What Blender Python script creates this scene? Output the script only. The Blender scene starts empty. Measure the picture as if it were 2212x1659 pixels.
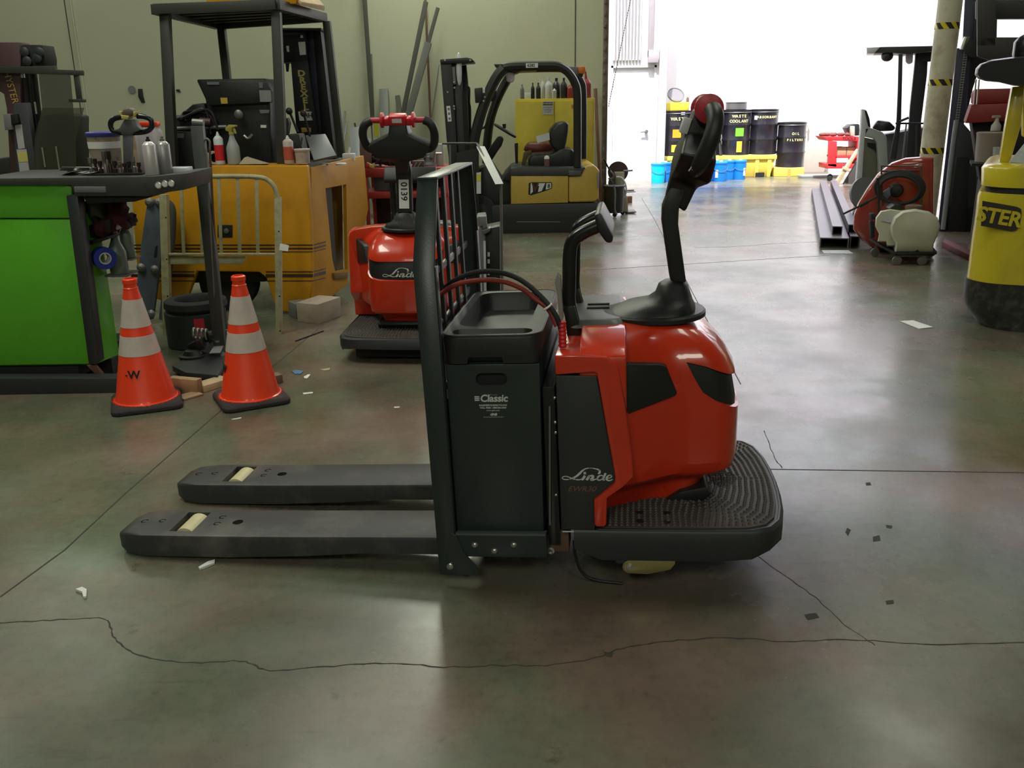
import bpy, bmesh, math, random
from mathutils import Vector, Matrix, Euler
random.seed(7)
SC = bpy.context.scene
COL = SC.collection
# ------------------------------------------------------------------ camera
FPX, TH, RHO, H = 1960.0, math.radians(17.48), 0.016, 1.6
CF = Vector((0, math.cos(TH), -math.sin(TH)))
U0 = Vector((0, math.sin(TH), math.cos(TH)))
CU = U0*math.cos(RHO) + Vector((1, 0, 0))*math.sin(RHO)
CR = Vector((1, 0, 0))*math.cos(RHO) - U0*math.sin(RHO)
CC = Vector((0, 0, H))
cam = bpy.data.cameras.new('camera')
camo = bpy.data.objects.new('camera', cam)
COL.objects.link(camo)
camo.matrix_world = Matrix(((CR.x, CU.x, -CF.x, CC.x), (CR.y, CU.y, -CF.y, CC.y), (CR.z, CU.z, -CF.z, CC.z), (0, 0, 0, 1)))
cam.sensor_width = 36
cam.lens = FPX*36/2212
cam.clip_end = 200
SC.camera = camo
# ------------------------------------------------------------------ world, sun, lamps, exposure
SC.view_settings.view_transform = 'Standard'
SC.view_settings.look = 'None'
SC.view_settings.gamma = 1
SC.view_settings.use_curve_mapping = False
SC.view_settings.exposure = 0.0
W = bpy.data.worlds.new('world'); SC.world = W; W.use_nodes = True
bgn = W.node_tree.nodes['Background']
bgn.inputs[0].default_value = (0.82, 0.80, 1.0, 1)
bgn.inputs[1].default_value = 4.6
def lamp(kind, name, loc, energy, color, rot=(0, 0, 0), size=(1, 1), target=None):
    l = bpy.data.lights.new(name, kind); l.energy = energy; l.color = color
    if kind == 'AREA':
        l.shape = 'RECTANGLE'; l.size, l.size_y = size
    o = bpy.data.objects.new(name, l); COL.objects.link(o); o.location = loc
    if target is not None:
        o.rotation_euler = (Vector(target)-Vector(loc)).to_track_quat('-Z', 'Y').to_euler()
    else:
        o.rotation_euler = rot
    return o
s = lamp('SUN', 'sun', (0, 0, 30), 9.0, (1.0, 0.97, 0.98), target=(3.6, 13, 6)); s.data.angle = 0.01
ROOM = math.radians(-4.15)
LAMPS = [(-3.2, 4.4), (1.8, 4.4), (-7.2, 8.8), (4.4, 8.6), (-6.4, 11.9), (-0.9, 12.2), (-1.8, 8.0), (-1.8, -4.2), (2.6, -4.2)]
LAMP_W = [120, 55, 60, 35, 38, 165, 60, 170, 100]
for (x, y), e in zip(LAMPS, LAMP_W):
    lamp('AREA', 'ceiling_lamp', (x, y, 5.55), e, (0.97, 1.0, 0.84), size=(1.1, 2.3))

# ------------------------------------------------------------------ materials
MATS = {}
def mat(name, col=(.5, .5, .5), rough=.5, metal=0., coat=0., bump=0., bscale=60., dirt=None, dscale=6., damt=.5, spec=.5, alpha=1., trans=0.):
    if name in MATS: return MATS[name]
    m = bpy.data.materials.new(name); m.use_nodes = True
    nt = m.node_tree; N = nt.nodes; L = nt.links
    b = N['Principled BSDF']
    b.inputs['Base Color'].default_value = (*col, 1)
    b.inputs['Roughness'].default_value = rough
    b.inputs['Metallic'].default_value = metal
    b.inputs['Coat Weight'].default_value = coat
    b.inputs['Coat Roughness'].default_value = .06
    b.inputs['Specular IOR Level'].default_value = spec
    if trans: b.inputs['Transmission Weight'].default_value = trans
    if alpha < 1: b.inputs['Alpha'].default_value = alpha
    tc = N.new('ShaderNodeTexCoord')
    if dirt is None:
        dirt = tuple(c*.7 for c in col); damt = .35
    n = N.new('ShaderNodeTexNoise'); n.inputs['Scale'].default_value = dscale; n.inputs['Detail'].default_value = 6
    n.inputs['Roughness'].default_value = .65
    L.new(tc.outputs['Object'], n.inputs['Vector'])
    r = N.new('ShaderNodeValToRGB')
    r.color_ramp.elements[0].position = .48; r.color_ramp.elements[0].color = (0, 0, 0, 1)
    r.color_ramp.elements[1].position = .75; r.color_ramp.elements[1].color = (damt, damt, damt, 1)
    L.new(n.outputs['Fac'], r.inputs['Fac'])
    mx = N.new('ShaderNodeMix'); mx.data_type = 'RGBA'
    mx.inputs['A'].default_value = (*col, 1); mx.inputs['B'].default_value = (*dirt, 1)
    L.new(r.outputs['Color'], mx.inputs['Factor']); L.new(mx.outputs['Result'], b.inputs['Base Color'])
    if bump:
        n2 = N.new('ShaderNodeTexNoise'); n2.inputs['Scale'].default_value = bscale; n2.inputs['Detail'].default_value = 3
        L.new(tc.outputs['Object'], n2.inputs['Vector'])
        bp = N.new('ShaderNodeBump'); bp.inputs['Strength'].default_value = bump; bp.inputs['Distance'].default_value = .01
        L.new(n2.outputs['Fac'], bp.inputs['Height']); L.new(bp.outputs['Normal'], b.inputs['Normal'])
    MATS[name] = m
    return m
RED = mat('orange_red_paint', (.66, .036, .008), .28, coat=.7, damt=.1)
CHAR = mat('charcoal_paint', (.030, .034, .036), .45, bump=.05, bscale=250)
CHARG = mat('charcoal_green_paint', (.026, .036, .036), .34, bump=.04, bscale=200)
FORK = mat('worn_charcoal_steel', (.040, .041, .043), .5, dirt=(.13, .115, .10), dscale=4, damt=1.)
BLKP = mat('black_plastic', (.016, .017, .018), .42, bump=.12, bscale=350)
BLKG = mat('black_gloss', (.012, .013, .014), .25)
BLK = mat('flat_black', (.008, .008, .008), .7)
RUB = mat('rubber', (.018, .018, .020), .75, bump=.2, bscale=90)
MATM = mat('rubber_tread', (.052, .045, .041), .6, dirt=(.11, .09, .075), dscale=9, damt=.6)
WHT = mat('white_print', (.62, .66, .62), .5)
WHTP = mat('white_paper', (.80, .80, .78), .7)
STEEL = mat('bright_steel', (.55, .55, .52), .28, metal=.9)
DSTEEL = mat('dull_steel', (.20, .20, .19), .45, metal=.6)
CREAMW = mat('cream_roller', (.66, .58, .34), .5, dirt=(.45, .38, .2), dscale=20)
BRASS = mat('brass_zinc_plate', (.42, .37, .16), .38, metal=.75)
BRNP = mat('brown_print', (.20, .085, .055), .5)
CABR = mat('red_cable', (.30, .035, .03), .5)
REDP = mat('red_plastic', (.62, .02, .03), .4)
DRED = mat('dark_red_plastic', (.50, .03, .05), .4)
YEL = mat('yellow_truck_paint', (.62, .29, .010), .5, coat=.0, spec=.3, dirt=(.28, .12, .02), dscale=3, damt=.45)
YELD = mat('yellow_dull_paint', (.50, .34, .06), .4, coat=.2)
YELB = mat('bright_yellow_paint', (.62, .50, .02), .3, coat=.4, dirt=(.3, .22, .05), damt=.3)
YCAB = mat('cabinet_yellow', (.58, .47, .045), .45, dirt=(.30, .16, .05), dscale=2.2, damt=.5)
GRN = mat('bright_green_paint', (.12, .50, .025), .38, coat=.1, damt=.15)
CREAM = mat('cream_steel_paint', (.40, .37, .22), .5, dirt=(.15, .12, .08), dscale=18, damt=.6)
ORG = mat('cone_orange', (1.0, .060, .012), .45, coat=.2, damt=.1)
REFL = mat('cone_reflective_white', (.68, .58, .54), .35, dirt=(.48, .42, .40), dscale=9, damt=.6)
CBASE = mat('cone_rubber_base', (.040, .030, .036), .8, bump=.15, bscale=120)
WOOD = mat('rough_lumber', (.42, .29, .16), .8, dirt=(.24, .15, .08), dscale=8, damt=.8)
WOODL = mat('pale_lumber', (.55, .42, .26), .8, dirt=(.3, .2, .1), dscale=8, damt=.6)
DPOLE = mat('dark_steel_pole', (.032, .032, .022), .75)
RUST = mat('rusty_brown', (.14, .07, .045), .7, dirt=(.06, .03, .02), dscale=10)
MAST = mat('mast_black', (.014, .015, .018), .5)
MASTB = mat('mast_dark_blue', (.020, .022, .05), .5)
MAROON = mat('maroon_paint', (.075, .035, .038), .5)
LETY = mat('yellow_letters', (.62, .52, .16), .5)
BLUE = mat('blue_pail', (.012, .20, .62), .4)
BLUED = mat('blue_tape', (.02, .05, .38), .45)
PVC = mat('translucent_plastic', (.20, .27, .23), .35, trans=.25)
HDPE = mat('white_poly_tank', (.56, .56, .45), .45, dirt=(.40, .38, .28), dscale=4)
CLOTH = mat('dark_red_cloth', (.055, .008, .010), .9, bump=.4, bscale=30)
CREEP = mat('blue_grey_creeper', (.085, .10, .135), .6, dirt=(.045, .04, .045), dscale=12, damt=.7)
TREDC = mat('tool_cart_red', (.42, .035, .035), .45)
GREYP = mat('grey_paint', (.17, .18, .19), .45)
LGREY = mat('light_grey_panel', (.62, .65, .68), .4)
BENCH = mat('bench_steel', (.055, .058, .053), .6, dirt=(.04, .04, .035), dscale=12, damt=.7)
CLEAR = mat('clear_plastic', (.30, .33, .30), .15, alpha=.32)
BRISTLE = mat('cardboard', (.45, .31, .18), .85)
GREYC = mat('cart_grey_plastic', (.10, .105, .10), .4)
# concrete floor -----------------------------------------------------
def floor_mat():
    m = bpy.data.materials.new('sealed_concrete'); m.use_nodes = True
    nt = m.node_tree; N = nt.nodes; L = nt.links; b = N['Principled BSDF']
    tc = N.new('ShaderNodeTexCoord')
    def noise(sc, det=8, ro=.6, off=0):
        mp = N.new('ShaderNodeMapping'); mp.inputs['Location'].default_value = (off, off*2, 0)
        L.new(tc.outputs['Object'], mp.inputs['Vector'])
        n = N.new('ShaderNodeTexNoise'); n.inputs['Scale'].default_value = sc; n.inputs['Detail'].default_value = det; n.inputs['Roughness'].default_value = ro
        L.new(mp.outputs['Vector'], n.inputs['Vector']); return n
    def ramp(src, stops):
        r = N.new('ShaderNodeValToRGB'); e = r.color_ramp.elements
        e[0].position, e[0].color = stops[0][0], (*stops[0][1], 1)
        e[1].position, e[1].color = stops[-1][0], (*stops[-1][1], 1)
        for p, c in stops[1:-1]:
            q = e.new(p); q.color = (*c, 1)
        L.new(src, r.inputs['Fac']); return r
    big = ramp(noise(.9, 7, .62).outputs['Fac'], [(.34, (.092, .083, .064)), (.5, (.146, .135, .107)), (.68, (.205, .195, .160))])
    hue = ramp(noise(1.1, 5, .6, 9).outputs['Fac'], [(.40, (1.16, .95, .92)), (.60, (.84, 1.06, .90))])
    mx = N.new('ShaderNodeMix'); mx.data_type = 'RGBA'; mx.blend_type = 'MULTIPLY'; mx.inputs['Factor'].default_value = 1
    L.new(big.outputs['Color'], mx.inputs['A']); L.new(hue.outputs['Color'], mx.inputs['B'])
    spots = ramp(noise(7, 5, .7, 3).outputs['Fac'], [(.26, (.35, .33, .30)), (.36, (1, 1, 1))])
    mx2 = N.new('ShaderNodeMix'); mx2.data_type = 'RGBA'; mx2.blend_type = 'MULTIPLY'; mx2.inputs['Factor'].default_value = .8
    L.new(mx.outputs['Result'], mx2.inputs['A']); L.new(spots.outputs['Color'], mx2.inputs['B'])
    fine = ramp(noise(22, 10, .75, 13).outputs['Fac'], [(.30, (.72, .72, .70)), (.5, (1, 1, 1)), (.72, (1.12, 1.12, 1.12))])
    mx3 = N.new('ShaderNodeMix'); mx3.data_type = 'RGBA'; mx3.blend_type = 'MULTIPLY'; mx3.inputs['Factor'].default_value = .8
    L.new(mx2.outputs['Result'], mx3.inputs['A']); L.new(fine.outputs['Color'], mx3.inputs['B'])
    st = N.new('ShaderNodeMapping'); st.inputs['Scale'].default_value = (.5, 5.0, 1); L.new(tc.outputs['Object'], st.inputs['Vector'])
    sn = N.new('ShaderNodeTexNoise'); sn.inputs['Scale'].default_value = 3.0; sn.inputs['Detail'].default_value = 8; sn.inputs['Roughness'].default_value = .7
    L.new(st.outputs['Vector'], sn.inputs['Vector'])
    sr_ = ramp(sn.outputs['Fac'], [(.28, (.62, .60, .58)), (.40, (1, 1, 1))])
    mx4 = N.new('ShaderNodeMix'); mx4.data_type = 'RGBA'; mx4.blend_type = 'MULTIPLY'; mx4.inputs['Factor'].default_value = .8
    L.new(mx3.outputs['Result'], mx4.inputs['A']); L.new(sr_.outputs['Color'], mx4.inputs['B'])
    L.new(mx4.outputs['Result'], b.inputs['Base Color'])
    ro = ramp(noise(1.7, 6, .6, 5).outputs['Fac'], [(.35, (.20,)*3), (.68, (.34,)*3)])
    L.new(ro.outputs['Color'], b.inputs['Roughness'])
    b.inputs['Specular IOR Level'].default_value = .55
    bp = N.new('ShaderNodeBump'); bp.inputs['Strength'].default_value = .05; bp.inputs['Distance'].default_value = .01
    L.new(noise(9, 6).outputs['Fac'], bp.inputs['Height']); L.new(bp.outputs['Normal'], b.inputs['Normal'])
    return m
FLOOR = floor_mat()
def wall_mat(name, c1, c2, sc=.5):
    m = mat(name, c1, .75, dirt=c2, dscale=sc, damt=.8, bump=.08, bscale=40)
    return m
WGREEN = wall_mat('sage_wall_paint', (.43, .44, .315), (.38, .385, .27))
WWHITE = wall_mat('white_wall_paint', (.84, .83, .80), (.78, .77, .74))
CEIL = mat('ceiling_deck', (.30, .30, .27), .9)
DARKW = mat('dark_back_wall', (.22, .22, .18), .9)

# ------------------------------------------------------------------ mesh builder
class B:
    def __init__(s): s.bm = bmesh.new()
    def _faces(s, vs, fs):
        v = [s.bm.verts.new(p) for p in vs]
        out = []
        for f in fs:
            try: out.append(s.bm.faces.new([v[i] for i in f]))
            except ValueError: pass
        return v
    def box(s, x0, x1, y0, y1, z0, z1):
        s._faces([(x0, y0, z0), (x1, y0, z0), (x1, y1, z0), (x0, y1, z0), (x0, y0, z1), (x1, y0, z1), (x1, y1, z1), (x0, y1, z1)],
                 [(0, 3, 2, 1), (4, 5, 6, 7), (0, 1, 5, 4), (1, 2, 6, 5), (2, 3, 7, 6), (3, 0, 4, 7)]); return s
    def prism(s, pts, a, b, ax='y'):
        n = len(pts)
        f = {'y': lambda p, t: (p[0], t, p[1]), 'z': lambda p, t: (p[0], p[1], t), 'x': lambda p, t: (t, p[0], p[1])}[ax]
        vs = [f(p, a) for p in pts] + [f(p, b) for p in pts]
        s._faces(vs, [tuple(range(n)), tuple(range(2*n-1, n-1, -1))] + [(i, i+n, (i+1) % n+n, (i+1) % n) for i in range(n)]); return s
    def hull8(s, q0, q1):
        n = len(q0)
        s._faces(list(q0)+list(q1), [tuple(range(n)), tuple(range(2*n-1, n-1, -1))] + [(i, i+n, (i+1) % n+n, (i+1) % n) for i in range(n)]); return s
    def loft(s, rings, cap=True, close=False):
        n = len(rings[0]); vs = [p for r in rings for p in r]; fs = []
        for k in range(len(rings)-1 + (1 if close else 0)):
            a, c = k*n, ((k+1) % len(rings))*n
            fs += [(a+i, a+(i+1) % n, c+(i+1) % n, c+i) for i in range(n)]
        if cap and not close:
            fs += [tuple(range(n-1, -1, -1)), tuple(range(len(vs)-n, len(vs)))]
        s._faces(vs, fs); return s
    def tube(s, path, r, n=10, closed=False, sq=None):
        P = [Vector(p) for p in path]; rs = r if isinstance(r, (list, tuple)) else [r]*len(P)
        rings = []; prev = None
        m = len(P)
        for i, p in enumerate(P):
            if closed: d = P[(i+1) % m]-P[i-1]
            else: d = P[min(i+1, m-1)]-P[max(i-1, 0)]
            d.normalize()
            if prev is None:
                u = d.orthogonal().normalized()
            else:
                u = (prev - d*prev.dot(d))
                u = u.normalized() if u.length > 1e-6 else d.orthogonal().normalized()
            prev = u; w = d.cross(u)
            rings.append([tuple(p+(u*math.cos(2*math.pi*k/n)+w*math.sin(2*math.pi*k/n))*rs[i]) for k in range(n)])
        s.loft(rings, close=closed); return s
    def bar(s, p0, p1, w, h, up=(0, 0, 1)):
        p0, p1 = Vector(p0), Vector(p1); d = (p1-p0).normalized(); up = Vector(up)
        a = d.cross(up)
        if a.length < 1e-4: a = d.cross(Vector((0, 1, 0)))
        a.normalize(); c = a.cross(d).normalized()
        q = lambda p: [tuple(p+a*w/2*i+c*h/2*j) for i, j in ((-1, -1), (1, -1), (1, 1), (-1, 1))]
        s.hull8(q(p0), q(p1)); return s
    def cyl(s, p0, p1, r0, r1=None, n=20):
        return s.tube([p0, p1], [r0, r0 if r1 is None else r1], n)
    def lathe(s, c, prof, n=28, ax=None):
        c = Vector(c); R = Vector((0, 0, 1)).rotation_difference(Vector(ax)).to_matrix() if ax else Matrix.Identity(3)
        rings = [[tuple(c+R@Vector((r*math.cos(2*math.pi*k/n), r*math.sin(2*math.pi*k/n), z))) for k in range(n)] for r, z in prof]
        s.loft(rings); return s
    def ball(s, c, rx, ry=None, rz=None, n=16):
        ry = rx if ry is None else ry; rz = rx if rz is None else rz
        m = Matrix.Translation(c) @ Matrix.Diagonal((rx, ry, rz, 1))
        bmesh.ops.create_uvsphere(s.bm, u_segments=n, v_segments=max(6, n//2), radius=1, matrix=m); return s
    def ribbon(s, path, w, y, ytop=None):
        # flat stroke of varying width in the local xz plane
        P = [Vector((p[0], 0, p[1])) for p in path]; m = len(P); ws = w if isinstance(w, (list, tuple)) else [w]*m
        L, R = [], []
        for i, p in enumerate(P):
            d = (P[min(i+1, m-1)]-P[max(i-1, 0)]).normalized(); nrm = Vector((-d.z, 0, d.x))
            L.append(p+nrm*ws[i]/2); R.append(p-nrm*ws[i]/2)
        yt = y+.001 if ytop is None else ytop
        for i in range(m-1):
            q = [L[i], L[i+1], R[i+1], R[i]]
            s.hull8([(v.x, y, v.z) for v in q], [(v.x, yt, v.z) for v in q])
        return s
    def xf(s, M):
        bmesh.ops.transform(s.bm, matrix=M, verts=s.bm.verts); return s

def finish(bm, name, m, bevel=0, seg=2, smooth=40):
    bmesh.ops.remove_doubles(bm, verts=bm.verts, dist=1e-6)
    bmesh.ops.recalc_face_normals(bm, faces=bm.faces)
    if bevel:
        es = [e for e in bm.edges if len(e.link_faces) == 2 and e.calc_face_angle(0) > math.radians(32)]
        if es:
            bmesh.ops.bevel(bm, geom=es, offset=bevel, offset_type='OFFSET', segments=seg, profile=.5, affect='EDGES', clamp_overlap=True)
    me = bpy.data.meshes.new(name); bm.to_mesh(me); bm.free()
    if smooth:
        for p in me.polygons: p.use_smooth = True
        me.set_sharp_from_angle(angle=math.radians(smooth))
    me.materials.append(m)
    return me

def tag(o, label=None, cat=None, group=None, kind=None):
    if label: o['label'] = label
    if cat: o['category'] = cat
    if group: o['group'] = group
    if kind: o['kind'] = kind
    return o

class Thing:
    def __init__(s, name, label, cat, loc=(0, 0, 0), rz=0, tilt=0, group=None, rot=None):
        s.o = bpy.data.objects.new(name, None); COL.objects.link(s.o)
        s.o.empty_display_size = .1
        R = rot if rot is not None else (Matrix.Rotation(math.radians(rz), 4, 'Z') @ Matrix.Rotation(-math.radians(tilt), 4, 'Y'))
        s.M = Matrix.Translation(loc) @ R
        s.o.matrix_world = s.M
        s.Mi = s.M.inverted()
        tag(s.o, label, cat, group)
    def px(s, u_, v_, **k):
        d = CF + CR*(u_-1106)/FPX + CU*(829.5-v_)/FPX
        c = s.Mi @ CC; e = s.Mi.to_3x3() @ d
        ax, v = next(iter(k.items())); i = 'xyz'.index(ax)
        return c + e*((v-c[i])/e[i])
    def xz(s, pts, y):
        return [(p.x, p.z) for p in (s.px(a, b, y=y) for a, b in pts)]
    def xy(s, pts, z):
        return [(p.x, p.y) for p in (s.px(a, b, z=z) for a, b in pts)]
    def part(s, name, b, m, bevel=0, parent=None, label=None, kind=None, smooth=40, seg=2):
        me = finish(b.bm, name, m, bevel, seg, smooth)
        o = bpy.data.objects.new(name, me); COL.objects.link(o)
        o.parent = parent if parent is not None else s.o
        if label: o['label'] = label
        if kind: o['kind'] = kind
        return o
    def text(s, name, body, m, size, loc, rx=90, ry=0, rz=0, shear=0, bold=0, ext=.0006, parent=None, space=1., line=1., sx=1., align='CENTER', label=None):
        cu = bpy.data.curves.new(name, 'FONT'); cu.body = body; cu.size = size; cu.extrude = ext
        cu.align_x = align; cu.align_y = 'CENTER'; cu.shear = shear; cu.offset = bold; cu.space_character = space; cu.space_line = line
        cu.resolution_u = 3
        t = bpy.data.objects.new(name, cu); COL.objects.link(t)
        bpy.context.view_layer.update()
        me = bpy.data.meshes.new_from_object(t.evaluated_get(bpy.context.evaluated_depsgraph_get()))
        COL.objects.unlink(t); bpy.data.objects.remove(t)
        me.name = name
        Mx = Matrix.Translation(loc) @ Euler((math.radians(rx), math.radians(ry), math.radians(rz))).to_matrix().to_4x4() @ Matrix.Diagonal((sx, 1, 1, 1))
        me.transform(Mx)
        me.materials.clear(); me.materials.append(m)
        o = bpy.data.objects.new(name, me); COL.objects.link(o); o.parent = parent if parent is not None else s.o
        if label: o['label'] = label
        return o

def G(x, y, z=0):
    d = CF + CR*(x-1106)/FPX + CU*(829.5-y)/FPX
    return CC + d*((z-H)/d.z)
def PY(x, y, Y):
    d = CF + CR*(x-1106)/FPX + CU*(829.5-y)/FPX
    return CC + d*(Y/d.y)

def solo(name, label, cat, b, m, loc=(0, 0, 0), rz=0, bevel=0, group=None, kind=None, smooth=40, seg=2, parent=None, rot=None):
    me = finish(b.bm, name, m, bevel, seg, smooth)
    o = bpy.data.objects.new(name, me); COL.objects.link(o)
    if parent is not None: o.parent = parent
    o.location = loc
    o.rotation_euler = rot if rot else (0, 0, math.radians(rz))
    return tag(o, label, cat, group, kind)

def cut(o, b, bevel=0):
    me = finish(b.bm, 'cutter', BLK, bevel, smooth=0)
    c = bpy.data.objects.new('cutter', me); COL.objects.link(c); c.matrix_world = o.matrix_world if o.parent is None else o.parent.matrix_world
    bpy.context.view_layer.update()
    md = o.modifiers.new('cut', 'BOOLEAN'); md.operation = 'DIFFERENCE'; md.object = c; md.solver = 'EXACT'
    bpy.context.view_layer.update()
    nm = bpy.data.meshes.new_from_object(o.evaluated_get(bpy.context.evaluated_depsgraph_get()))
    o.modifiers.clear(); nm.name = o.name
    while len(nm.materials) > 1: nm.materials.pop()
    for p in nm.polygons: p.material_index = 0
    o.data = nm
    COL.objects.unlink(c); bpy.data.objects.remove(c)
    return o

def arc(cx, cy, r, a0, a1, n=8):
    return [(cx+r*math.cos(math.radians(a0+(a1-a0)*i/n)), cy+r*math.sin(math.radians(a0+(a1-a0)*i/n))) for i in range(n+1)]
def rrect(x0, x1, y0, y1, r, n=5):
    return arc(x1-r, y1-r, r, 0, 90, n)+arc(x0+r, y1-r, r, 90, 180, n)+arc(x0+r, y0+r, r, 180, 270, n)+arc(x1-r, y0+r, r, 270, 360, n)
def bez(p, n=6):
    # Catmull-Rom smoothing of a point list
    P = [Vector(q) for q in p]; out = []
    for i in range(len(P)-1):
        a = P[max(i-1, 0)]; b_, c = P[i], P[i+1]; d = P[min(i+2, len(P)-1)]
        for k in range(n):
            t = k/n
            out.append(.5*((2*b_)+(-a+c)*t+(2*a-5*b_+4*c-d)*t*t+(-a+3*b_-3*c+d)*t**3))
    out.append(P[-1]); return out

# ------------------------------------------------------------------ setting
def struct(name, b, m, bevel=0, parent=None, smooth=40, loc=(0, 0, 0), rz=0):
    return solo(name, None, None, b, m, kind='structure', bevel=bevel, parent=parent, smooth=smooth, loc=loc, rz=rz)
fl = struct('floor', B().box(-11, 17, -6, 21, -.15, 0), FLOOR)
JOINT = mat('dark_joint', (.045, .040, .034), .8)
def gline(name, pts, w, m=JOINT, wob=0, zz=.0008):
    P = [G(*p) for p in pts]
    if wob:
        Q = bez(P, 7); P = []
        for i, q in enumerate(Q):
            P.append(q+Vector((random.uniform(-wob, wob), random.uniform(-wob, wob), 0)))
    b = B(); m_ = len(P)
    for i in range(m_-1):
        d = (P[i+1]-P[i]).normalized(); n = Vector((-d.y, d.x, 0))
        wa = w*(.6+.8*random.random()) if wob else w
        q = [P[i]+n*wa/2, P[i+1]+n*wa/2, P[i+1]-n*wa/2, P[i]-n*wa/2]
        b.hull8([(v.x, v.y, .0001) for v in q], [(v.x, v.y, zz) for v in q])
    return solo(name, None, None, b, m, parent=fl, smooth=0)
gline('joint', [(0, 1290), (140, 1188), (271, 1066), (370, 980), (520, 850), (700, 700)], .007)
gline('joint', [(1386, 428), (1413, 473), (1500, 640), (1600, 830)], .006)
gline('joint', [(1500, 1010), (1620, 1013), (1900, 1017), (2212, 1021)], .008)
gline('joint', [(1000, 590), (1300, 582), (1700, 557), (1790, 552)], .010)
gline('crack', [(0, 1345), (110, 1340), (225, 1337), (248, 1380), (300, 1415), (400, 1432), (520, 1428), (580, 1448), (700, 1440), (850, 1432), (960, 1441), (1080, 1437), (1180, 1438), (1290, 1420), (1340, 1402), (1450, 1385), (1580, 1378), (1700, 1386), (1850, 1382), (2000, 1392), (2212, 1388)], .0042, wob=.004)
gline('crack', [(1600, 1170), (1690, 1240), (1760, 1290), (1820, 1345), (1890, 1394)], .0025, wob=.004)
gline('crack', [(1650, 930), (1672, 985), (1690, 1012)], .004, wob=.003)
gline('crack', [(1500, 535), (1600, 532), (1700, 525), (1860, 520)], .006, wob=.01)
# sage wall, its left end, ceiling, right and rear walls
wc = G(1303, 458)
ex = Vector((math.cos(ROOM), math.sin(ROOM), 0)); ey = Vector((-math.sin(ROOM), math.cos(ROOM), 0))
def rm(x, y, z=0): return wc+ex*x+ey*y+Vector((0, 0, z))
def wprism(name, pts, z0, z1, m):
    return struct(name, B().prism([(rm(*p).x, rm(*p).y) for p in pts], z0, z1, 'z'), m, smooth=0)
wl = wprism('wall_left', [(-11.5, 0), (0, 0), (0, .22), (-11.5, .22)], 0, 6, WGREEN)
wprism('wall_west', [(-11.5, .22), (-11.7, .22), (-11.7, -19), (-11.5, -19)], 0, 6, DARKW)
wprism('wall_front', [(-11.5, -19), (11, -19), (11, -19.2), (-11.5, -19.2)], 0, 6, DARKW)
wprism('wall_east', [(11, -19), (11.2, -19), (11.2, 8.5), (11, 8.5)], 0, 6, WGREEN)
wprism('ceiling', [(-11.7, .22), (11.2, .22), (11.2, -19.2), (-11.7, -19.2)], 6, 6.15, CEIL)
wprism('trim_1', [(0, 0), (11, 0), (11, .22), (0, .22)], 4.6, 6, WGREEN)
# far bay: partition beside the doorway, wall with the door, back wall
Yd = G(1360, 392).y
X0 = PY(1322, 300, Yd).x; X1 = PY(1409, 300, Yd).x; X2 = PY(1437, 300, Yd).x
struct('wall_door', B().box(-2.5, X0-.04, Yd, Yd+.2, 0, 6).box(X1+.04, X2, Yd, Yd+.2, 0, 6).box(X0-.04, X1+.04, Yd, Yd+.2, 2.16, 6), WWHITE, smooth=0)
struct('wall_return', B().box(X2-.2, X2, Yd+.2, 20.05, 0, 6), WWHITE, smooth=0)
struct('wall_back', B().box(X2-.2, 16, 20.05, 20.25, 0, 6.5), WWHITE, smooth=0)
struct('wall_bay_left', B().box(-2.7, -2.5, wc.y+.4, Yd+.2, 0, 6), WWHITE, smooth=0)
d1 = struct('door_1', B().box(X0, X1, Yd+.03, Yd+.08, .03, 2.12), mat('white_door_paint', (.80, .80, .79), .5), .004)
hb = B(); hx = PY(1396, 284, Yd)
hb.cyl((hx.x, Yd+.03, hx.z), (hx.x, Yd-.05, hx.z), .03); hb.cyl((hx.x, Yd-.04, hx.z), (hx.x-.11, Yd-.045, hx.z-.005), .012)
solo('door_handle', None, None, hb, DSTEEL, parent=d1)
struct('trim_2', B().box(X0-.04, X0, Yd-.02, Yd+.1, 0, 2.16).box(X1, X1+.04, Yd-.02, Yd+.1, 0, 2.16).box(X0-.04, X1+.04, Yd-.02, Yd+.1, 2.12, 2.17).box(X0, X1, Yd-.01, Yd+.1, 0, .03), mat('pale_frame', (.62, .61, .62), .6), smooth=0)
# corrugated metal above the door and the grey post beside it
cb = B(); n = 9
xa, xb = PY(1328, 60, Yd-.3).x, PY(1392, 60, Yd-.3).x
for i in range(n):
    a = xa+(xb-xa)*i/n; w = (xb-xa)/n
    cb.prism([(a, Yd-.02), (a+w*.15, Yd-.07), (a+w*.65, Yd-.07), (a+w*.8, Yd-.02)], 2.25, 5.8, 'z')
struct('trim_3', cb, mat('grey_corrugated', (.55, .54, .55), .5), smooth=0)
xg = PY(1408, 60, Yd-.1).x
struct('trim_4', B().box(xg-.05, xg+.04, Yd-.1, Yd, 2.3, 5.9).box(xg-.05, xg+.14, Yd-.12, Yd, 2.2, 2.42), mat('grey_frame', (.42, .38, .39), .5), .003)
xj = PY(1437, 60, Yd).x
struct('trim_5', B().box(xj-.10, xj+.05, Yd-.10, Yd+.02, 0, 6), mat('jamb_grey', (.62, .60, .58), .6), .005)
# roller door guide on the wall end
gb = B()
a = rm(.0, -.04)
gb.bar((a.x, a.y, 0), (a.x, a.y, 5.9), .07, .08)
for k in range(40):
    gb.bar((a.x-.02, a.y-.05, .1+k*.15), (a.x-.02, a.y-.05, .16+k*.15), .03, .02)
struct('trim_6', gb, mat('grimy_guide', (.16, .13, .11), .7), .003)
struct('trim_7', B().bar(tuple(rm(.0, -.01, 0)+Vector((-.03, 0, 0))), tuple(rm(.0, -.01, 6)+Vector((-.03, 0, 0))), .012, .012), BLK)
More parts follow.
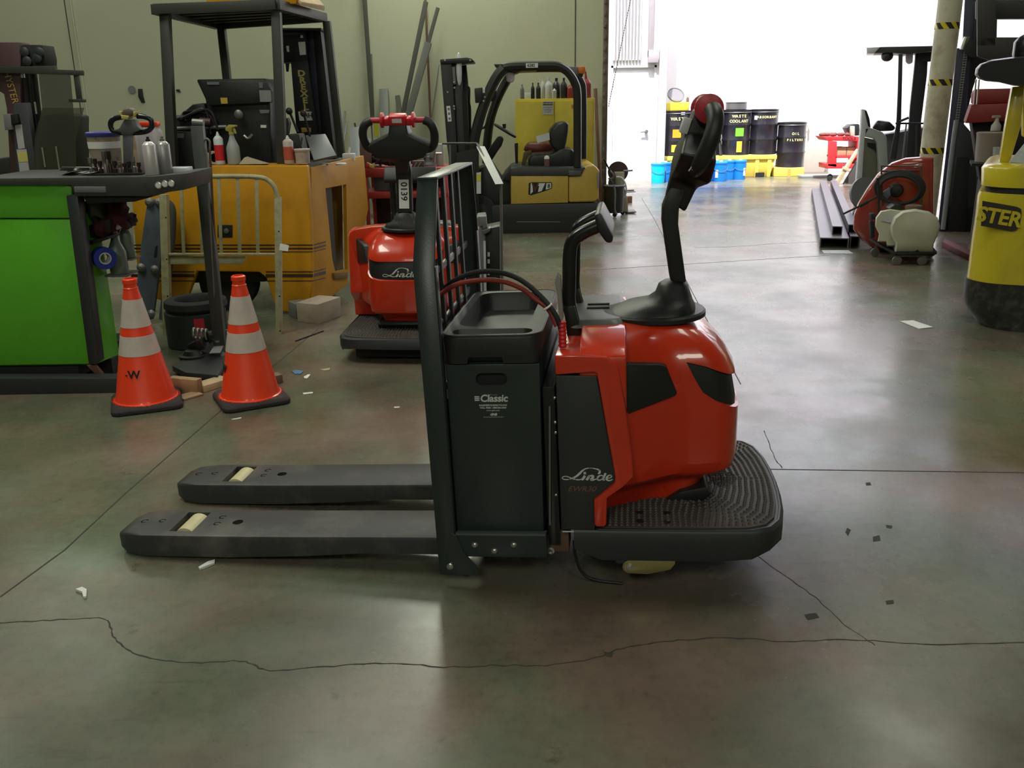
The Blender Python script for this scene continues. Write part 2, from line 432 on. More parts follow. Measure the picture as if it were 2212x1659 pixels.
# panel joints of the tilt-up wall
for i, xx in enumerate((107, 1243)):
    p = PY(xx, 5, 13.5); q = (p-wc).dot(ex); c = rm(q, -.004)
    solo('joint', None, None, B().bar((c.x, c.y, 0), (c.x, c.y, 5.9), .012, .006), JOINT, parent=wl)
p = PY(122, 5, 13.5); q = (p-wc).dot(ex); c = rm(q, -.012)
solo('conduit', None, None, B().cyl((c.x, c.y, 0), (c.x, c.y, 5.9), .012, n=8), WGREEN, parent=wl)
# ceiling light fittings
for x, y in LAMPS:
    t = Thing('ceiling_light', 'long fluorescent fitting hung below the ceiling', 'light', (x, y, 5.6), group='fluorescent fittings on the ceiling')
    t.part('housing', B().box(-.58, .58, -1.2, 1.2, .02, .12), WHTP, .01)
    t.part('hanger', B().cyl((0, -.9, .12), (0, -.9, .4), .006, n=6), DSTEEL); t.part('hanger', B().cyl((0, .9, .12), (0, .9, .4), .006, n=6), DSTEEL)
# door chain
a = PY(1362, 0, 14.5); c = PY(1314, 232, 14.5)
a2 = a+(a-c)*.6
ch = B(); nl = 70
for k in range(nl):
    p = a2.lerp(c, k/nl); q = a2.lerp(c, (k+.8)/nl)
    ch.tube([p, q], .008, 5)
solo('pull_chain', 'long dark chain slanting down across the bright doorway', 'chain', ch, DSTEEL, kind='stuff')

# ------------------------------------------------------------------ lettering of the two pallet trucks
SCRIPT = [  # strokes of the script word, in zoomed units (y down), with widths
    ([(1030, 392), (1062, 360), (1052, 312), (990, 284), (890, 268), (800, 278), (730, 318), (660, 390), (590, 450), (500, 492), (420, 514), (350, 508), (320, 482), (345, 452), (410, 448), (480, 474), (560, 505), (640, 518), (700, 505)], [26, 44, 40, 22, 16, 20, 34, 46, 40, 26, 20, 18, 18, 18, 18, 20, 26, 24, 18]),
    ([(770, 352), (770, 400)], 48), ([(770, 430), (728, 500), (700, 512)], [50, 50, 40]),
    ([(862, 430), (800, 524)], 50), ([(822, 470), (880, 432), (930, 440), (918, 480), (890, 512), (930, 520), (990, 500)], [22, 34, 48, 50, 50, 30, 18]),
    ([(1122, 432), (1084, 424), (1044, 440), (1014, 480), (1020, 514), (1055, 524), (1097, 506), (1128, 462), (1122, 432)], [20, 24, 34, 42, 32, 24, 22, 22, 20]),
    ([(1180, 374), (1148, 440), (1115, 512)], [40, 46, 46]), ([(1112, 512), (1135, 526), (1165, 512)], [26, 24, 14]),
    ([(1205, 486), (1258, 476), (1292, 450), (1286, 426), (1250, 420), (1212, 448), (1194, 490), (1212, 524), (1258, 532), (1314, 506)], [14, 16, 24, 26, 24, 36, 44, 34, 24, 14])]
def script_word(b, org, sc, plane='y', off=0):
    # org: local point of zoomed unit (310, 540); sc: metres per unit
    for pts, w in SCRIPT:
        P = bez([Vector(((x-310)*sc, 0, (540-y)*sc)) for x, y in pts], 4)
        m = len(P); ws = w if isinstance(w, list) else [w]*len(pts)
        W_ = []
        for i in range(m):
            t = i/4; k = min(int(t), len(ws)-1); k2 = min(k+1, len(ws)-1)
            W_.append((ws[k]+(ws[k2]-ws[k])*(t-k))*sc)
        b.ribbon([(p.x, p.z) for p in P], W_, 0, .0008)
    M = Matrix.Translation(org)
    if plane == 'x':
        M = M @ Matrix.Rotation(math.radians(90), 4, 'Z')
    b.xf(M); return b

# ------------------------------------------------------------------ pallet truck (used for both red trucks)
YC = .343
def mir(b_fn, y): return 2*YC-y
def hw(x, W_=.335, x0=1.70, x1=2.26):
    u = max(0., min(1., (x-x0)/(x1-x0)))
    tb_ = ((0, 1.20), (.27, 1.17), (.33, 1.12), (.60, .83), (.68, .775), (.78, .75), (.88, .72), (.93, .67), (.965, .59), (.988, .47), (1., .0))
    for (a, p), (c, q) in zip(tb_, tb_[1:]):
        if u <= c: return W_*(p+(q-p)*(u-a)/(c-a))
    return 0
def hood_ring(z, xm, ww, x0=1.78, n=26):
    out = []
    for i in range(n+1):
        t = i/n; x = x0+(xm-x0)*(1-(1-t)**2.0)
        out.append((x, YC-hw(x, ww, 1.70, xm), z))
    far = [(x, 2*YC-y, z) for x, y, z in out[-2::-1]]
    return out+far
def pallet_truck(T, first=True):
    # forks
    for fi, y0 in enumerate((0., .457)):
        y1 = y0+.229
        rings = []
        def sec(x, ya, yb, zb, zt, r=.014):
            return [(x, ya, zb), (x, ya, zt-r), (x, ya+r*.3, zt-r*.3), (x, ya+r, zt), (x, yb-r, zt), (x, yb-r*.3, zt-r*.3), (x, yb, zt-r), (x, yb, zb)]
        for x, ins, zb, zt, r in ((0., .07, .030, .060, .006), (.012, .045, .018, .074, .01), (.05, .018, .008, .085, .014), (.12, .002, .002, .088, .014), (.45, 0, .002, .088, .014), (.75, 0, .012, .090, .014), (.95, 0, .026, .092, .014), (1.32, 0, .026, .094, .014)):
            rings.append(sec(x, y0+ins, y1-ins, zb, zt, r))
        f = T.part('fork', B().loft(rings), FORK)
        c = B()
        xs = .262
        c.box(xs-.045, xs+.045, y0+.035, y0+.195, -.05, .2)
        for hx_, hy, hr in ((.45, .1145, .020),):
            c.cyl((hx_, y0+hy, -.05), (hx_, y0+hy, .2), hr, n=16)
        for hx_, hy in ((.075, .12), (.148, .12), (.375, .10), (.372, .155)):
            c.prism([(hx_+.014*math.cos(a), y0+hy+.014*math.sin(a)) for a in [math.radians(t) for t in range(20, 340, 32)]] + [(hx_+.009*math.cos(a), y0+hy+.009*math.sin(a)) for a in [math.radians(t) for t in range(320, 10, -32)]], .07, .2, 'z')
        cut(f, c)
        T.part('load_roller', B().lathe((xs+.005, y0+.045, .048), [(.028, 0), (.044, .006), (.044, .134), (.028, .14)], ax=(0, 1, 0)), CREAMW, parent=f)
    if first:
        backrest(T)
        battery(T)
    chassis(T, first)
    hood(T, first)
    tiller(T, first)

def backrest(T):
    for side in (0, 1):
        s = (lambda y: y) if side == 0 else (lambda y: 2*YC-.02-y)
        b = B()
        b.hull8([(1.255, s(-.095), .0), (1.318, s(-.095), .0), (1.318, s(-.085), .0), (1.255, s(-.085), .0)], [(1.25, s(-.095), 1.062), (1.318, s(-.095), 1.06), (1.318, s(-.085), 1.06), (1.25, s(-.085), 1.062)])
        b.hull8([(1.25, s(-.095), 1.062), (1.318, s(-.095), 1.06), (1.318, s(-.085), 1.06), (1.25, s(-.085), 1.062)], [(1.263, s(.005), 1.325), (1.327, s(.005), 1.325), (1.327, s(.015), 1.318), (1.263, s(.015), 1.318)])
        # inner flange
        b.hull8([(1.312, s(-.09), .15), (1.32, s(-.09), .15), (1.32, s(-.05), .15), (1.312, s(-.05), .15)], [(1.312, s(-.09), 1.06), (1.32, s(-.09), 1.06), (1.32, s(-.05), 1.06), (1.312, s(-.05), 1.06)])
        p = T.part('backrest_post', b, CHARG, .002)
        if side == 0:
            T.part('gusset_plate', B().prism([(1.30, .16), (1.325, .15), (1.345, .085), (1.385, .035), (1.39, .0), (1.27, .0)], -.096, -.088), CHARG, .002)
            T.part('bolt', B().lathe((1.295, -.096, .035), [(.012, 0), (.012, .006), (.006, .010)], 12, ax=(0, -1, 0)), STEEL)
    b = B().box(1.262, 1.328, .0, 2*YC-.02, 1.317, 1.327)
    T.part('top_bar', b, CHARG, .003)
    for y in (.13, .26, .40, .53):
        T.part('backrest_bar', B().bar((1.29, y, .10), (1.29, y, 1.318), .012, .030, up=(0, 1, 0)), MAST, .002)
    for z in (.62, .84, 1.02):
        T.part('crossbar', B().bar((1.285, .0, z), (1.285, .66, z), .012, .022), CHARG, .002)
    T.part('carriage_plate', B().box(1.315, 1.33, -.05, .72, .09, .62), BLK, .002)

def battery(T):
    b = B().hull8([(1.322, -.068, .148), (1.618, -.068, .148), (1.618, .70, .148), (1.322, .70, .148)], [(1.325, -.07, .742), (1.628, -.07, .742), (1.628, .70, .742), (1.325, .70, .742)])
    bt = T.part('battery_case', b, CHARG, .004)
    c = B().prism([(p[0], p[1]) for p in (lambda L: L)(rrect(*[T.px(1028, 820, y=-.07).x, T.px(1095, 820, y=-.07).x, T.px(1060, 832, y=-.07).z, T.px(1060, 806, y=-.07).z], .018))], -.2, -.052)
    cut(bt, c)
    T.part('handle_recess', B().box(1.40, 1.54, -.053, -.05, .65, .71), BLK, parent=bt)
    # print on the case
    yp = -.0708
    p = T.px(1064, 861, y=yp); T.text('lettering', 'Classic', WHT, .0335, (p.x+.004, yp, p.z), shear=.12, bold=.0009, parent=bt, space=.97)
    p = T.px(1066, 853.5, y=yp); T.text('lettering', 'Flooded', mat('grey_print', (.25, .28, .27), .5), .0075, (p.x, yp, p.z+.001), shear=.25, parent=bt)
    p = T.px(1065, 875.5, y=yp); T.text('lettering', 'SALES/SERVICE/RECYCLING', WHT, .0075, (p.x, yp, p.z), parent=bt, bold=.0002)
    p = T.px(1065, 881, y=yp); T.text('lettering', 'TOLL FREE 1-888-563-6300', WHT, .0075, (p.x, yp, p.z), parent=bt, bold=.0002)
    p = T.px(1065, 886.5, y=yp); T.text('lettering', 'www.gnb.com', WHT, .0075, (p.x, yp, p.z), parent=bt)
    p = T.px(1066, 895.5, y=yp); T.text('lettering', 'GNB', WHT, .0105, (p.x, yp, p.z), shear=.3, bold=.0006, parent=bt)
    a = T.px(1044, 901, y=yp); c2 = T.px(1088, 901, y=yp)
    T.part('print_line', B().box(a.x, c2.x, yp, yp+.0005, a.z-.0005, a.z+.0005), WHT, parent=bt)
    fl_ = B()
    q = T.px(1033, 861, y=yp)
    for dz in (-.006, 0, .006): fl_.box(q.x-.012, q.x+.004, yp, yp+.0005, q.z+dz-.002, q.z+dz+.002)
    T.part('logo_mark', fl_, WHT, parent=bt)
    # storage tray on the battery
    xa, xb = 1.312, 1.640
    low = rrect(xa+.012, xb-.008, -.078, .60, .03); top = rrect(xa, xb, -.082, .63, .06)
    br = [[(x, y, .746) for x, y in low], [(x, y, .760) for x, y in low], [(x, y, .825) for x, y in top], [(x*.995+.0074, y*.985+.004, .838) for x, y in top]]
    tr = T.part('storage_tray', B().loft(br), BLKP)
    cc = B()
    i1 = rrect(xa+.035, xb-.055, .045, .59, .06); i2 = rrect(xa+.055, xb-.075, .09, .56, .04)
    cc.loft([[(x, y, .90) for x, y in i1], [(x, y, .835) for x, y in i1], [(x, y, .775) for x, y in i2]])
    cut(tr, cc)
    cc = B(); g1 = rrect(xa+.03, xb-.035, -.058, .012, .034); g2 = rrect(xa+.045, xb-.05, -.045, .0, .02)
    cc.loft([[(x, y, .90) for x, y in g1], [(x, y, .838) for x, y in g1], [(x, y, .81) for x, y in g2]])
    cut(tr, cc)
    cc = B().prism([(1.395, .73), (1.40, .762), (1.405, .768), (1.505, .768), (1.512, .762), (1.515, .73)], -.12, -.045)
    cut(tr, cc)
    tr.data.set_sharp_from_angle(angle=math.radians(40))
    T.part('tray_rim', B().tube([(x, y, .836) for x, y in rrect(xa+.006, xb-.006, -.076, .624, .055)], .004, 6, closed=True), BLKP, parent=tr)
    # battery side rail with its three bolts
    r = T.part('side_rail', B().box(1.322, 1.628, -.092, -.05, .068, .150).box(1.33, 1.62, -.05, .70, .068, .085), CHARG, .002)
    T.part('rail_lip', B().box(1.322, 1.626, -.094, -.068, .149, .156), mat('lip_edge', (.10, .12, .12), .35), .001, parent=r)
    for px_, py_ in ((1025.5, 1177), (1068, 1190), (1110, 1177)):
        q = T.px(px_, py_, y=-.092)
        T.part('bolt', B().lathe((q.x, -.092, q.z), [(.0125, 0), (.0115, .004), (.006, .008), (.001, .009)], 16, ax=(0, -1, 0)), STEEL, parent=r)

def chassis(T, first):
    pan = [(1.678, .705), (1.808, .700), (1.862, .36), (1.857, .335), (1.805, .285), (1.789, .165), (1.678, .165)]
    T.part('battery_bay_panel', B().prism(pan, -.078, 2*YC+.078), CHAR, .004)
    if first:
        b = B()
        script_word(b, (T.px(1213.7, 1038.5, y=-.0792).x, -.0795, T.px(1213.7, 1038.5, y=-.0792).z), .1085*.0001*15.2)
        T.part('logo_lettering', b, WHT, label='off-white script name')
        q = T.px(1256, 1056.5, y=-.0792); T.text('model_number', 'EWR30', BRNP, .026, (q.x, -.0792, q.z), shear=.35, bold=.0004, sx=1.12, label='brown italic model number')
        # dark channel with cover edge and chain guard between battery and body
        T.part('bay_edge', B().box(1.632, 1.672, -.06, .74, .10, .66), BLKG, .003)
        T.part('edge_strip', B().bar((1.640, -.072, .18), (1.655, -.072, .60), .006, .004, up=(0, 1, 0)), DSTEEL)
        for px_, py_ in ((1198, 860), (1200, 935), (1201, 1070), (1199, 913)):
            q = T.px(px_, py_, y=-.066)
            T.part('bolt', B().lathe((q.x, -.062, q.z), [(.005, 0), (.005, .004), (.002, .006)], 8, ax=(0, -1, 0)), STEEL)
        T.part('pump_bracket', B().box(1.635, 1.70, -.05, .05, .07, .15), RUST, .003)
        q = T.px(1190, 1190, y=-.06)
        T.part('grease_fitting', B().lathe((q.x, -.05, q.z), [(.013, 0), (.013, .01), (.006, .012), (.004, .024)], 10, ax=(0, -1, 0)), STEEL)
        # curved dark hose under the body
        T.part('hose', B().tube(bez([T.px(*p, y=-.03) for p in ((1240, 1168), (1243, 1200), (1256, 1235), (1285, 1252), (1345, 1260))]), .005, 8), BLKP)
        T.part('scuff', B().box(1.682, 1.76, -.0796, -.079, .158, .163), LGREY)
    # red body rim around the panel
    rim = [(1.678, .708), (1.678, .772), (1.745, .772), (1.84, .766), (1.874, .735), (1.895, .60), (1.915, .42), (1.918, .36), (1.885, .325), (1.832, .285), (1.828, .19), (1.82, .182), (1.795, .182), (1.789, .19), (1.789, .28), (1.802, .29), (1.857, .338), (1.860, .36), (1.808, .712), (1.80, .716)]
    for side in (0, 1):
        ya, yb = (-.088, .06) if side == 0 else (2*YC+.088, 2*YC-.06)
        T.part('body_rim', B().prism(rim, ya, yb), RED, .007, seg=3)
    sec = [(-.080, .735), (-.072, .762), (-.045, .778), (.0, .790), (.08, .800), (.18, .804)]
    sec = sec+[(2*YC-y, z) for y, z in sec[::-1]]+[(2*YC+.03, .55), (-.03, .55)]
    T.part('shoulder_cover', B().prism(sec, 1.752, 1.90, 'x'), RED, .006, seg=3)
    T.part('shoulder_lip', B().box(1.685, 1.76, -.085, 2*YC+.085, .74, .768), RED, .006)
    # platform skirt and tread mat
    def plan(d=0, x0=1.72):
        pts = [(x0, -.085+d)]
        for x, y in ((2.20, -.085), (2.31, -.080), (2.37, -.055), (2.405, .0), (2.425, .10), (2.435, .22)):
            pts.append((x-d, y+d))
        pts.append((2.438-d, YC))
        return pts + [(x, 2*YC-y) for x, y in pts[-2::-1]]
    P0, P1 = plan(.0), plan(.004)
    low = [(max(x, 1.81), y) for x, y in plan(.008)]
    rings = [[(x, y, .055+max(0, (x-2.28))*.35) for x, y in low], [(x, y, .10) for x, y in P0], [(x, y, .158) for x, y in P0], [(x, y, .166) for x, y in plan(.006)]]
    T.part('platform_skirt', B().loft(rings), CHAR)
    rim_ = [(x, y, .164) for x, y in plan(.010, 1.80)]
    T.part('platform_rim', B().tube(rim_, .006, 6), CHAR)
    mp = plan(.022, 1.80)
    mt = T.part('tread_mat', B().prism(mp, .160, .172, 'z'), MATM, .003)
    cb_ = B()
    for px_, py_ in ((1382, 1107), (1439, 1108), (1383, 1126), (1440, 1128)):
        q = T.px(px_, py_, z=.172) if first else Vector((1.95+px_*0, .0, .17))
        if first: cb_.cyl((q.x, q.y, .10), (q.x, q.y, .25), .014, n=14)
    holes = []
    if first:
        for px_, py_ in ((1382, 1107), (1439, 1108), (1383, 1126), (1440, 1128)):
            q = T.px(px_, py_, z=.172); holes.append(q)
            T.part('mat_hole_shade', B().lathe((q.x, q.y, .1722), [(.0145, 0), (.0145, .0008), (.001, .0009)], 18), BLK, parent=mt)  # raised black disc painted for the shade inside the hole
    st = B()
    import itertools
    def inside(x, y):
        return (x-1.80)/.62 < 1 and YC-.40 < y < YC+.40
    # studs run in rows parallel to the curved edge, then fill inwards
    d = .034
    seen = set()
    def stud(x, y):
        k = (round(x/.013), round(y/.013))
        if k in seen: return
        seen.add(k)
        if any((x-q_.x)**2+(y-q_.y)**2 < .013**2 for q_ in holes): return
        h_ = .0065; r = .0062
        st._faces([(x-r, y-r, .172), (x+r, y-r, .172), (x+r, y+r, .172), (x-r, y+r, .172), (x-r*.3, y-r*.3, .172+h_), (x+r*.3, y-r*.3, .172+h_), (x+r*.3, y+r*.3, .172+h_), (x-r*.3, y+r*.3, .172+h_)],
                  [(0, 1, 5, 4), (1, 2, 6, 5), (2, 3, 7, 6), (3, 0, 4, 7), (4, 5, 6, 7)])
    while d < .34:
        P = plan(d, 1.82)
        for i in range(len(P)-1):
            a, c = Vector(P[i]), Vector(P[i+1]); L_ = (c-a).length; k = max(1, int(L_/.0185))
            for j in range(k):
                q = a.lerp(c, j/k)
                if q.x > 1.82: stud(q.x, q.y)
        d += .019
    T.part('tread_studs', st, MATM, kind='stuff', smooth=0, parent=mt)
    # drive wheel and underside
    T.part('drive_wheel', B().lathe((2.02, .26, .055), [(.05, 0), (.10, .004), (.105, .02), (.105, .13), (.10, .146), (.05, .15)], ax=(0, 1, 0)).xf(Matrix.Translation((0, 0, .045))), RUB)
    T.part('underframe', B().box(1.80, 2.33, .02, .66, .02, .055+.06), BLK, .01)
    T.part('support_caster', B().lathe((1.90, .02, .02), [(.02, 0), (.05, .003), (.05, .04), (.02, .043)], ax=(0, 1, 0)).box(1.80, 1.95, -.01, .10, .045, .10), BLKG)
    if first:
        q = T.px(1360, 1224, y=-.075)
        lv = T.part('brake_lever_plate', B().prism(arc(q.x, q.z, .024, 90, 280, 10)+[(q.x+.06, q.z-.026), (q.x+.135, q.z-.008), (q.x+.15, q.z+.014), (q.x+.15, q.z+.024)], -.078, -.072), BRASS, .001)
        T.part('lever_bolt', B().lathe((q.x-.002, -.078, q.z), [(.015, 0), (.015, .003), (.009, .003), (.009, .011), (.003, .013)], 8, ax=(0, -1, 0)), STEEL, parent=lv)

def hood(T, first):
    rings = []
    for z, xm, w in ((.172, 2.13, .225), (.25, 2.185, .24), (.276, 2.195, .245), (.281, 2.25, .300), (.298, 2.270, .318), (.34, 2.280, .326), (.55, 2.284, .328), (.64, 2.268, .328), (.69, 2.240, .318), (.73, 2.205, .298), (.762, 2.165, .270), (.785, 2.125, .235), (.798, 2.08, .20), (.803, 2.03, .16)):
        rings.append(hood_ring(z, xm, w))
    h = T.part('hood', B().loft(rings), RED)
    c = B().prism([(2.095, .690), (2.16, .672), (2.26, .628), (2.40, .628), (2.40, .500), (2.28, .508), (2.19, .555), (2.15, .585), (2.13, .62)], -.2, .9)
    cut(h, c)
    h.data.set_sharp_from_angle(angle=math.radians(35))
    br = [hood_ring(z, xm-.012, w-.010, x0=2.05) for z, xm, w in ((.49, 2.284, .328), (.55, 2.284, .328), (.64, 2.268, .328), (.70, 2.232, .318))]
    T.part('hood_band', B().loft(br), BLKP)
    vent = [(1.878, .70), (1.886, .718), (1.905, .722), (2.010, .700), (2.028, .690), (2.064, .594), (2.058, .586), (1.905, .556)]
    for side in (0, 1):
        b = B(); rn, rf = [], []
        for x, z in vent:
            y = YC-hw(x, .333, 1.70, 2.283)
            rn.append((x, y-.006, z)); rf.append((x, y+.03, z))
        if side: rn = [(x, 2*YC-y, z) for x, y, z in rn]; rf = [(x, 2*YC-y, z) for x, y, z in rf]
        T.part('side_vent', b.hull8(rn, rf), BLKP, .003)
    T.part('skirt_foot', B().prism([(2.03, .17), (2.16, .17), (2.185, .20), (2.17, .225), (2.08, .205)], YC-.20, YC+.20), BLKP, .004)
    if not first:
        b = B(); script_word(b, (0, 0, 0), .0013*.17)
        # centred on the end band
        b.xf(Matrix.Translation((2.2765, YC-.130, .530)) @ Matrix.Rotation(math.radians(90), 4, 'Z'))
        T.part('logo_lettering', b, WHT, label='off-white script name')
    # console deck between the grab bar and the tiller
    dk = [[(x, y, .795) for x, y in rrect(1.70, 1.90, .16, .62, .04)], [(x, y, .818) for x, y in rrect(1.71, 1.88, .19, .60, .04)]]
    T.part('console_deck', B().loft(dk), GREYC, .004)
    T.part('console_slot', B().box(1.76, 1.84, .36, .375, .818, .823).box(1.76, 1.84, .42, .435, .818, .823), BLK, .002)
    # grab bar: two uprights, bent over towards the driver, joined by a cross grip
    GB_ = [(1.734, .700), (1.730, .770), (1.709, .870), (1.711, .945), (1.716, 1.040), (1.728, 1.085), (1.764, 1.112), (1.820, 1.135)]
    for k, yy in enumerate((.20, 2*YC-.20)):
        b = B().tube(bez([(x, yy, z) for x, z in GB_], 5), .0235, 12)
        b.hull8([(1.705, yy-.03, .70), (1.765, yy-.03, .70), (1.765, yy+.03, .70), (1.705, yy+.03, .70)], [(1.692, yy-.023, .87), (1.728, yy-.023, .87), (1.728, yy+.023, .87), (1.692, yy+.023, .87)])
        T.part('grab_bar_leg', b, BLKG, .002)
    b = B(); gp_ = [(1.800, 1.172), (1.822, 1.180), (1.862, 1.100), (1.858, 1.078), (1.838, 1.080), (1.812, 1.12)]
    b.prism(gp_, .17, 2*YC-.17)
    T.part('grab_bar_grip', b, BLKP, .008)

def tiller(T, first):
    # oval base plate, domed cowl and bent arm
    pl = []
    for r_, z in ((1.0, .798), (1.0, .812), (.96, .818)):
        pl.append([(2.02+r_*.155*math.cos(a)*(1.0 if math.cos(a) > 0 else 1.35), YC+r_*.17*math.sin(a), z) for a in [2*math.pi*k/32 for k in range(32)]])
    T.part('tiller_base', B().loft(pl), BLKP)
    def sec(x0, x1, w, z, n=20, e=2.6):
        cx, rx = (x0+x1)/2, (x1-x0)/2; out = []
        for k in range(n):
            a = 2*math.pi*k/n; ca, sa = math.cos(a), math.sin(a)
            out.append((cx+rx*abs(ca)**(2/e)*(1 if ca > 0 else -1), YC+w*abs(sa)**(2/e)*(1 if sa > 0 else -1), z))
        return out
    T.part('tiller_cowl', B().loft([sec(1.85, 2.14, .15, .817), sec(1.89, 2.138, .14, .835), sec(1.965, 2.13, .105, .850), sec(2.0, 2.122, .078, .875), sec(2.012, 2.112, .064, .905), sec(2.03, 2.10, .05, .916)]), BLKP)
    ar = [(2.078, .92, .026), (2.050, 1.12, .026), (2.052, 1.17, .026), (2.078, 1.235, .024)]
    rg = []
    for x, z, w in ar:
        w *= 1.9; rg.append([(x-.027, YC-w, z+.004), (x+.027, YC-w, z-.004), (x+.027, YC+w, z-.004), (x-.027, YC+w, z+.004)])
    arm = T.part('tiller_arm', B().loft(rg), BLKP, .006)
    # head, built upright about its own axis then tipped towards the driver
    hd = Thing.__new__(Thing)
    A = Matrix.Translation((2.072, YC, 1.20)) @ Matrix.Rotation(math.radians(19), 4, 'Y')
    # coordinates: x thickness, y width, z along the head
    b = B()
    b.loft([[( -.036, -.035, -.01), (.042, -.035, -.035), (.042, .035, -.035), (-.036, .035, -.01)],
            [( -.042, -.05, .06), (.050, -.05, .05), (.050, .05, .05), (-.042, .05, .06)],
            [( -.044, -.13, .085), (.078, -.15, .085), (.078, .15, .085), (-.044, .13, .085)],
            [( -.046, -.195, .150), (.066, -.20, .160), (.066, .20, .160), (-.046, .195, .150)],
            [( -.044, -.075, .205), (.052, -.06, .225), (.052, .06, .225), (-.044, .075, .205)],
            [( -.040, -.05, .29), (.026, -.05, .29), (.026, .05, .29), (-.040, .05, .29)]])
    T.part('tiller_head', b.xf(A), BLKP, .010, seg=3)
    b = B()
    lp = []
    for sgn in (1,):
        lp = [(.015, -.09, .105), (.018, -.15, .115), (.020, -.205, .14), (.024, -.222, .20), (.024, -.218, .25), (.016, -.198, .285), (.006, -.165, .30)]
    T.part('tiller_loop', B().tube(bez(lp, 4), .0265, 12).xf(A), BLKP)
    T.part('tiller_loop', B().tube(bez([(x, -y, z) for x, y, z in lp], 4), .0265, 12).xf(A), BLKP)
    T.part('grip_bar', B().cyl((.004, -.17, .30), (.004, .17, .30), .0165, n=16).xf(A), DRED, label='dark red grip bar')
    rc = DRED if first else REDP
    T.part('control_head', B().box(-.036, .036, -.055, .055, .275, .335).box(-.03, .03, -.09, -.05, .27, .32).box(-.03, .03, .05, .09, .27, .32).xf(A), rc, .012, label='red control block')
    for sgn in (-1, 1):
        T.part('thumb_wheel', B().lathe((.0, sgn*.085, .300), [(.030, 0), (.046, .005), (.046, .018), (.030, .024)], 24, ax=(0, sgn, 0)).xf(A), rc, label='red thumb wheel')
    T.part('label_plate', B().box(-.0375 if first else .036, -.036 if first else .0375, -.03, .03, .295, .32).xf(A), WHTP)
    if first:
        T.part('hour_label', B().box(-.064, -.038, -.075, .0, .205, .255).xf(A), LGREY, .003)
        b = B()
        for k in range(3):
            b.bar((-.006+.009*k, -.200, .105+.006*k), (.008+.009*k, -.203, .150), .0035, .004)
        T.part('logo_mark', b.xf(A), WHT)
    else:
        T.part('number_plate', B().box(.0, .002, -.032, .032, -.09, .09).xf(Matrix.Translation((2.0915, YC, 1.03)) @ Matrix.Rotation(math.radians(-8), 4, 'Y')), WHTP, label='white inventory label')
        o = T.text('lettering', '0139', BLK, .058, (0, 0, 0), rx=0, bold=.0006)
        M_ = Matrix.Translation((2.0925, YC, 1.047)) @ Matrix.Rotation(math.radians(-8), 4, 'Y') @ Matrix(((0, 0, 1, 0), (0, 1, 0, 0), (-1, 0, 0, 0), (0, 0, 0, 1)))
        o.data.transform(M_)

LP = Vector((-1.491, 3.03, 0))
T1 = Thing('pallet_truck', 'orange-red and charcoal ride-on pallet truck in the foreground, with battery box and tall backrest', 'pallet truck', LP, -7.3, 2)
pallet_truck(T1, True)
# cables, connector
rp = T1.px(1216, 750, y=.0)
b = B(); pts = []
for k in range(14):
    z = .775+k*.0065; pts.append((rp.x, .0, z))
b.tube(pts, [.014 if k % 2 else .0115 for k in range(14)], 12)
T1.part('cable_boot', b, REDP, label='ribbed red cable boot')
T1.part('cable', B().tube(bez([T1.px(948, 640, y=.16), T1.px(975, 610, y=.14), T1.px(1020, 590, y=.12), T1.px(1070, 587, y=.09), T1.px(1120, 602, y=.06), T1.px(1165, 637, y=.03), T1.px(1200, 680, y=.0), T1.px(1213, 716, y=.0)]), .0085, 10), RUB, label='black battery cable')
T1.part('cable', B().tube(bez([T1.px(945, 640, y=.12), T1.px(985, 615, y=.11), T1.px(1040, 605, y=.10), T1.px(1090, 609, y=.08), T1.px(1130, 625, y=.06), T1.px(1155, 645, y=.035), T1.px(1185, 668, y=.02), T1.px(1203, 705, y=.005)]), .0085, 10), CABR, label='red battery cable')
q = T1.px(1183, 663, y=.015)
T1.part('cable_tie', B().lathe(q, [(.017, -.003), (.019, 0), (.017, .003)], 14, ax=(.6, 0, -.8)), WHTP)
T1.part('wrap_sheet', B().prism(T1.xz([(1203, 592), (1210, 600), (1216, 690), (1209, 700), (1204, 640), (1198, 610)], .08), .08, .12), mat('milky_wrap', (.32, .34, .32), .3, alpha=.75), .001, label='crumpled clear plastic wrap')

# second truck, seen from its platform end
e2 = G(868, 752, .11)
a2 = math.radians(-4)
lx = Vector((math.sin(a2), -math.cos(a2), 0)); ly = Vector((math.cos(a2), math.sin(a2), 0))
O2 = e2 - lx*2.43 - ly*YC; O2.z = 0
T2 = Thing('pallet_truck', 'orange-red pallet truck seen end-on behind the backrest, white 0139 label on its tiller', 'pallet truck', O2, math.degrees(math.atan2(lx.y, lx.x)))
pallet_truck(T2, False)

# ------------------------------------------------------------------ helpers for the background
def mpp(p): return (Vector(p)-CC).dot(CF)/FPX          # metres per photo pixel at a point
class Sub:
    # a turned working plane inside a thing: traced points there, vertices handed back in the thing's frame
    def __init__(s, T, loc, rz):
        s.T = T; s.M = Matrix.Translation(loc) @ Matrix.Rotation(math.radians(rz), 4, 'Z'); s.Mi = s.M.inverted(); s.K = T.Mi @ s.M
    px = Thing.px; xz = Thing.xz; xy = Thing.xy
    def part(s, name, b, m, bevel=0, **k): return s.T.part(name, b.xf(s.K), m, bevel, **k)
def side_sub(T, A, C_): return Sub(T, (A.x, A.y, 0), math.degrees(math.atan2(C_.y-A.y, C_.x-A.x)))
def P3(T, u, v, y): return tuple(T.px(u, v, y=y))
def tb(T, pts, y, r, n=8, sm=True):
    P = [T.px(u, v, y=(y[i] if isinstance(y, (list, tuple)) else y)) for i, (u, v) in enumerate(pts)]
    return B().tube(bez(P, 5) if sm and len(P) > 2 else P, r, n)

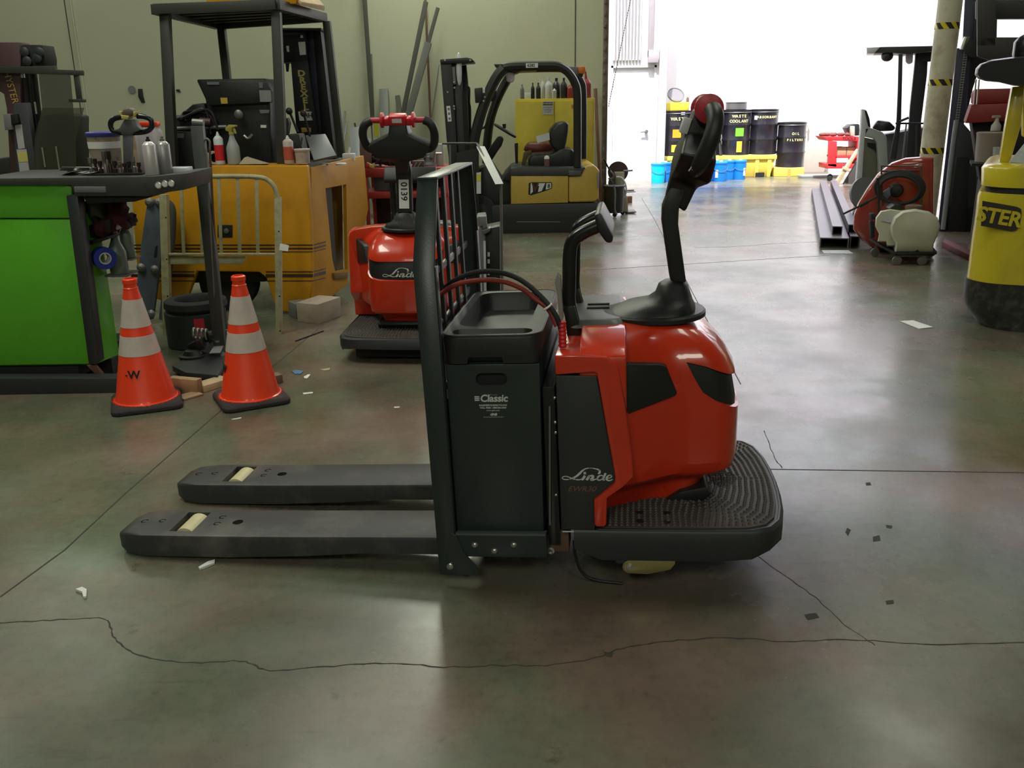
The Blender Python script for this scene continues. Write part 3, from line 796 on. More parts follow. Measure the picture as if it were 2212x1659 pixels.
def aerosol(name, label, loc, r, h, body, cap, group=None, band=None):
    T = Thing(name, label, 'spray can', loc, group=group)
    T.part('can_body', B().lathe((0, 0, 0), [(r*.95, 0), (r, h*.02), (r, h*.78), (r*.92, h*.80), (r*.55, h*.87), (r*.35, h*.88)], 20), body)
    T.part('cap', B().lathe((0, 0, 0), [(r*.35, h*.87), (r*.35, h*.93), (r*.22, h*.94), (r*.20, h)], 12), cap)
    if band: T.part('can_label', B().lathe((0, 0, 0), [(r*1.01, h*.12), (r*1.01, h*.60)], 20), band)
    return T
def spray_bottle(label, loc, r, h, body, head, rz=0, liquid=None, group=None):
    T = Thing('spray_bottle', label, 'spray bottle', loc, rz, group=group)
    T.part('bottle_body', B().lathe((0, 0, 0), [(r*.95, 0), (r, h*.03), (r, h*.42), (r*.8, h*.50), (r*.5, h*.62), (r*.34, h*.72), (r*.34, h*.76)], 20), body)
    T.part('collar', B().lathe((0, 0, 0), [(r*.40, h*.75), (r*.40, h*.82)], 14), head)
    b = B().prism([(-r*1.2, h*.95), (-r*1.2, h*.99), (r*.2, h), (r*.9, h*.93), (r*1.0, h*.86), (r*.35, h*.82), (-r*.3, h*.82), (-r*.45, h*.92)], -r*.25, r*.25)
    T.part('spray_head', b, head, bevel=r*.06)
    T.part('trigger', B().prism([(-r*.75, h*.92), (-r*.55, h*.92), (-r*.65, h*.82), (-r*.95, h*.77), (-r*1.0, h*.79)], -r*.12, r*.12), head)
    return T
def bottle(label, loc, r, h, m, group=None, neck=.3, capm=None, name='bottle', cat='bottle'):
    T = Thing(name, label, cat, loc, group=group)
    T.part('bottle_body', B().lathe((0, 0, 0), [(r*.94, 0), (r, h*.04), (r, h*.62), (r*.85, h*.72), (r*neck, h*.84), (r*neck, h*.90)], 18), m)
    T.part('cap', B().lathe((0, 0, 0), [(r*neck*1.2, h*.88), (r*neck*1.2, h)], 12), capm or m)
    return T

# ------------------------------------------------------------------ traffic cones
def cone(label, loc, rz, lean=0, mark=-50):
    T = Thing('traffic_cone', label, 'cone', loc, rz, group='traffic cones in front of the parked machines')
    def rad(z): return .160-(z-.035)*(.160-.036)/.63
    T.part('base', B().loft([[(x, y, 0.004) for x, y in rrect(-.185, .185, -.185, .185, .05)], [(x, y, .024) for x, y in rrect(-.185, .185, -.185, .185, .05)], [(x, y, .040) for x, y in rrect(-.170, .170, -.170, .170, .05)]]), CBASE, .004)
    T.part('cone_body', B().lathe((0, 0, 0), [(.172, .038), (.170, .043), (.162, .046), (rad(.06), .06), (rad(.655), .655), (.040, .658), (.034, .664), (.034, .680), (.038, .684), (.038, .705), (.030, .711), (.0255, .711), (.025, .60)], 48), ORG)
    T.part('reflective_band', B().lathe((0, 0, 0), [(rad(.30)+.0015, .30), (rad(.405)+.0015, .405)], 48), REFL)
    T.part('reflective_band', B().lathe((0, 0, 0), [(rad(.452)+.0015, .452), (rad(.60)+.0015, .60)], 48), REFL)
    st = B()
    for k in range(40):
        a = 2*math.pi*k/40
        st.box(-.003, .003, -.002, .002, .038, .0425) if False else st.cyl((.177*math.cos(a), .177*math.sin(a)*.98, .038), (.177*math.cos(a), .177*math.sin(a)*.98, .0425), .0035, n=5)
    T.part('lug', st, ORG, kind='stuff')
    # painted letters on the body
    for ch, da, sc in (('W', 0, 1.), ('-', -20, .6)):
        a = math.radians(mark+da-rz); z = .205; r_ = rad(z)+.001
        t = T.text('lettering', ch, BLK, .062*sc, (0, 0, 0), rx=90, bold=.0012, ext=.0015)
        tilt = math.atan((.160-.036)/.63)
        t.data.transform(Matrix.Rotation(a+math.pi/2, 4, 'Z') @ Matrix.Translation((0, -r_-.0005, z)) @ Matrix.Rotation(-tilt, 4, 'X'))
    return T
c1 = G(318, 872); c2 = G(543, 864)
cone('orange traffic cone with a black W, left one, beside the bright green machine', c1, 22, mark=-88)
cone('orange traffic cone standing right of the other, in front of the black lifting stand', c2, 28, mark=-150)

# ------------------------------------------------------------------ bright green machine with steel tool tray
T = Thing('utility_vehicle', 'bright green machine with charcoal corner bumper and a cluttered steel tool tray on top', 'machine', (-2.72, 5.15, 0))
gx = T.px(258, 765, z=.13)
xc = T.px(204, 786, y=0).x
T.part('body_panel', B().prism(T.xz([(-60, 474), (158, 474), (197, 786), (-60, 790)], 0), 0, .04), GRN, .004)
T.part('upper_panel', B().prism(T.xz([(-60, 398), (146, 398), (155, 403), (157, 471), (-60, 471)], 0), -.004, .04), GRN, .006)
T.part('body_side', B().prism([(-1.2, .03), (xc-.01, .03), (gx.x, gx.y), (gx.x-.3, gx.y+.15), (-1.2, gx.y+.15)], .13, 1.04, 'z'), GRN, .004)
T.part('corner_bumper', B().prism(T.xz([(143, 422), (168, 420), (214, 782), (208, 787), (192, 787)], -.02), -.025, .06), CHAR, .006)
T.part('raised_lip', B().prism(T.xz([(42, 387), (84, 387), (86, 398), (40, 398)], 0), -.002, .2), GRN, .003)
T.part('base_rail', B().prism(T.xz([(-60, 818), (258, 817), (258, 855), (-60, 855)], -.12), -.12, -.02), CHAR, .004)
T.part('base_rail', B().box(-1.2, gx.x-.05, .25, .35, 0, .10), CHAR, .004)
T.part('under_frame', B().box(-1.2, xc-.1, -.0, .8, .06, .13), BLK)
q = T.px(200, 795, y=-.02)
T.part('tow_hook', B().prism(T.xz([(188, 788), (206, 788), (226, 812), (214, 815)], .0), -.01, .02), RUST, .003)
fr = T.xz([(-60, 386), (330, 381), (330, 424), (162, 424), (153, 400), (-60, 400)], -.03)
tr = T.part('tool_tray', B().prism(fr, -.03, .62), BENCH, .004)
T.part('gauge_box', B().prism(T.xz([(320, 382), (405, 374), (398, 410), (322, 421)], -.05), -.05, .40), BENCH, .004)
for u, v in ((343, 400), (357, 397), (371, 396)):
    q = T.px(u, v, y=-.052)
    g = T.part('pressure_gauge', B().lathe((q.x, -.05, q.z), [(.018, 0), (.020, .012), (.017, .014)], 18, ax=(0, -1, 0)), STEEL)
    T.part('gauge_face', B().lathe((q.x, -.0635, q.z), [(.0145, 0), (.0145, .001)], 16, ax=(0, -1, 0)), WHTP, parent=g)
T.part('tray_drawer', B().prism(T.xz([(160, 403), (228, 403), (230, 416), (162, 416)], -.035), -.04, 0), GREYP, .003)
T.part('side_shelf', B().prism(T.xz([(178, 425), (300, 425), (330, 415), (330, 424), (290, 436), (190, 440)], .0), -.0, .30), BLK, .003)
ztop = T.px(200, 384, y=.1).z
ztab = fr[0][1]
gm = T
def on_tray(u, Y):   # point on the tray top
    a = PY(u, 380, Y); return Vector((a.x, Y, ztab+.0))
zt2 = T.px(150, 384, y=-.03).z
def tray_pt(u, v, dy):
    p = PY(u, v, 5.15+dy); return Vector((p.x, p.y, zt2+.001))
# things on the tray
p = tray_pt(236, 384, .28); m_ = mpp(p)
t = Thing('bucket', 'clear tub of dark fittings with a blue lid on the steel tray', 'bucket', p)
t.part('tub', B().lathe((0, 0, 0), [(29*m_, 0), (33*m_, 76*m_)], 28), mat('murky_plastic', (.33, .27, .22), .35, dirt=(.08, .04, .03), dscale=22, damt=.95), smooth=50)
t.part('lid', B().lathe((0, 0, 0), [(34*m_, 76*m_), (35*m_, 78*m_), (35*m_, 84*m_), (32*m_, 86*m_)], 28), mat('lid_blue', (.05, .05, .30), .4))
t.part('tub_label', B().lathe((0, 0, 0), [(32.6*m_, 52*m_), (33.4*m_, 66*m_)], 28), WHTP)
p = tray_pt(252, 384, .10); m_ = mpp(p)
t = Thing('socket_rail', 'black rail holding a row of dark sockets on the steel tray', 'socket rail', p)
t.part('rail', B().box(-58*m_, 58*m_, -.03, .03, 0, .012), BLK, .002)
for k in range(11):
    x = (-52+10.4*k)*m_; hh = random.uniform(.05, .09)
    if k in (3, 4): hh = .12
    t.part('socket', B().lathe((x, 0, .012), [(.011, 0), (.011, hh*.35), (.007, hh*.4), (.007, hh*.6), (.012, hh*.65), (.012, hh)], 10), mat('socket_dark', (.05, .032, .030), .4, metal=.6) if k % 3 else DSTEEL)
p = tray_pt(330, 384, .06); m_ = mpp(p)
aerosol('spray_can', 'plain silver-white spray can standing near the gauges on the steel tray', p, 14*m_, 80*m_, mat('can_silver', (.62, .58, .58), .35, metal=.3), BLK)
p = tray_pt(360, 380, .14); m_ = mpp(p)
aerosol('spray_can', 'grey spray can with slanted shoulder, behind the silver can on the tray', p, 14*m_, 78*m_, mat('can_grey', (.34, .33, .34), .35, metal=.4), DSTEEL)
p = tray_pt(330, 382, .42); m_ = mpp(p)
t = Thing('jug', 'milky white jug with an orange lid behind the spray cans', 'jug', p)
t.part('jug_body', B().loft([[(x, y, 0) for x, y in rrect(-24*m_, 30*m_, -.05, .05, .03)], [(x, y, 80*m_) for x, y in rrect(-24*m_, 30*m_, -.05, .05, .03)], [(x, y, 92*m_) for x, y in rrect(-16*m_, 24*m_, -.04, .04, .03)]]), mat('milky', (.52, .47, .50), .5), .004)
t.part('lid', B().loft([[(x, y, 92*m_) for x, y in rrect(-14*m_, 28*m_, -.045, .045, .03)], [(x, y, 101*m_) for x, y in rrect(-14*m_, 28*m_, -.045, .045, .03)]]), ORG, .004)
p = tray_pt(297, 380, .38); m_ = mpp(p)
solo('carton', 'thin tan and teal carton between the tub and the jug', 'box', B().box(-13*m_, 9*m_, 0, .04, 0, 88*m_).box(9*m_, 12*m_, 0, .04, 0, 76*m_), BRISTLE, p, bevel=.002)
p = tray_pt(172, 384, .14)
b = B()
for k in range(7):
    M_ = Matrix.Translation((random.uniform(-.10, .10), random.uniform(-.02, .05), .004+.006*k)) @ Euler((random.uniform(-.2, .2), random.uniform(-.25, .25), random.uniform(0, 3))).to_matrix().to_4x4()
    c = B().box(-.06, .06, -.035, .035, 0, .002); c.xf(M_); me_ = bpy.data.meshes.new('t'); c.bm.to_mesh(me_); b.bm.from_mesh(me_); bpy.data.meshes.remove(me_)
solo('paper_scraps', 'crumpled grey paper and wrappers at the left of the tray', 'paper', b, mat('dirty_paper', (.30, .30, .27), .8), p, kind='stuff')
p = tray_pt(385, 372, .2)
solo('parts_box', 'flat grey box lying at the right end of the tray', 'box', B().box(-.05, .06, -.05, .08, 0, .03), LGREY, p, bevel=.003)
# things hung on the side of the green machine
def sidep(u, v, Y): return PY(u, v, Y)
t = Thing('tape_roll', 'roll of bright blue masking tape hung on the green machine side', 'tape', sidep(224, 557, 5.28), 0, rot=Matrix.Rotation(math.radians(40), 4, 'Z'))
m_ = mpp(sidep(226, 557, 5.34))
t.part('tape', B().loft([[(r*math.cos(a), y, r*math.sin(a)) for a in [2*math.pi*k/28 for k in range(28)]] for r, y in ((.034, -.03), (.064, -.03), (.064, .03), (.034, .03))], cap=False, close=True), BLUED)
t.part('core', B().loft([[(r*math.cos(a), y, r*math.sin(a)) for a in [2*math.pi*k/28 for k in range(28)]] for r, y in ((.028, -.031), (.0345, -.031), (.0345, .031), (.028, .031))], cap=False, close=True), LGREY)
gm.part('hook_bar', B().prism(gm.xz([(195, 520), (240, 508), (242, 514), (197, 528)], .16), .10, .28), BLK, .002)
gm.part('side_bin', B().prism(gm.xz([(196, 486), (246, 470), (248, 500), (198, 512)], .22), .16, .40), BLK, .003)
p = sidep(259, 590, 5.40); m_ = mpp(p)
spray_bottle('clear spray bottle with pale pink head, half full, hung beside the blue tape', p, 19*m_, 112*m_, PVC, mat('pale_pink', (.40, .30, .29), .5))
p = sidep(279, 556, 5.50); m_ = mpp(p)
bottle('small cloudy bottle behind the pink-headed spray bottle', p, 13*m_, 78*m_, PVC, capm=mat('brown_cap', (.12, .08, .05), .5))
gm.part('bottle_shelf', B().prism(gm.xz([(236, 590), (284, 590), (284, 594), (236, 594)], .25), .18, .36), DSTEEL, .001)
gm.part('bottle_shelf', B().prism(gm.xz([(264, 556), (296, 556), (296, 559), (264, 559)], .35), .28, .42), DSTEEL, .001)
def rag(name, label, u, v, Y, ru, rv, m, seed):
    random.seed(seed)
    p = sidep(u, v, Y); m_ = mpp(p); b = B().ball((0, 0, 0), ru*m_, .07, rv*m_, 24)
    for vt in b.bm.verts:
        d = vt.co.normalized(); k = 1+.22*math.sin(9*d.x+seed)+.2*math.cos(11*d.z+4*d.x)+.12*math.sin(17*d.z)
        vt.co = Vector((vt.co.x*k, vt.co.y, vt.co.z*k))
    return solo(name, label, 'rag', b, m, p, smooth=80)
rag('shop_rag', 'bunched dark red rag hanging under the tool tray', 252, 462, 5.42, 31, 34, CLOTH, 3)
rag('shop_rag', 'small dark red rag bunched left of the larger one', 222, 492, 5.36, 22, 22, CLOTH, 5)
rag('work_glove', 'dark olive glove hung at the left under the tool tray', 205, 446, 5.34, 20, 28, mat('olive_cloth', (.035, .045, .02), .9), 9)
rag('shop_rag', 'purple-black rag tip above the spray bottles', 280, 475, 5.5, 12, 14, mat('purple_cloth', (.03, .015, .04), .9), 11)

# ------------------------------------------------------------------ maroon mast truck at the far left
T = Thing('forklift_mast', 'maroon and black lift mast with a hazed clear guard at far left', 'forklift', (-4.0, 6.6, 0))
T.part('mast_channel', B().prism(T.xz([(-60, 90), (42, 91), (45, 112), (44, 205), (62, 420), (24, 420), (14, 234), (8, 203), (-4, 196), (-60, 196)], 0), 0, .14), MAROON, .006)
T.text('lettering', 'HYSTER', mat('amber_print', (.50, .30, .10), .5), 34*mpp(T.px(22, 190, y=0) + T.M.translation)*.62, tuple(T.px(23.5, 188.5, y=-.003)), ry=83, sx=.92)
T.part('inner_channel', B().prism(T.xz([(26, 248), (30, 222), (58, 222), (86, 420), (40, 420)], -.03), -.03, .03), mat('slate_channel', (.055, .053, .065), .45), .005)
T.part('lift_cylinder', tb(T, [(50, 130), (80, 420)], .07, .045, 14, False), BLKG)
T.part('lift_cylinder', tb(T, [(66, 150), (96, 420)], .10, .040, 14, False), BLKG)
T.part('lift_ram', tb(T, [(47, 155), (49, 168)], .02, .018, 10, False), STEEL)
T.part('cross_head', B().prism(T.xz([(44, 100), (50, 96), (90, 97), (97, 128), (97, 146), (44, 148)], .02), .02, .2), BLK, .006)
for u, v in ((52, 112), (84, 112), (80, 125), (58, 132)):
    q = T.px(u, v, y=.0); T.part('chain_pulley', B().lathe((q.x, .01, q.z), [(.03, 0), (.032, .01), (.024, .014), (.01, .018)], 16, ax=(0, -1, 0)), CHAR)
T.part('guard_bar', B().prism(T.xz([(-20, 145), (118, 142), (119, 150), (176, 152), (177, 163), (-20, 157)], -.05), -.05, -.01), mat('olive_black', (.035, .038, .028), .5), .003)
T.part('guard_frame', B().prism(T.xz([(158, 160), (166, 160), (173, 215), (165, 216)], -.04), -.04, .0).prism(T.xz([(148, 214), (179, 214), (180, 221), (150, 221)], -.04), -.05, .01), mat('olive_black', (.04, .04, .03), .5), .002)
T.part('clear_guard', B().prism(T.xz([(84, 160), (152, 160), (166, 320), (186, 420), (70, 420), (76, 290), (92, 235)], -.05), -.055, -.05), mat('hazed_acrylic', (.07, .07, .06), .25, alpha=.6, dirt=(.015, .015, .012), dscale=5, damt=.9))
T.part('clear_guard', B().prism(T.xz([(92, 233), (182, 233), (164, 300), (166, 420), (80, 420), (78, 300)], -.09), -.095, -.09), mat('hazed_acrylic2', (.07, .07, .05), .2, alpha=.5))
T.part('tank_body', B().prism(T.xz([(84, 250), (120, 245), (158, 250), (160, 420), (84, 420)], .03), .03, .3), mat('dusky_black', (.02, .02, .02), .6), .02)
for u0, v0, u1, v1 in ((91, 318, 98, 361), (121, 316, 131, 384), (75, 220, 79, 246)):
    T.part('guide_rod', tb(T, [(u0, v0), (u1, v1)], -.10, .007, 8, False), STEEL)
T.part('instruction_label', B().prism(T.xz([(32, 270), (47, 269), (54, 320), (40, 322)], -.032), -.034, -.03), mat('lilac_label', (.46, .42, .46), .6))
T.part('warning_label', B().prism(T.xz([(36, 323), (57, 322), (66, 384), (45, 384)], -.032), -.034, -.03), mat('lilac_label', (.46, .42, .46), .6))
T.part('warning_patch', B().prism(T.xz([(37, 329), (58, 328), (61, 349), (41, 350)], -.036), -.036, -.034), LETY, label='yellow warning patch')
T.part('switch_box', B().prism(T.xz([(8, 246), (24, 246), (28, 280), (12, 281)], -.05), -.06, .0), mat('mauve_box', (.20, .18, .20), .5), .003)
T.part('switch_box', B().prism(T.xz([(24, 248), (38, 246), (42, 265), (26, 270)], -.05), -.06, .0), BLK, .003)
T.part('truck_body', B().prism(T.xz([(-60, 350), (20, 338), (28, 420), (-60, 430)], .1), .1, .6).box(-.6, .55, .1, .6, .02, .9), mat('very_dark_green', (.012, .014, .01), .7), .02)
T.part('foot_plate', B().box(-.6, .5, -.1, .5, 0, .06), BLK, .005)

# ------------------------------------------------------------------ steering head of the small pallet stacker behind the tray
T = Thing('stacker', 'grey stacker tiller head with yellow trim and black oval grip, behind the tray', 'stacker', (-2.6, 5.33, 0))
T.part('tiller_loop', B().tube([T.px(u, v, y=0) for u, v in bez2] if False else bez([T.px(u, v, y=0) for u, v in ((268, 252), (248, 256), (239, 266), (243, 281), (256, 286), (285, 287), (315, 284), (328, 273), (325, 258), (310, 252), (296, 251))], 4), .015, 10), BLKG)
T.part('head_body', B().prism(T.xz([(262, 276), (272, 258), (294, 258), (300, 272), (310, 280), (290, 288), (288, 292), (268, 292), (265, 286), (250, 282)], 0), -.03, .03), mat('slate_plastic', (.10, .10, .115), .45), .008)
T.part('horn_cap', B().prism(T.xz([(268, 248), (271, 235), (285, 232), (292, 239), (292, 250)], 0), -.04, .03), mat('taupe_plastic', (.16, .12, .11), .5), .01)
T.part('trim_cap', B().prism(T.xz([(268, 248), (285, 250), (283, 257), (269, 257)], 0), -.045, .03).prism(T.xz([(261, 240), (267, 240), (268, 252), (264, 250)], 0), -.03, .03).prism(T.xz([(292, 241), (298, 240), (296, 251), (291, 253)], 0), -.03, .03), LETY, .003, label='yellow trim')
T.part('tiller_arm', B().prism(T.xz([(268, 290), (286, 290), (284, 376), (270, 376)], 0), -.025, .025), mat('slate_plastic', (.10, .10, .115), .45), .006)

# ------------------------------------------------------------------ yellow truck with overhead guard
YB = 7.0
T = Thing('forklift', 'old yellow sideloader truck body with brown stripes and a charcoal overhead guard', 'forklift', (-2.2, YB, 0))
YT = T
front = [(283, 410), (330, 396), (430, 362), (450, 358), (664, 358), (672, 470), (675, 600), (668, 664), (640, 677), (604, 672), (592, 655), (575, 600), (560, 588), (425, 586), (405, 640), (370, 652), (300, 640)]
T.part('body_panel', B().prism(T.xz(front, 0), 0, .08), YEL, .01)
T.part('body_core', B().box(T.px(300, 500, y=0).x, T.px(655, 500, y=0).x, .08, 1.2, .25, 1.06), mat('dark_bay', (.02, .018, .014), .8))
A = T.M @ T.px(674, 600, y=.02); C_ = PY(780, 600, 7.95)
S = side_sub(T, A, C_)
zt_ = T.px(664, 358, y=0).z
sp = S.xz([(672, 362), (786, 336), (796, 450), (775, 545), (752, 590), (752, 612), (700, 655), (676, 676)], 0)
pan = S.part('side_panel', B().prism(sp, 0, .03), YEL, .004)
bb = B().prism(S.xz([(703, 407), (748, 398), (751, 582), (724, 586), (718, 560)], 0), -.2, .3).xf(S.K)
cut(pan, bb)
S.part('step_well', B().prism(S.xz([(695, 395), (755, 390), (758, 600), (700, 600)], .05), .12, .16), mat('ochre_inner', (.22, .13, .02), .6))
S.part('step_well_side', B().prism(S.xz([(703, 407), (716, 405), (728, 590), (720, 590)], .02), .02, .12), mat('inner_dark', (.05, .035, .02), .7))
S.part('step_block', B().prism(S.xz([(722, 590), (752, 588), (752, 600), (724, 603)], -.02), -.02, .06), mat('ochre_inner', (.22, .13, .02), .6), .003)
BRN = mat('brown_stripe', (.06, .028, .012), .5)
for v0, v1 in ((528, 531), (535, 539), (543, 545), (586, 588.5), (592, 599), (606, 608)):
    x_end = 592 if v0 > 580 else 676
    for ua, ub in (((283, 676),) if v0 < 580 else ((283, 420), (574, 676))):
        T.part('stripe', B().prism(T.xz([(ua, v0), (ub, v0), (ub, v1), (ua, v1)], -.002), -.002, .0), BRN)
    S.part('stripe', B().prism(S.xz([(676, v0), (704, v0-7), (704, v1-7), (676, v1)], -.002), -.002, .0), BRN)
    S.part('stripe', B().prism(S.xz([(757, v0-20), (772, v0-25), (772, v1-25), (757, v1-20)], -.002), -.002, .0), BRN) if v0 < 540 else None
T.part('keyhole_plate', B().prism(T.xz([(470, 486), (502, 486), (502, 513), (470, 513)], -.004), -.004, .0), BLK, .001)
q = T.px(489, 499, y=-.006); T.part('latch', B().lathe((q.x, -.004, q.z), [(.02, 0), (.02, .008), (.008, .012)], 14, ax=(0, -1, 0)), DSTEEL)
T.part('top_deck', B().hull8([tuple(T.px(440, 360, y=.03)), tuple(T.px(664, 360, y=.03)), tuple(T.px(664, 352, y=.22)), tuple(T.px(440, 352, y=.22))], [tuple(T.px(440, 364, y=.03)), tuple(T.px(664, 364, y=.03)), tuple(T.px(664, 356, y=.22)), tuple(T.px(440, 356, y=.22))]), YEL, .003)
zd = zt_-.03
T.part('deck_plate', B().prism([(-.55, .10), (T.px(650, 360, y=0).x, .10), (T.px(650, 360, y=0).x+.22, 1.25), (-.5, 1.25)], zd-.04, zd, 'z'), mat('deck_dark', (.03, .025, .02), .7))
T.part('front_wheel', B().lathe((T.px(500, 650, y=.2).x, .12, .23), [(.06, 0), (.20, .01), (.225, .03), (.225, .17), (.20, .19), (.06, .20)], 28, ax=(0, 1, 0)), RUB)
T.part('front_wheel', B().lathe((T.px(690, 650, y=.9).x, .75, .20), [(.06, 0), (.18, .01), (.2, .03), (.2, .17), (.18, .19), (.06, .20)], 28, ax=(0, 1, 0)), RUB)
# overhead guard
def gp(u, v, y): return T.px(u, v, y=y)
yf, yb = .2, 1.15
legs = [((357, 30), (374, 372), yf), ((597, 26), (611, 372), yf), ((478, 55), (505, 300), yb), ((706, 46), (738, 340), yb)]
for (u0, v0), (u1, v1), y in legs:
    T.part('guard_post', B().bar(gp(u0, v0, y), gp(u1, v1, y), .068 if y == yf else .062, .07, up=(0, 1, 0)), mat('guard_paint', (.045, .048, .042), .45), .004)
g4 = [gp(334, 20, yf-.05), gp(596, 10, yf-.05), gp(700, 38, yb+.05), gp(470, 54, yb+.05)]
GP = mat('guard_paint', (.045, .048, .042), .45)
for a, c in ((0, 1), (1, 2), (2, 3), (3, 0)):
    T.part('guard_rail', B().bar(g4[a], g4[c], .06, .07), GP, .003)
for k in range(1, 6):
    t_ = k/6
    T.part('guard_slat', B().bar(g4[0].lerp(g4[3], t_), g4[1].lerp(g4[2], t_), .05, .015), GP, .002)
T.part('guard_sheet', B().hull8([tuple(p+Vector((0, 0, .01))) for p in g4], [tuple(p+Vector((0, 0, .016))) for p in g4]), mat('guard_dark', (.03, .03, .03), .6))
# engine and controls under the guard
T.part('control_housing', B().prism(T.xz([(432, 172), (580, 170), (590, 190), (594, 360), (470, 360), (452, 215)], .55), .45, .75), mat('engine_black', (.014, .014, .015), .5), .015)
T.part('control_panel', B().prism(T.xz([(436, 176), (575, 173), (590, 195), (588, 222), (455, 228)], .44), .40, .45), BLKP, .008)
for pts, m in (([(476, 211), (491, 211), (492, 224), (478, 224)], mat('amber_tag', (.55, .35, .05), .5)), ([(447, 177), (473, 177), (474, 183), (448, 183)], GREYP), ([(560, 195), (585, 195), (586, 220), (562, 220)], mat('pale_sticker', (.25, .27, .27), .5)), ([(559, 178), (568, 178), (568, 190), (560, 190)], GREYP), ([(563, 270), (575, 270), (575, 276), (563, 276)], WHTP), ([(560, 237), (582, 237), (580, 244), (563, 245)], GREYP)):
    T.part('control_sticker', B().prism(T.xz(pts, .395), .392, .398), m)
T.part('gauge_ring', B().lathe(T.px(516, 247, y=.40), [(.03, 0), (.035, .01), (.02, .02)], 16, ax=(0, -1, 0)), DSTEEL)
T.part('handle_arc', tb(T, [(527, 292), (536, 299), (545, 290)], .38, .012), STEEL)
T.part('engine_block', B().prism(T.xz([(372, 272), (428, 225), (455, 222), (470, 300), (470, 362), (372, 362)], .6), .45, .8), mat('engine_black', (.014, .014, .015), .5), .02)
random.seed(3)
for k in range(9):
    pts = [(375+random.random()*30, 262-random.random()*10), (395+random.random()*30, 238+random.random()*18), (430+random.random()*20, 235+random.random()*25), (455+random.random()*20, 270+random.random()*25)]
    T.part('hose', tb(T, pts, .40+random.random()*.05, .011), BLKP)
T.part('air_tube', tb(T, [(372, 278), (490, 274)], .42, .016, 10, False), DSTEEL)
T.part('filter_can', B().cyl(T.px(432, 262, y=.38), T.px(456, 264, y=.38), .030, n=16), MAROON)
T.part('battery_box', B().prism(T.xz([(376, 284), (452, 282), (455, 360), (376, 362)], .42), .32, .5), BLKP, .006)
T.part('box_mark', B().prism(T.xz([(383, 288), (397, 288), (397, 298), (383, 298)], .318), .316, .32), GREYP)
# levers, slanted cover
for (u0, v0), (u1, v1), m in (((625, 240), (643, 285), MAST), ((656, 245), (678, 325), mat('maroon_knob', (.05, .02, .02), .4))):
    T.part('lever_rod', tb(T, [(u0, v0), (u1, v1)], .5, .010, 8, False), BLK)
    T.part('lever_knob', B().ball(T.px(u0, v0, y=.5), .028, n=14), m)
T.part('lever_box', B().prism(T.xz([(620, 290), (652, 288), (665, 345), (612, 345)], .5), .4, .6), BLKP, .01)
T.part('slanted_cover', B().hull8([P3(T, 660, 292, .50), P3(T, 703, 289, .55), P3(T, 727, 335, .30), P3(T, 678, 346, .22)], [P3(T, 660, 296, .53), P3(T, 703, 293, .58), P3(T, 727, 340, .33), P3(T, 678, 350, .25)]), GREYP, .003)
T.part('seat_back', B().prism(T.xz([(610, 258), (622, 254), (626, 265), (622, 292), (611, 292)], .4), .38, .46), BLKP, .008)
T.part('lever_stub', tb(T, [(652, 313), (656, 326)], .2, .005, 6, False), STEEL)
# mast with stacked letters
MY = 1.35
def mast_pan(pts, y0, y1, name, m, bev=.005): return T.part(name, B().prism(T.xz(pts, y0), y0, y1), m, bev)
mast_pan([(602, 64), (660, 62), (664, 132), (602, 136)], MY, MY+.25, 'mast_head', MAST)
mast_pan([(628, 134), (664, 130), (694, 345), (645, 345)], MY, MY+.12, 'mast_channel', MAST)
mast_pan([(660, 64), (676, 66), (700, 345), (690, 345)], MY+.05, MY+.2, 'mast_rail', MASTB)
mast_pan([(676, 72), (692, 60), (724, 345), (700, 345)], MY+.05, MY+.25, 'mast_rail', MAST)
mast_pan([(600, 60), (694, 60), (694, 66), (600, 66)], MY-.02, MY+.2, 'mast_crossbar', MAST)
mast_pan([(616, 136), (624, 136), (622, 155), (618, 155)], MY, MY+.03, 'mast_catch', MAST)
mast_pan([(644, 91), (659, 90), (661, 118), (648, 119)], MY-.004, MY, 'mast_label', WHTP, 0)
mast_pan([(618, 99), (624, 99), (625, 112), (620, 112)], MY-.004, MY, 'mast_label', WHTP, 0)
mast_pan([(649, 76), (654, 76), (655, 82), (649, 82)], MY-.004, MY, 'mast_label', WHTP, 0)
wp = [(644, 241), (673, 241), (675, 260), (647, 261)]
mast_pan(wp, MY-.004, MY, 'mast_label', WHTP, 0)
mm = mpp(T.M @ T.px(660, 200, y=MY))
for i, ch in enumerate('DREXEL'):
    u = 651+i*2.0; v = 159+i*14.6
    T.text('lettering', ch, mat('gold_letters', (.55, .48, .16), .5), 17*mm, tuple(T.px(u, v, y=MY-.004)), sx=1.25, bold=.003)
T.text('lettering', 'HH', BLK, 14*mm, tuple(T.px(665, 250, y=MY-.006)), bold=.001)
mast_pan([(650, 276), (670, 276), (671, 285), (652, 286)], MY-.03, MY, 'amber_reflector', mat('amber_tag', (.55, .35, .05), .5), .001)
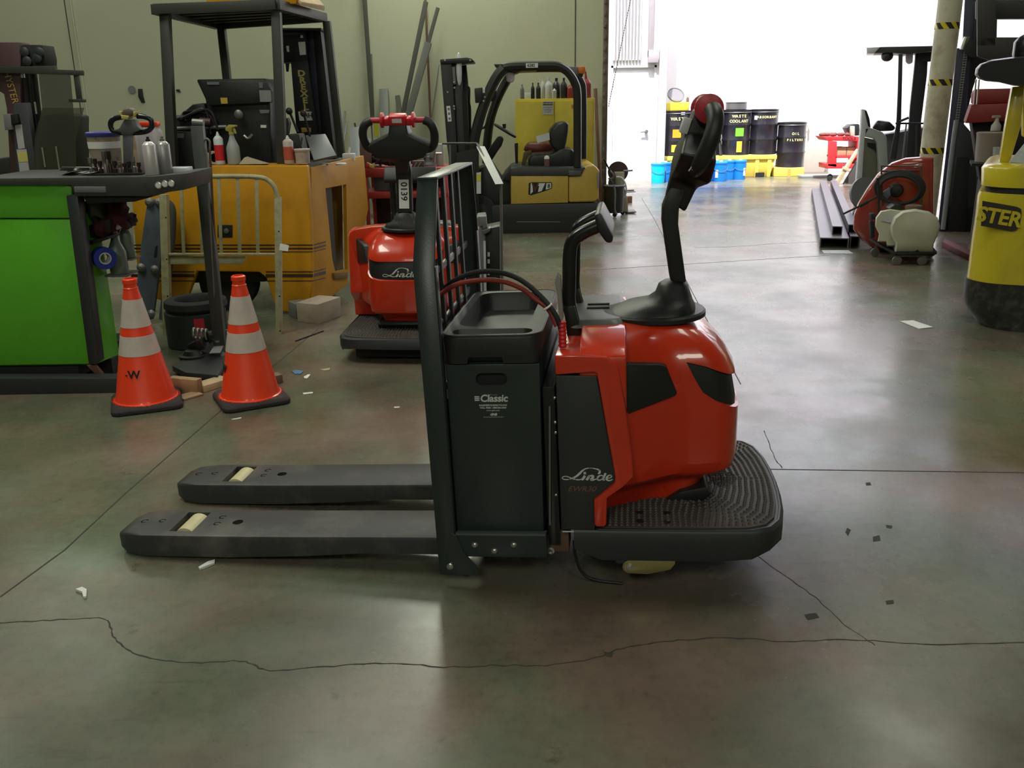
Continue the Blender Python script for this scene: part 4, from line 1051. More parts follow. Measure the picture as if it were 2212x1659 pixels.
# yellow crate on top of the guard
t = Thing('parts_crate', 'yellow box with a tan wooden skid on top of the overhead guard', 'crate', (-2.0, 7.4, 0))
zz = (T.M @ g4[1]).z+.03
def tp(u, v, Y): q = PY(u, v, Y); return t.Mi @ q
t.part('crate_shell', B().hull8([tuple(tp(446, -30, 7.35)), tuple(tp(640, -30, 7.35)), tuple(tp(640, -22, 7.9)), tuple(tp(490, -22, 7.9))], [tuple(tp(446, 12, 7.35)), tuple(tp(640, 8, 7.35)), tuple(tp(655, 18, 7.9)), tuple(tp(490, 20, 7.9))]), YEL, .004)
t.part('skid_board', B().hull8([tuple(tp(635, -10, 7.40)), tuple(tp(690, 0, 7.90)), tuple(tp(701, 12, 7.92)), tuple(tp(652, 4, 7.35))], [tuple(tp(635, 2, 7.40)), tuple(tp(690, 12, 7.90)), tuple(tp(701, 24, 7.92)), tuple(tp(652, 12, 7.35))]), WOODL, .003)
t.part('blue_tarp_edge', B().prism([(tp(362, 16, 7.25).x, tp(362, 16, 7.25).z), (tp(372, 10, 7.25).x, tp(372, 10, 7.25).z), (tp(450, 6, 7.25).x, tp(450, 6, 7.25).z), (tp(450, 18, 7.25).x, tp(450, 18, 7.25).z)], tp(400, 10, 7.3).y, tp(400, 10, 7.5).y), mat('blue_tarp', (.04, .045, .14), .6), .004)
# things along the front ledge
YL = YB+.12
def ledge(u, v=357): p = PY(u, v, YL); p.z = T.px(550, 355, y=.12).z+.004; return p
p = ledge(477); m_ = mpp(p)
aerosol('spray_can', 'red-labelled spray can with white nozzle at the left of the yellow ledge', p, 10*m_, 68*m_, LGREY, WHTP, band=REDP)
p = ledge(507); m_ = mpp(p)
spray_bottle('milky spray bottle with a yellow trigger head on the yellow ledge', p, 14*m_, 82*m_, mat('milky2', (.34, .36, .36), .4), mat('dull_yellow_plastic', (.42, .36, .08), .5), rz=150)
p = ledge(626); m_ = mpp(p)
aerosol('spray_can', 'white and orange-red spray can with round cap beside the plastic tub', p, 11*m_, 58*m_, mat('pinkish_white', (.50, .42, .40), .4), WHTP, band=mat('orange_band', (.50, .10, .06), .5))
p = ledge(655); m_ = mpp(p)
t = Thing('plastic_tub', 'round pinkish plastic tub at the right of the yellow ledge', 'tub', p)
t.part('tub', B().lathe((0, 0, 0), [(15*m_, 0), (16*m_, 26*m_)], 22), mat('tub_pink', (.46, .37, .33), .5, dirt=(.2, .12, .1), dscale=30))
t.part('lid', B().lathe((0, 0, 0), [(17*m_, 25*m_), (17.5*m_, 29*m_), (16*m_, 30*m_)], 22), mat('tub_lid', (.52, .44, .40), .5))
p = ledge(464); m_ = mpp(p)
solo('tape_roll', 'cream roll of tape lying on edge on the yellow ledge', 'tape', B().loft([[(r*math.cos(a), y, r*math.sin(a)+.05) for a in [2*math.pi*k/24 for k in range(24)]] for r, y in ((.034, -.02), (.05, -.02), (.05, .02), (.034, .02))], cap=False, close=True), mat('tape_cream', (.5, .42, .32), .6), p, rz=35)
p = ledge(545)
b = B().hull8([(-.09, -.05, 0), (.12, -.05, 0), (.12, .06, 0), (-.09, .06, 0)], [(-.05, -.02, .05), (.03, -.02, .03), (.06, .03, .02), (-.04, .03, .055)])
solo('crumpled_paper', 'crumpled cream paper and rags in the middle of the yellow ledge', 'paper', b, mat('crumple', (.40, .33, .24), .8, bump=.6, bscale=25), p, bevel=.004)
for u, r_, lab in ((700, .035, 'small olive lid lying near the slanted grey cover'), (736, .045, 'white plastic lid on the right corner of the yellow truck')):
    q = PY(u, 347, 7.5); q.z = zd+.002
    q = YT.M @ Vector(((YT.Mi@PY(u, 347, 7.45)).x, .45, zd+.002))
    solo('saucer', lab, 'lid', B().lathe((0, 0, 0), [(r_, 0), (r_, .012), (r_*.85, .016)], 20), WHTP if u > 720 else mat('olive_lid', (.3, .28, .15), .5), q)
q = YT.M @ Vector(((YT.Mi@PY(755, 340, 8.0)).x, .98, zd+.002))
solo('parts_box', 'small white parts box with a bracket on the yellow truck rear corner', 'box', B().box(-.05, .05, -.04, .04, 0, .06).cyl((0, 0, .06), (.01, 0, .11), .012, n=8), WHTP, q, bevel=.003)

# ------------------------------------------------------------------ cream steel backrest frame leaning on the yellow truck
T = Thing('load_backrest', 'cream painted steel load backrest frame leaning against the yellow truck', 'frame', G(480, 722), 0, rot=Matrix.Rotation(math.radians(-2), 4, 'Z') @ Matrix.Rotation(math.radians(-3), 4, 'X'))
def lx_(pts, y=0): return T.xz(pts, y)
T.part('left_upright', B().prism(lx_([(346, 420), (362, 420), (370, 722), (354, 726)]), -.02, .03), CREAM, .003)
T.part('right_upright', B().prism(lx_([(594, 430), (606, 425), (609, 724), (597, 728)]), -.02, .03), CREAM, .003)
T.part('top_rail', tb(T, [(382, 386), (440, 382), (500, 381), (560, 383), (582, 392), (594, 408), (600, 432)], 0, .016, 8), CREAM)
for u0, u1, v0 in ((391, 397, 398), (432, 437, 384), (472, 478, 384), (513, 518, 384), (554, 557, 384)):
    T.part('slat', B().bar(T.px(u0, v0, y=0), T.px(u1, 548, y=0), .022, .012, up=(0, 1, 0)), CREAM, .002)
T.part('cross_rail', B().bar(T.px(356, 549, y=0), T.px(602, 549, y=0), .03, .015), CREAM, .002)
T.part('mounting_plate', B().prism(lx_([(362, 554), (530, 554), (530, 562), (522, 571), (362, 571)]), .0, .012), CREAM, .002)
for u, v in ((358, 470), (360, 560), (362, 640), (602, 500), (604, 640), (605, 715)):
    q = T.px(u, v, y=-.021); T.part('bolt_hole', B().lathe((q.x, -.0195, q.z), [(.006, 0), (.006, .0015)], 8, ax=(0, -1, 0)), BLK)
q = T.px(609, 540, y=-.03)
T.part('paper_tag', B().hull8([(q.x-.02, -.03, q.z), (q.x+.04, -.03, q.z-.01), (q.x+.05, -.025, q.z+.03), (q.x-.01, -.025, q.z+.045)], [(q.x-.02, -.02, q.z), (q.x+.04, -.02, q.z-.01), (q.x+.05, -.02, q.z+.03), (q.x-.01, -.02, q.z+.045)]), WHTP)

# ------------------------------------------------------------------ blue-grey creeper board
T = Thing('mechanic_creeper', 'blue-grey mechanic creeper board with casters, stood on end beside the green machine', 'creeper', G(318, 700), 0, rot=Matrix.Rotation(math.radians(4), 4, 'Z') @ Matrix.Rotation(math.radians(-4), 4, 'X'))
T.part('board', B().prism(T.xz([(318, 432), (345, 428), (350, 440), (347, 560), (330, 690), (282, 700), (296, 600), (305, 520), (312, 470)], 0), 0, .05), CREEP, .012)
for u, v in ((322, 437), (342, 437), (304, 578), (333, 582), (296, 680), (326, 678)):
    q = T.px(u, v, y=-.02); c = T.part('caster', B().lathe((q.x, -.01, q.z), [(.03, 0), (.032, .008), (.02, .02), (.012, .03)], 14, ax=(0, -1, 0)), DSTEEL)
T.part('edge_pad', tb(T, [(352, 440), (366, 442), (372, 470), (366, 560), (352, 690)], .06, .03, 10), mat('dark_pad', (.06, .06, .055), .7))
T.part('slot', B().prism(T.xz([(336, 532), (341, 530), (339, 556), (332, 556)], -.001), -.002, .0), BLK)

# ------------------------------------------------------------------ black lifting column and pump on the floor
T = Thing('lifting_stand', 'charcoal hydraulic lifting column on a black base with pump pot and steel rings', 'lift stand', G(455, 790))
T.part('column', B().bar(T.px(427, 272, y=.2), T.px(476, 745, y=.12), .075, .052, up=(0, 1, 0)), mat('column_grey', (.055, .06, .058), .45), .004)
T.part('guide_rod', tb(T, [(444, 330), (468, 720)], .12, .008, 8, False), DSTEEL)
T.part('guide_rod', tb(T, [(453, 320), (474, 718)], .16, .008, 8, False), mat('rust_rod', (.12, .07, .05), .5))
T.part('rod_hook', tb(T, [(444, 330), (440, 308), (446, 300), (453, 306), (453, 322)], .14, .007, 8), DSTEEL)
T.part('top_clamp', B().cyl(T.px(416, 264, y=.2), T.px(440, 266, y=.2), .022, n=12), DSTEEL)
T.part('pump_pot', B().lathe(T.px(420, 797, y=.03), [(.072, 0), (.078, .01), (.080, .075), (.085, .08), (.085, .095), (.06, .10), (.045, .125), (.02, .13)], 24), BLKP)
q = T.px(433, 720, y=.1)
for k in range(4):
    T.part('steel_ring', B().tube([q+Vector((.026*(k-1.5), .0+.028*math.cos(a), .034*math.sin(a)-.003*k)) for a in [2*math.pi*j/16 for j in range(16)]], .007, 8, closed=True), STEEL)
T.part('motor', B().cyl(T.px(446, 727, y=.1), T.px(490, 722, y=.2), .036, n=16), BLKP)
T.part('valve_block', B().prism(T.xz([(408, 742), (440, 728), (448, 752), (412, 756)], .08), .04, .14), BLKP, .008)
T.part('base_plate', B().prism(T.xy([(372, 792), (400, 806), (470, 812), (492, 770), (500, 735), (470, 728), (450, 745)], .05), .02, .055, 'z'), CHAR, .004)
T.part('rating_plate', B().hull8([P3(T, 452, 763, .02), P3(T, 476, 762, .02), P3(T, 482, 747, .10), P3(T, 462, 748, .10)], [P3(T, 452, 764, .025), P3(T, 476, 763, .025), P3(T, 482, 748, .105), P3(T, 462, 749, .105)]), LGREY)
T.part('steel_dish', B().lathe(T.px(470, 740, y=.1), [(.01, 0), (.03, .02), (.032, .02)], 14), STEEL)
T.part('brace', B().bar(T.px(478, 800, y=.0), T.px(482, 760, y=.05), .02, .03, up=(0, 1, 0)), DSTEEL, .002)
# drum and tyre behind it
p = G(430, 742); m_ = mpp(p)
t = Thing('floor_drum', 'low dark green drum with a red patch standing behind the black lifting stand', 'drum', p)
t.part('drum_shell', B().lathe((0, 0, 0), [(60*m_, 0), (63*m_, .01), (63*m_, .235), (60*m_, .245), (55*m_, .25)], 40), mat('drum_green_black', (.022, .028, .024), .5))
a0 = math.radians(-75)
t.part('red_patch', B().prism([(r*math.cos(a0+d_), r*math.sin(a0+d_)) for r, d_ in ((63.6*m_, 0), (63.6*m_, .15), (63.6*m_, .32), (62*m_, .32), (62*m_, .15), (62*m_, 0))], .08, .22, 'z'), DRED)
solo('tyre', 'black solid tyre lying on the low green drum', 'tyre', B().loft([[(r*math.cos(a), r*math.sin(a), z) for a in [2*math.pi*k/36 for k in range(36)]] for r, z in ((.13, .0), (.195, .0), (.21, .02), (.205, .06), (.19, .07), (.14, .07), (.13, .05))], cap=False, close=True), RUB, p+Vector((.01, 0, .252)))

# ------------------------------------------------------------------ wood scraps, floor debris
def plank(label, u0, v0, u1, v1, w, h, m, z=0, name='wood_block'):
    a, c = G(u0, v0, z), G(u1, v1, z); L_ = (c-a).length
    return solo(name, label, 'wood', B().box(0, L_, 0, w, 0, h), m, a, rz=math.degrees(math.atan2(c.y-a.y, c.x-a.x)), bevel=.003)
plank('tan wood block on edge just right of the left cone', 366, 846, 428, 852, .05, .085, WOOD)
plank('split pale wood piece lying left of the right cone', 442, 848, 500, 830, .10, .04, WOODL)
plank('flat thin wood offcut between the two cones', 398, 866, 440, 854, .09, .012, WOOD)
plank('brown wood block end showing right of the right cone', 575, 835, 612, 826, .07, .05, mat('brown_wood', (.24, .15, .11), .8))
plank('pale pink-stained timber block under the yellow truck', 690, 700, 738, 682, .20, .15, mat('pinkish_timber', (.42, .34, .27), .85, dirt=(.25, .18, .14), dscale=9))
plank('pale grey masonry block in shade under the yellow truck', 640, 690, 680, 684, .15, .12, mat('block_grey', (.2, .19, .17), .9), name='masonry_block')
plank('thin dark strip lying on the floor behind the right cone', 640, 738, 700, 716, .012, .008, BLK, name='metal_strip')
def flat(label, pts, m, name='paper_scrap', cat='paper', h=.0015):
    P = [G(*p) for p in pts]; o = P[0].copy()
    b = B().hull8([tuple(p-o+Vector((0, 0, .0009))) for p in P], [tuple(p-o+Vector((0, 0, .0009+h+.004*random.random()))) for p in P])
    return solo(name, label, cat, b, m, o, smooth=0)
flat('white sheet of paper on the open floor before the yellow truck at right', [(1944, 695), (1972, 693), (2015, 708), (1985, 711)], WHTP)
flat('grey paper sheet by the near end of the long steel channels', [(1775, 541), (1832, 541), (1843, 548), (1780, 548)], mat('grey_sheet', (.5, .52, .52), .7))
flat('crumpled white strip just below the nearer fork', [(429, 1229), (450, 1217), (465, 1212), (464, 1219), (447, 1227), (432, 1232)], WHTP, h=.006)
flat('small folded white scrap at lower left of the floor', [(164, 1278), (178, 1273), (188, 1277), (187, 1293), (181, 1294), (178, 1283)], WHTP, h=.006)
flat('tiny blue scrap on the floor right of the cones', [(630, 803), (640, 800), (656, 803), (650, 809), (638, 809)], mat('blue_scrap', (.08, .22, .42), .6))
flat('white leaf-shaped scrap right of the blue scrap', [(656, 815), (666, 810), (671, 810), (664, 818), (658, 819)], WHTP)
flat('thin white sliver on the floor right of the right cone', [(654, 850), (676, 848), (676, 850), (656, 853)], WHTP)
flat('small white chip between the right cone and the backrest', [(851, 880), (864, 879), (863, 882), (852, 883)], WHTP)
flat('white sliver in front of the right cone', [(500, 906), (522, 903), (520, 905), (503, 908)], WHTP)
flat('yellowish scrap on the floor left of the second pallet truck', [(692, 799), (714, 796), (712, 801), (700, 801)], mat('tan_scrap', (.4, .36, .2), .7))
for pts in ([(1303, 1408), (1325, 1410), (1322, 1420), (1308, 1418)], [(1737, 1328), (1762, 1324), (1770, 1334), (1745, 1340)], [(1885, 1160), (1900, 1156), (1902, 1168), (1886, 1170)], [(1914, 1134), (1928, 1136), (1926, 1142), (1915, 1140)], [(1830, 1140), (1838, 1145), (1832, 1158), (1826, 1150)], [(1870, 1043), (1880, 1042), (1882, 1048), (1871, 1049)], [(1913, 1298), (1930, 1296), (1931, 1304), (1915, 1306)]):
    P = [G(*p) for p in pts]
    solo('stain', None, None, B().hull8([(p.x, p.y, .0001) for p in P], [(p.x, p.y, .0007) for p in P]), JOINT, parent=fl, smooth=0)

# ================================================================== middle background
def zc(ox, oy, sc):
    return lambda pts: [(ox+u/sc, oy+v/sc) for u, v in pts]
# ------------------------------------------------------------------ sign stand and black stack beside the backrest
T = Thing('sign_stand', 'thin grey frame stand with a slanting white placard behind the backrest', 'sign stand', (0.0, 6.55, 0))
T.part('upright', tb(T, [(1082, 398), (1086, 700)], 0, .010, 8, False), DSTEEL)
T.part('upright', tb(T, [(971, 312), (973, 400)], .25, .008, 8, False), DSTEEL)
T.part('crossbar', tb(T, [(955, 310), (1030, 310)], .25, .008, 8, False), mat('frame_dark', (.05, .05, .045), .5))
T.part('brace', tb(T, [(1030, 310), (1082, 398)], [.25, 0], .008, 8, False), DSTEEL)
T.part('foot', B().bar(T.px(1086, 700, y=-.25), T.px(1086, 690, y=.25), .05, .02), DSTEEL, .002)
T.part('placard', B().hull8([P3(T, 1029, 317, .24), P3(T, 1047, 317, .20), P3(T, 1087, 397, -.04), P3(T, 1070, 398, -.02)], [P3(T, 1029, 316, .25), P3(T, 1047, 316, .21), P3(T, 1087, 396, -.03), P3(T, 1070, 397, -.01)]), mat('bright_placard', (.85, .87, .86), .6))
T.part('number_tag', B().prism(T.xz([(957, 313), (963, 313), (963, 318), (957, 318)], .23), .225, .24), LGREY)
T = Thing('battery_charger', 'stack of black and grey charger housings right of the backrest', 'charger', (0.0, 6.95, 0))
T.part('housing', B().prism(T.xz([(1028, 470), (1048, 468), (1052, 660), (1040, 690), (1028, 690)], 0), 0, .3), GREYP, .01)
T.part('housing', B().prism(T.xz([(1046, 495), (1080, 488), (1082, 690), (1050, 690)], .02), .02, .3), BLKP, .01)
T.part('top_bracket', B().prism(T.xz([(1032, 468), (1050, 467), (1052, 492), (1044, 496), (1042, 488), (1036, 490)], -.03), -.03, .1), GREYP, .004)
T.part('bracket_arm', B().prism(T.xz([(1040, 498), (1060, 492), (1058, 500), (1044, 508)], -.05), -.05, .1), DSTEEL, .003)
T.part('label_strip', B().prism(T.xz([(1044, 520), (1049, 520), (1051, 640), (1046, 640)], -.003), -.006, -.003), LGREY)
for v in (545, 560, 585): T.part('rating_label', B().prism(T.xz([(1053, v), (1058, v), (1058, v+9), (1053, v+9)], .018), .014, .02), LGREY)
# ------------------------------------------------------------------ red tool cart behind the second truck
T = Thing('tool_cart', 'faded red steel tool cart loaded with rags and bins behind the second pallet truck', 'tool cart', (-1.2, 8.7, 0))
xl, xr = T.px(786, 400, y=0).x, T.px(968, 400, y=0).x
def zz_(v, y=0): return T.px(880, v, y=y).z
T.part('top_tray', B().box(xl, xr, 0, .5, zz_(382), zz_(363)), TREDC, .006)
T.part('middle_tray', B().box(xl, xr, 0, .5, zz_(428), zz_(414)), TREDC, .006)
T.part('bottom_tray', B().box(xl, xr, 0, .5, .14, .20), TREDC, .006)
for x in (xl+.02, xr-.02):
    for y in (.02, .48):
        T.part('corner_post', B().bar((x, y, .06), (x, y, zz_(380)), .035, .035), TREDC, .003)
        T.part('caster', B().lathe((x, y-.015, .05), [(.02, 0), (.05, .004), (.05, .026), (.02, .03)], 14, ax=(0, 1, 0)), BLK)
T.part('back_sheet', B().box(xl, xr, .49, .5, .2, zz_(380)), mat('cart_dark', (.03, .012, .012), .7))
T.part('clip', B().prism(T.xz([(790, 354), (797, 352), (798, 362), (791, 363)], -.01), -.02, 0), REDP, .002)
mb = Thing('storage_bin', 'grey plastic bin on the red cart middle shelf', 'bin', T.M @ Vector((T.px(820, 400, y=0).x, .2, zz_(413))))
mb.part('bin_shell', B().loft([[(x, y, 0) for x, y in rrect(-.07, .07, -.08, .08, .01)], [(x, y, .13) for x, y in rrect(-.08, .08, -.09, .09, .01)]]), mat('bin_grey', (.12, .14, .15), .4))
random.seed(12)
b = B()
for k in range(26):
    p0 = Vector((random.uniform(xl+.14, xl+.40), random.uniform(.12, .35), zz_(363)+.02)); 
    pts = [p0+Vector((random.uniform(-.12, .12), random.uniform(-.05, .05), random.uniform(0, .16)*(1 if 0 < j < 3 else .2))) for j in range(4)]
    b.tube(bez(pts, 4), random.uniform(.008, .02), 6)
solo('hose_heap', 'heap of brownish hoses and straps on top of the red cart', 'hoses', b, mat('heap_brown', (.035, .02, .018), .8), tuple(T.M.translation), kind='stuff')
def on(Tt, u, y, z): 
    x = Tt.px(u, 350, y=y).x; return Tt.M @ Vector((x, y, z))
zc_t = zz_(363)
p = on(T, 792, .1, zc_t); m_ = mpp(p)
t = Thing('jar', 'brown jar with a pale green lid on the left end of the red cart', 'jar', p)
t.part('jar_body', B().lathe((0, 0, 0), [(11*m_, 0), (12*m_, 50*m_), (9*m_, 54*m_)], 20), RUST)
t.part('lid', B().lathe((0, 0, 0), [(11*m_, 53*m_), (11*m_, 60*m_)], 20), mat('pale_green', (.45, .50, .42), .5))
p = on(T, 802, .02, zc_t)
m_ = mpp(p)
t = Thing('marker_clamp', 'yellow plastic clamp with a white shaft on the red cart', 'clamp', p)
t.part('clamp_body', B().prism([(-8*m_, 3*m_), (6*m_, 0), (7*m_, 12*m_), (0, 9*m_), (-9*m_, 14*m_)], -.015, .015).box(-.004, .004, -.004, .004, -.0, 3*m_), LETY, .003)
t.part('shaft', B().cyl((6*m_, 0, 7*m_), (16*m_, 0, 7*m_), .004, n=8), WHTP)
t = Thing('bench_vise', 'steel bench vise with chrome bars on the right end of the red cart', 'vise', on(T, 925, .2, zc_t)); m_ = mpp(t.M.translation)
t.part('vise_base', B().lathe((0, 0, 0), [(18*m_, 0), (18*m_, .02), (10*m_, .04), (10*m_, 20*m_)], 20), GREYP)
t.part('vise_jaw', B().box(-22*m_, -4*m_, -.06, .06, 18*m_, 34*m_), GREYP, .006)
t.part('vise_jaw', B().box(4*m_, 16*m_, -.06, .06, 18*m_, 34*m_), GREYP, .006)
t.part('screw_bar', B().cyl((-30*m_, 0, 26*m_), (30*m_, 0, 26*m_), .012, n=12), STEEL)
t.part('handle_bar', B().cyl((14*m_, -.05, 8*m_), (20*m_, -.09, 62*m_), .009, n=10), STEEL)
t.part('handle_knob', B().ball((20*m_, -.09, 62*m_), .018), STEEL)
t = Thing('paint_can', 'pale cream sheet-metal can at the far right of the red cart', 'can', on(T, 950, .3, zc_t)); m_ = mpp(t.M.translation)
t.part('can_body', B().lathe((0, 0, 0), [(10*m_, 0), (10*m_, 44*m_), (9*m_, 45*m_)], 18), mat('pale_can', (.42, .44, .40), .5))
t = Thing('notice_card', 'yellow and white card standing on the red cart behind the loop handle', 'card', on(T, 816, .25, zc_t), -8); m_ = mpp(t.M.translation)
t.part('card', B().box(-7*m_, 8*m_, 0, .004, 0, 92*m_), LGREY)
t.part('card_face', B().box(-5*m_, 7*m_, -.002, 0, 62*m_, 90*m_), mat('acid_yellow', (.60, .60, .06), .6))
t = Thing('gearbox', 'small maroon housing with silver ribs beside the vise on the red cart', 'gearbox', on(T, 903, .04, zc_t)); m_ = mpp(t.M.translation)
t.part('gear_case', B().box(-12*m_, 14*m_, -.04, .05, 0, 15*m_), MAROON, .008)
t.part('gear_rib', B().bar((-8*m_, -.042, 2*m_), (-2*m_, -.042, 12*m_), .006, .006), STEEL)
t.part('gear_rib', B().bar((0*m_, -.042, 2*m_), (7*m_, -.042, 12*m_), .006, .006), STEEL)
# ------------------------------------------------------------------ bars and tubes leaning on the wall
def wallY(X): # front of the sage wall
    return wc.y + (X-wc.x)*ex.y/ex.x
WALLST = 'steel bars leaning on the sage wall'
def leaner(label, u0, v0, u1, v1, w, m, name='steel_bar', d=.05, base=.45, rnd=False):
    top = PY(u0, v0, 13.5); top = PY(u0, v0, wallY(top.x)-d)
    # continue the traced line to the floor at a plane nearer the camera
    lo = PY(u1, v1, wallY(top.x)-d-base*(0.6))
    dirv = (lo-top); t_ = (top.z-.01)/-dirv.z if dirv.z < 0 else 1
    bot = top+dirv*t_
    wm = w*mpp(top)
    b = B().cyl(bot-bot, top-bot, wm/2, n=10) if rnd else B().bar(bot-bot, top-bot, wm, wm*.6, up=(0, 1, 0))
    return solo(name, label, 'steel bar', b, m, bot, bevel=0 if rnd else .003, group=WALLST)
leaner('very long dark bar leaning at far left of the steel on the wall', 785, -40, 806, 275, 9, DPOLE)
leaner('thin square tube directly right of the very long left bar', 800, 117, 806, 262, 7, mat('olive_steel', (.045, .048, .036), .7))
leaner('short wide grey channel standing among the leaning bars', 829, 194, 832, 275, 19, mat('grey_channel', (.085, .095, .08), .6))
leaner('short dark bar end just left of the crossing long bars', 859, 208, 863, 250, 10, DPOLE)
leaner('long dark bar slanting right, its top nearest the ceiling edge', 920, 4, 871, 243, 10, DPOLE, d=.35, base=.5)
leaner('narrow dark bar rising highest right above the wide slanted bar', 946, 17, 884, 243, 8, DPOLE, d=.30, base=.5)
leaner('wide dark flat bar slanted beneath the narrow right one', 925, 93, 884, 243, 15, mat('olive_steel', (.045, .048, .036), .7), d=.45, base=.55)
leaner('thin rusty pipe crossing behind the slanted bars', 918, -20, 930, 258, 5, RUST, name='rusty_pipe', rnd=True)
leaner('brown pipe with bolt tip leaning right of the yellow cabinet', 1286, 192, 1299, 440, 8, RUST, name='rusty_pipe', rnd=True, d=.1, base=.7)
leaner('grey rod leaning just right of the yellow truck mast', 745, 240, 732, 330, 4, GREYP, base=.4, rnd=True, name='steel_rod')
leaner('second grey rod close beside the grey rod by the mast', 750, 262, 738, 330, 4, GREYP, base=.5, rnd=True, name='steel_rod')
leaner('dark grey short plate leaning low beside the red cart', 767, 278, 768, 330, 20, GREYP, base=.4, d=.4)
leaner('thin black bar poking up behind the short grey plate', 766, 266, 774, 300, 4, BLK, base=.3, d=.3)
pa, pb = PY(964, -10, 13.6), PY(932, 255, 13.45)
solo('hanging_cable', 'thin grey cable hanging slantwise down the sage wall', 'cable', B().tube([(pa-pb)*1.25, (pa-pb)*.5+Vector((.02, 0, 0)), (0, 0, 0)], .006, 6), GREYP, pb)
for u, v, r_, lab in ((295, 194, .055, 'round dark stain-like fitting on the sage wall'), ):
    p = PY(u, v, 14.0); p.y = wallY(p.x)-.004
    solo('wall_fitting', lab, 'fitting', B().lathe((0, 0, 0), [(r_*.6, 0), (r_, 0), (r_, .012), (r_*.55, .012)], 16, ax=(0, -1, 0)), GREYP, p)
for u, v, w_, h_, lab in ((316, 207, .05, .16, 'black hook plate on the sage wall left of the overhead guard'), (397, 196, .04, .03, 'tiny black hook on the sage wall between the guard posts')):
    p = PY(u, v, 14.0); p.y = wallY(p.x)-.004
    solo('wall_hook', lab, 'hook', B().prism([(-w_*.7, h_*.6), (w_*.5, h_*.6), (w_*.5, 0), (w_*.8, -h_*.6), (-w_*.2, -h_*.6), (-w_*.9, -h_*.1)], -.02, 0), BLK, p, bevel=.004)

# ------------------------------------------------------------------ yellow and black electric forklift, side on
T = Thing('forklift', 'yellow and black electric forklift seen side-on with curved black overhead guard', 'forklift', (0.2, 11.3, 0))
EF = T
c4 = zc(1000, 100, 3.95)
def X4(pts, y=0): return T.xz(c4(pts), y)
T.part('battery_panel', B().prism(X4([(410, 1105), (898, 1105), (898, 1334), (410, 1346)]), -.006, .95), YELD, .006)
T.part('counterweight', B().prism(X4([(902, 1105), (1005, 1103), (1020, 1045), (1060, 1018), (1120, 1012), (1168, 1062), (1160, 1105), (1158, 1300), (1135, 1330), (902, 1335)]), 0, .95), YELD, .03, seg=3)
T.part('tail_lamp', B().prism(X4([(1146, 1085), (1164, 1070), (1162, 1190), (1148, 1230)], -.02), -.012, .1), mat('violet_lens', (.22, .22, .40), .3), .004)
T.part('seat_hood', B().prism(X4([(400, 1102), (408, 1045), (470, 1028), (1010, 1032), (1045, 1030), (1002, 1102)]), -.02, .95), mat('hood_charcoal', (.045, .048, .05), .5), .012)
T.part('hood_end', B().prism(X4([(902, 1060), (1012, 1062), (1002, 1104), (902, 1104)], -.03), -.03, .2), mat('hood_grey', (.08, .085, .09), .5), .005)
T.part('chassis_skirt', B().prism(X4([(240, 1362), (410, 1347), (1150, 1336), (1172, 1315), (1172, 1470), (1110, 1560), (1000, 1602), (340, 1605), (250, 1500)]), -.01, .98), mat('skirt_black', (.022, .023, .024), .5), .012)
T.part('skirt_groove', B().prism(X4([(460, 1494), (830, 1494), (830, 1500), (460, 1500)]), -.013, -.01), GREYP)
T.part('step_panel', B().prism(X4([(120, 1060), (240, 1000), (330, 1140), (405, 1045), (408, 1350), (245, 1362), (130, 1440)], .08), .08, .8), MAST, .01)
T.part('cowl', B().prism(X4([(340, 1140), (360, 1100), (420, 1040), (410, 1150)], .0), .0, .9), BLKP, .01)
q = T.px(1034, 468, y=.02)
T.part('front_wheel', B().lathe((q.x, .0, .235), [(.05, 0), (.12, .0), (.14, .015), (.215, .01), (.235, .03), (.235, .19), (.05, .2)], 28, ax=(0, 1, 0)), RUB)
q2 = T.px(1240, 480, y=.02)
T.part('rear_wheel', B().lathe((q2.x, .1, .19), [(.05, 0), (.17, .01), (.19, .03), (.19, .19), (.05, .2)], 28, ax=(0, 1, 0)), RUB)
GB = mat('guard_black', (.016, .016, .015), .45)
def gtube(name, pts, y, r, m=GB): return T.part(name, B().tube(bez([T.px(a, b_, y=y) for a, b_ in c4(pts)], 5), r, 8), m)
gtube('guard_leg', [(70, 1060), (85, 900), (105, 760), (150, 590), (215, 410), (290, 260), (350, 190)], 0, .062)
gtube('guard_leg', [(200, 1000), (205, 850), (232, 640), (290, 460), (370, 300), (410, 250)], .85, .055)
gtube('guard_top', [(345, 180), (420, 168), (640, 165), (780, 166), (840, 182), (900, 225), (950, 300), (975, 390), (978, 600), (978, 1030)], 0, .050)
gtube('guard_top', [(420, 200), (700, 192), (860, 196), (960, 240), (1010, 300), (1030, 420), (1030, 960)], .85, .042)
T.part('guard_visor', B().prism(X4([(262, 152), (640, 145), (640, 205), (500, 208), (440, 235), (420, 215), (310, 192)]), .0, .9), GB, .008)
for k in range(4):
    T.part('guard_slat', B().bar(T.px(*c4([(560+k*80, 160)])[0], y=.02), T.px(*c4([(600+k*80, 195)])[0], y=.83), .03, .02), GB)
T.part('rear_rack', B().prism(X4([(870, 172), (982, 176), (988, 235), (930, 238)], .4), .4, .48), GREYP, .004)
T.part('beacon', B().prism(X4([(985, 176), (1040, 170), (1048, 205), (1030, 240), (992, 232)], .35), .32, .45), mat('orange_beacon', (.60, .16, .03), .4), .008)
T.part('beacon_base', B().prism(X4([(985, 232), (1025, 238), (1020, 262), (995, 258)], .36), .34, .44), BLK, .004)
T.part('number_label', B().prism(X4([(537, 145), (640, 143), (640, 182), (538, 184)], -.055), -.058, -.05), WHTP)
q = T.px(*c4([(582, 164)])[0], y=-.06); T.text('lettering', '6282', BLK, 30/3.95*mpp(T.M@q)*1.1, tuple(q), bold=.001)
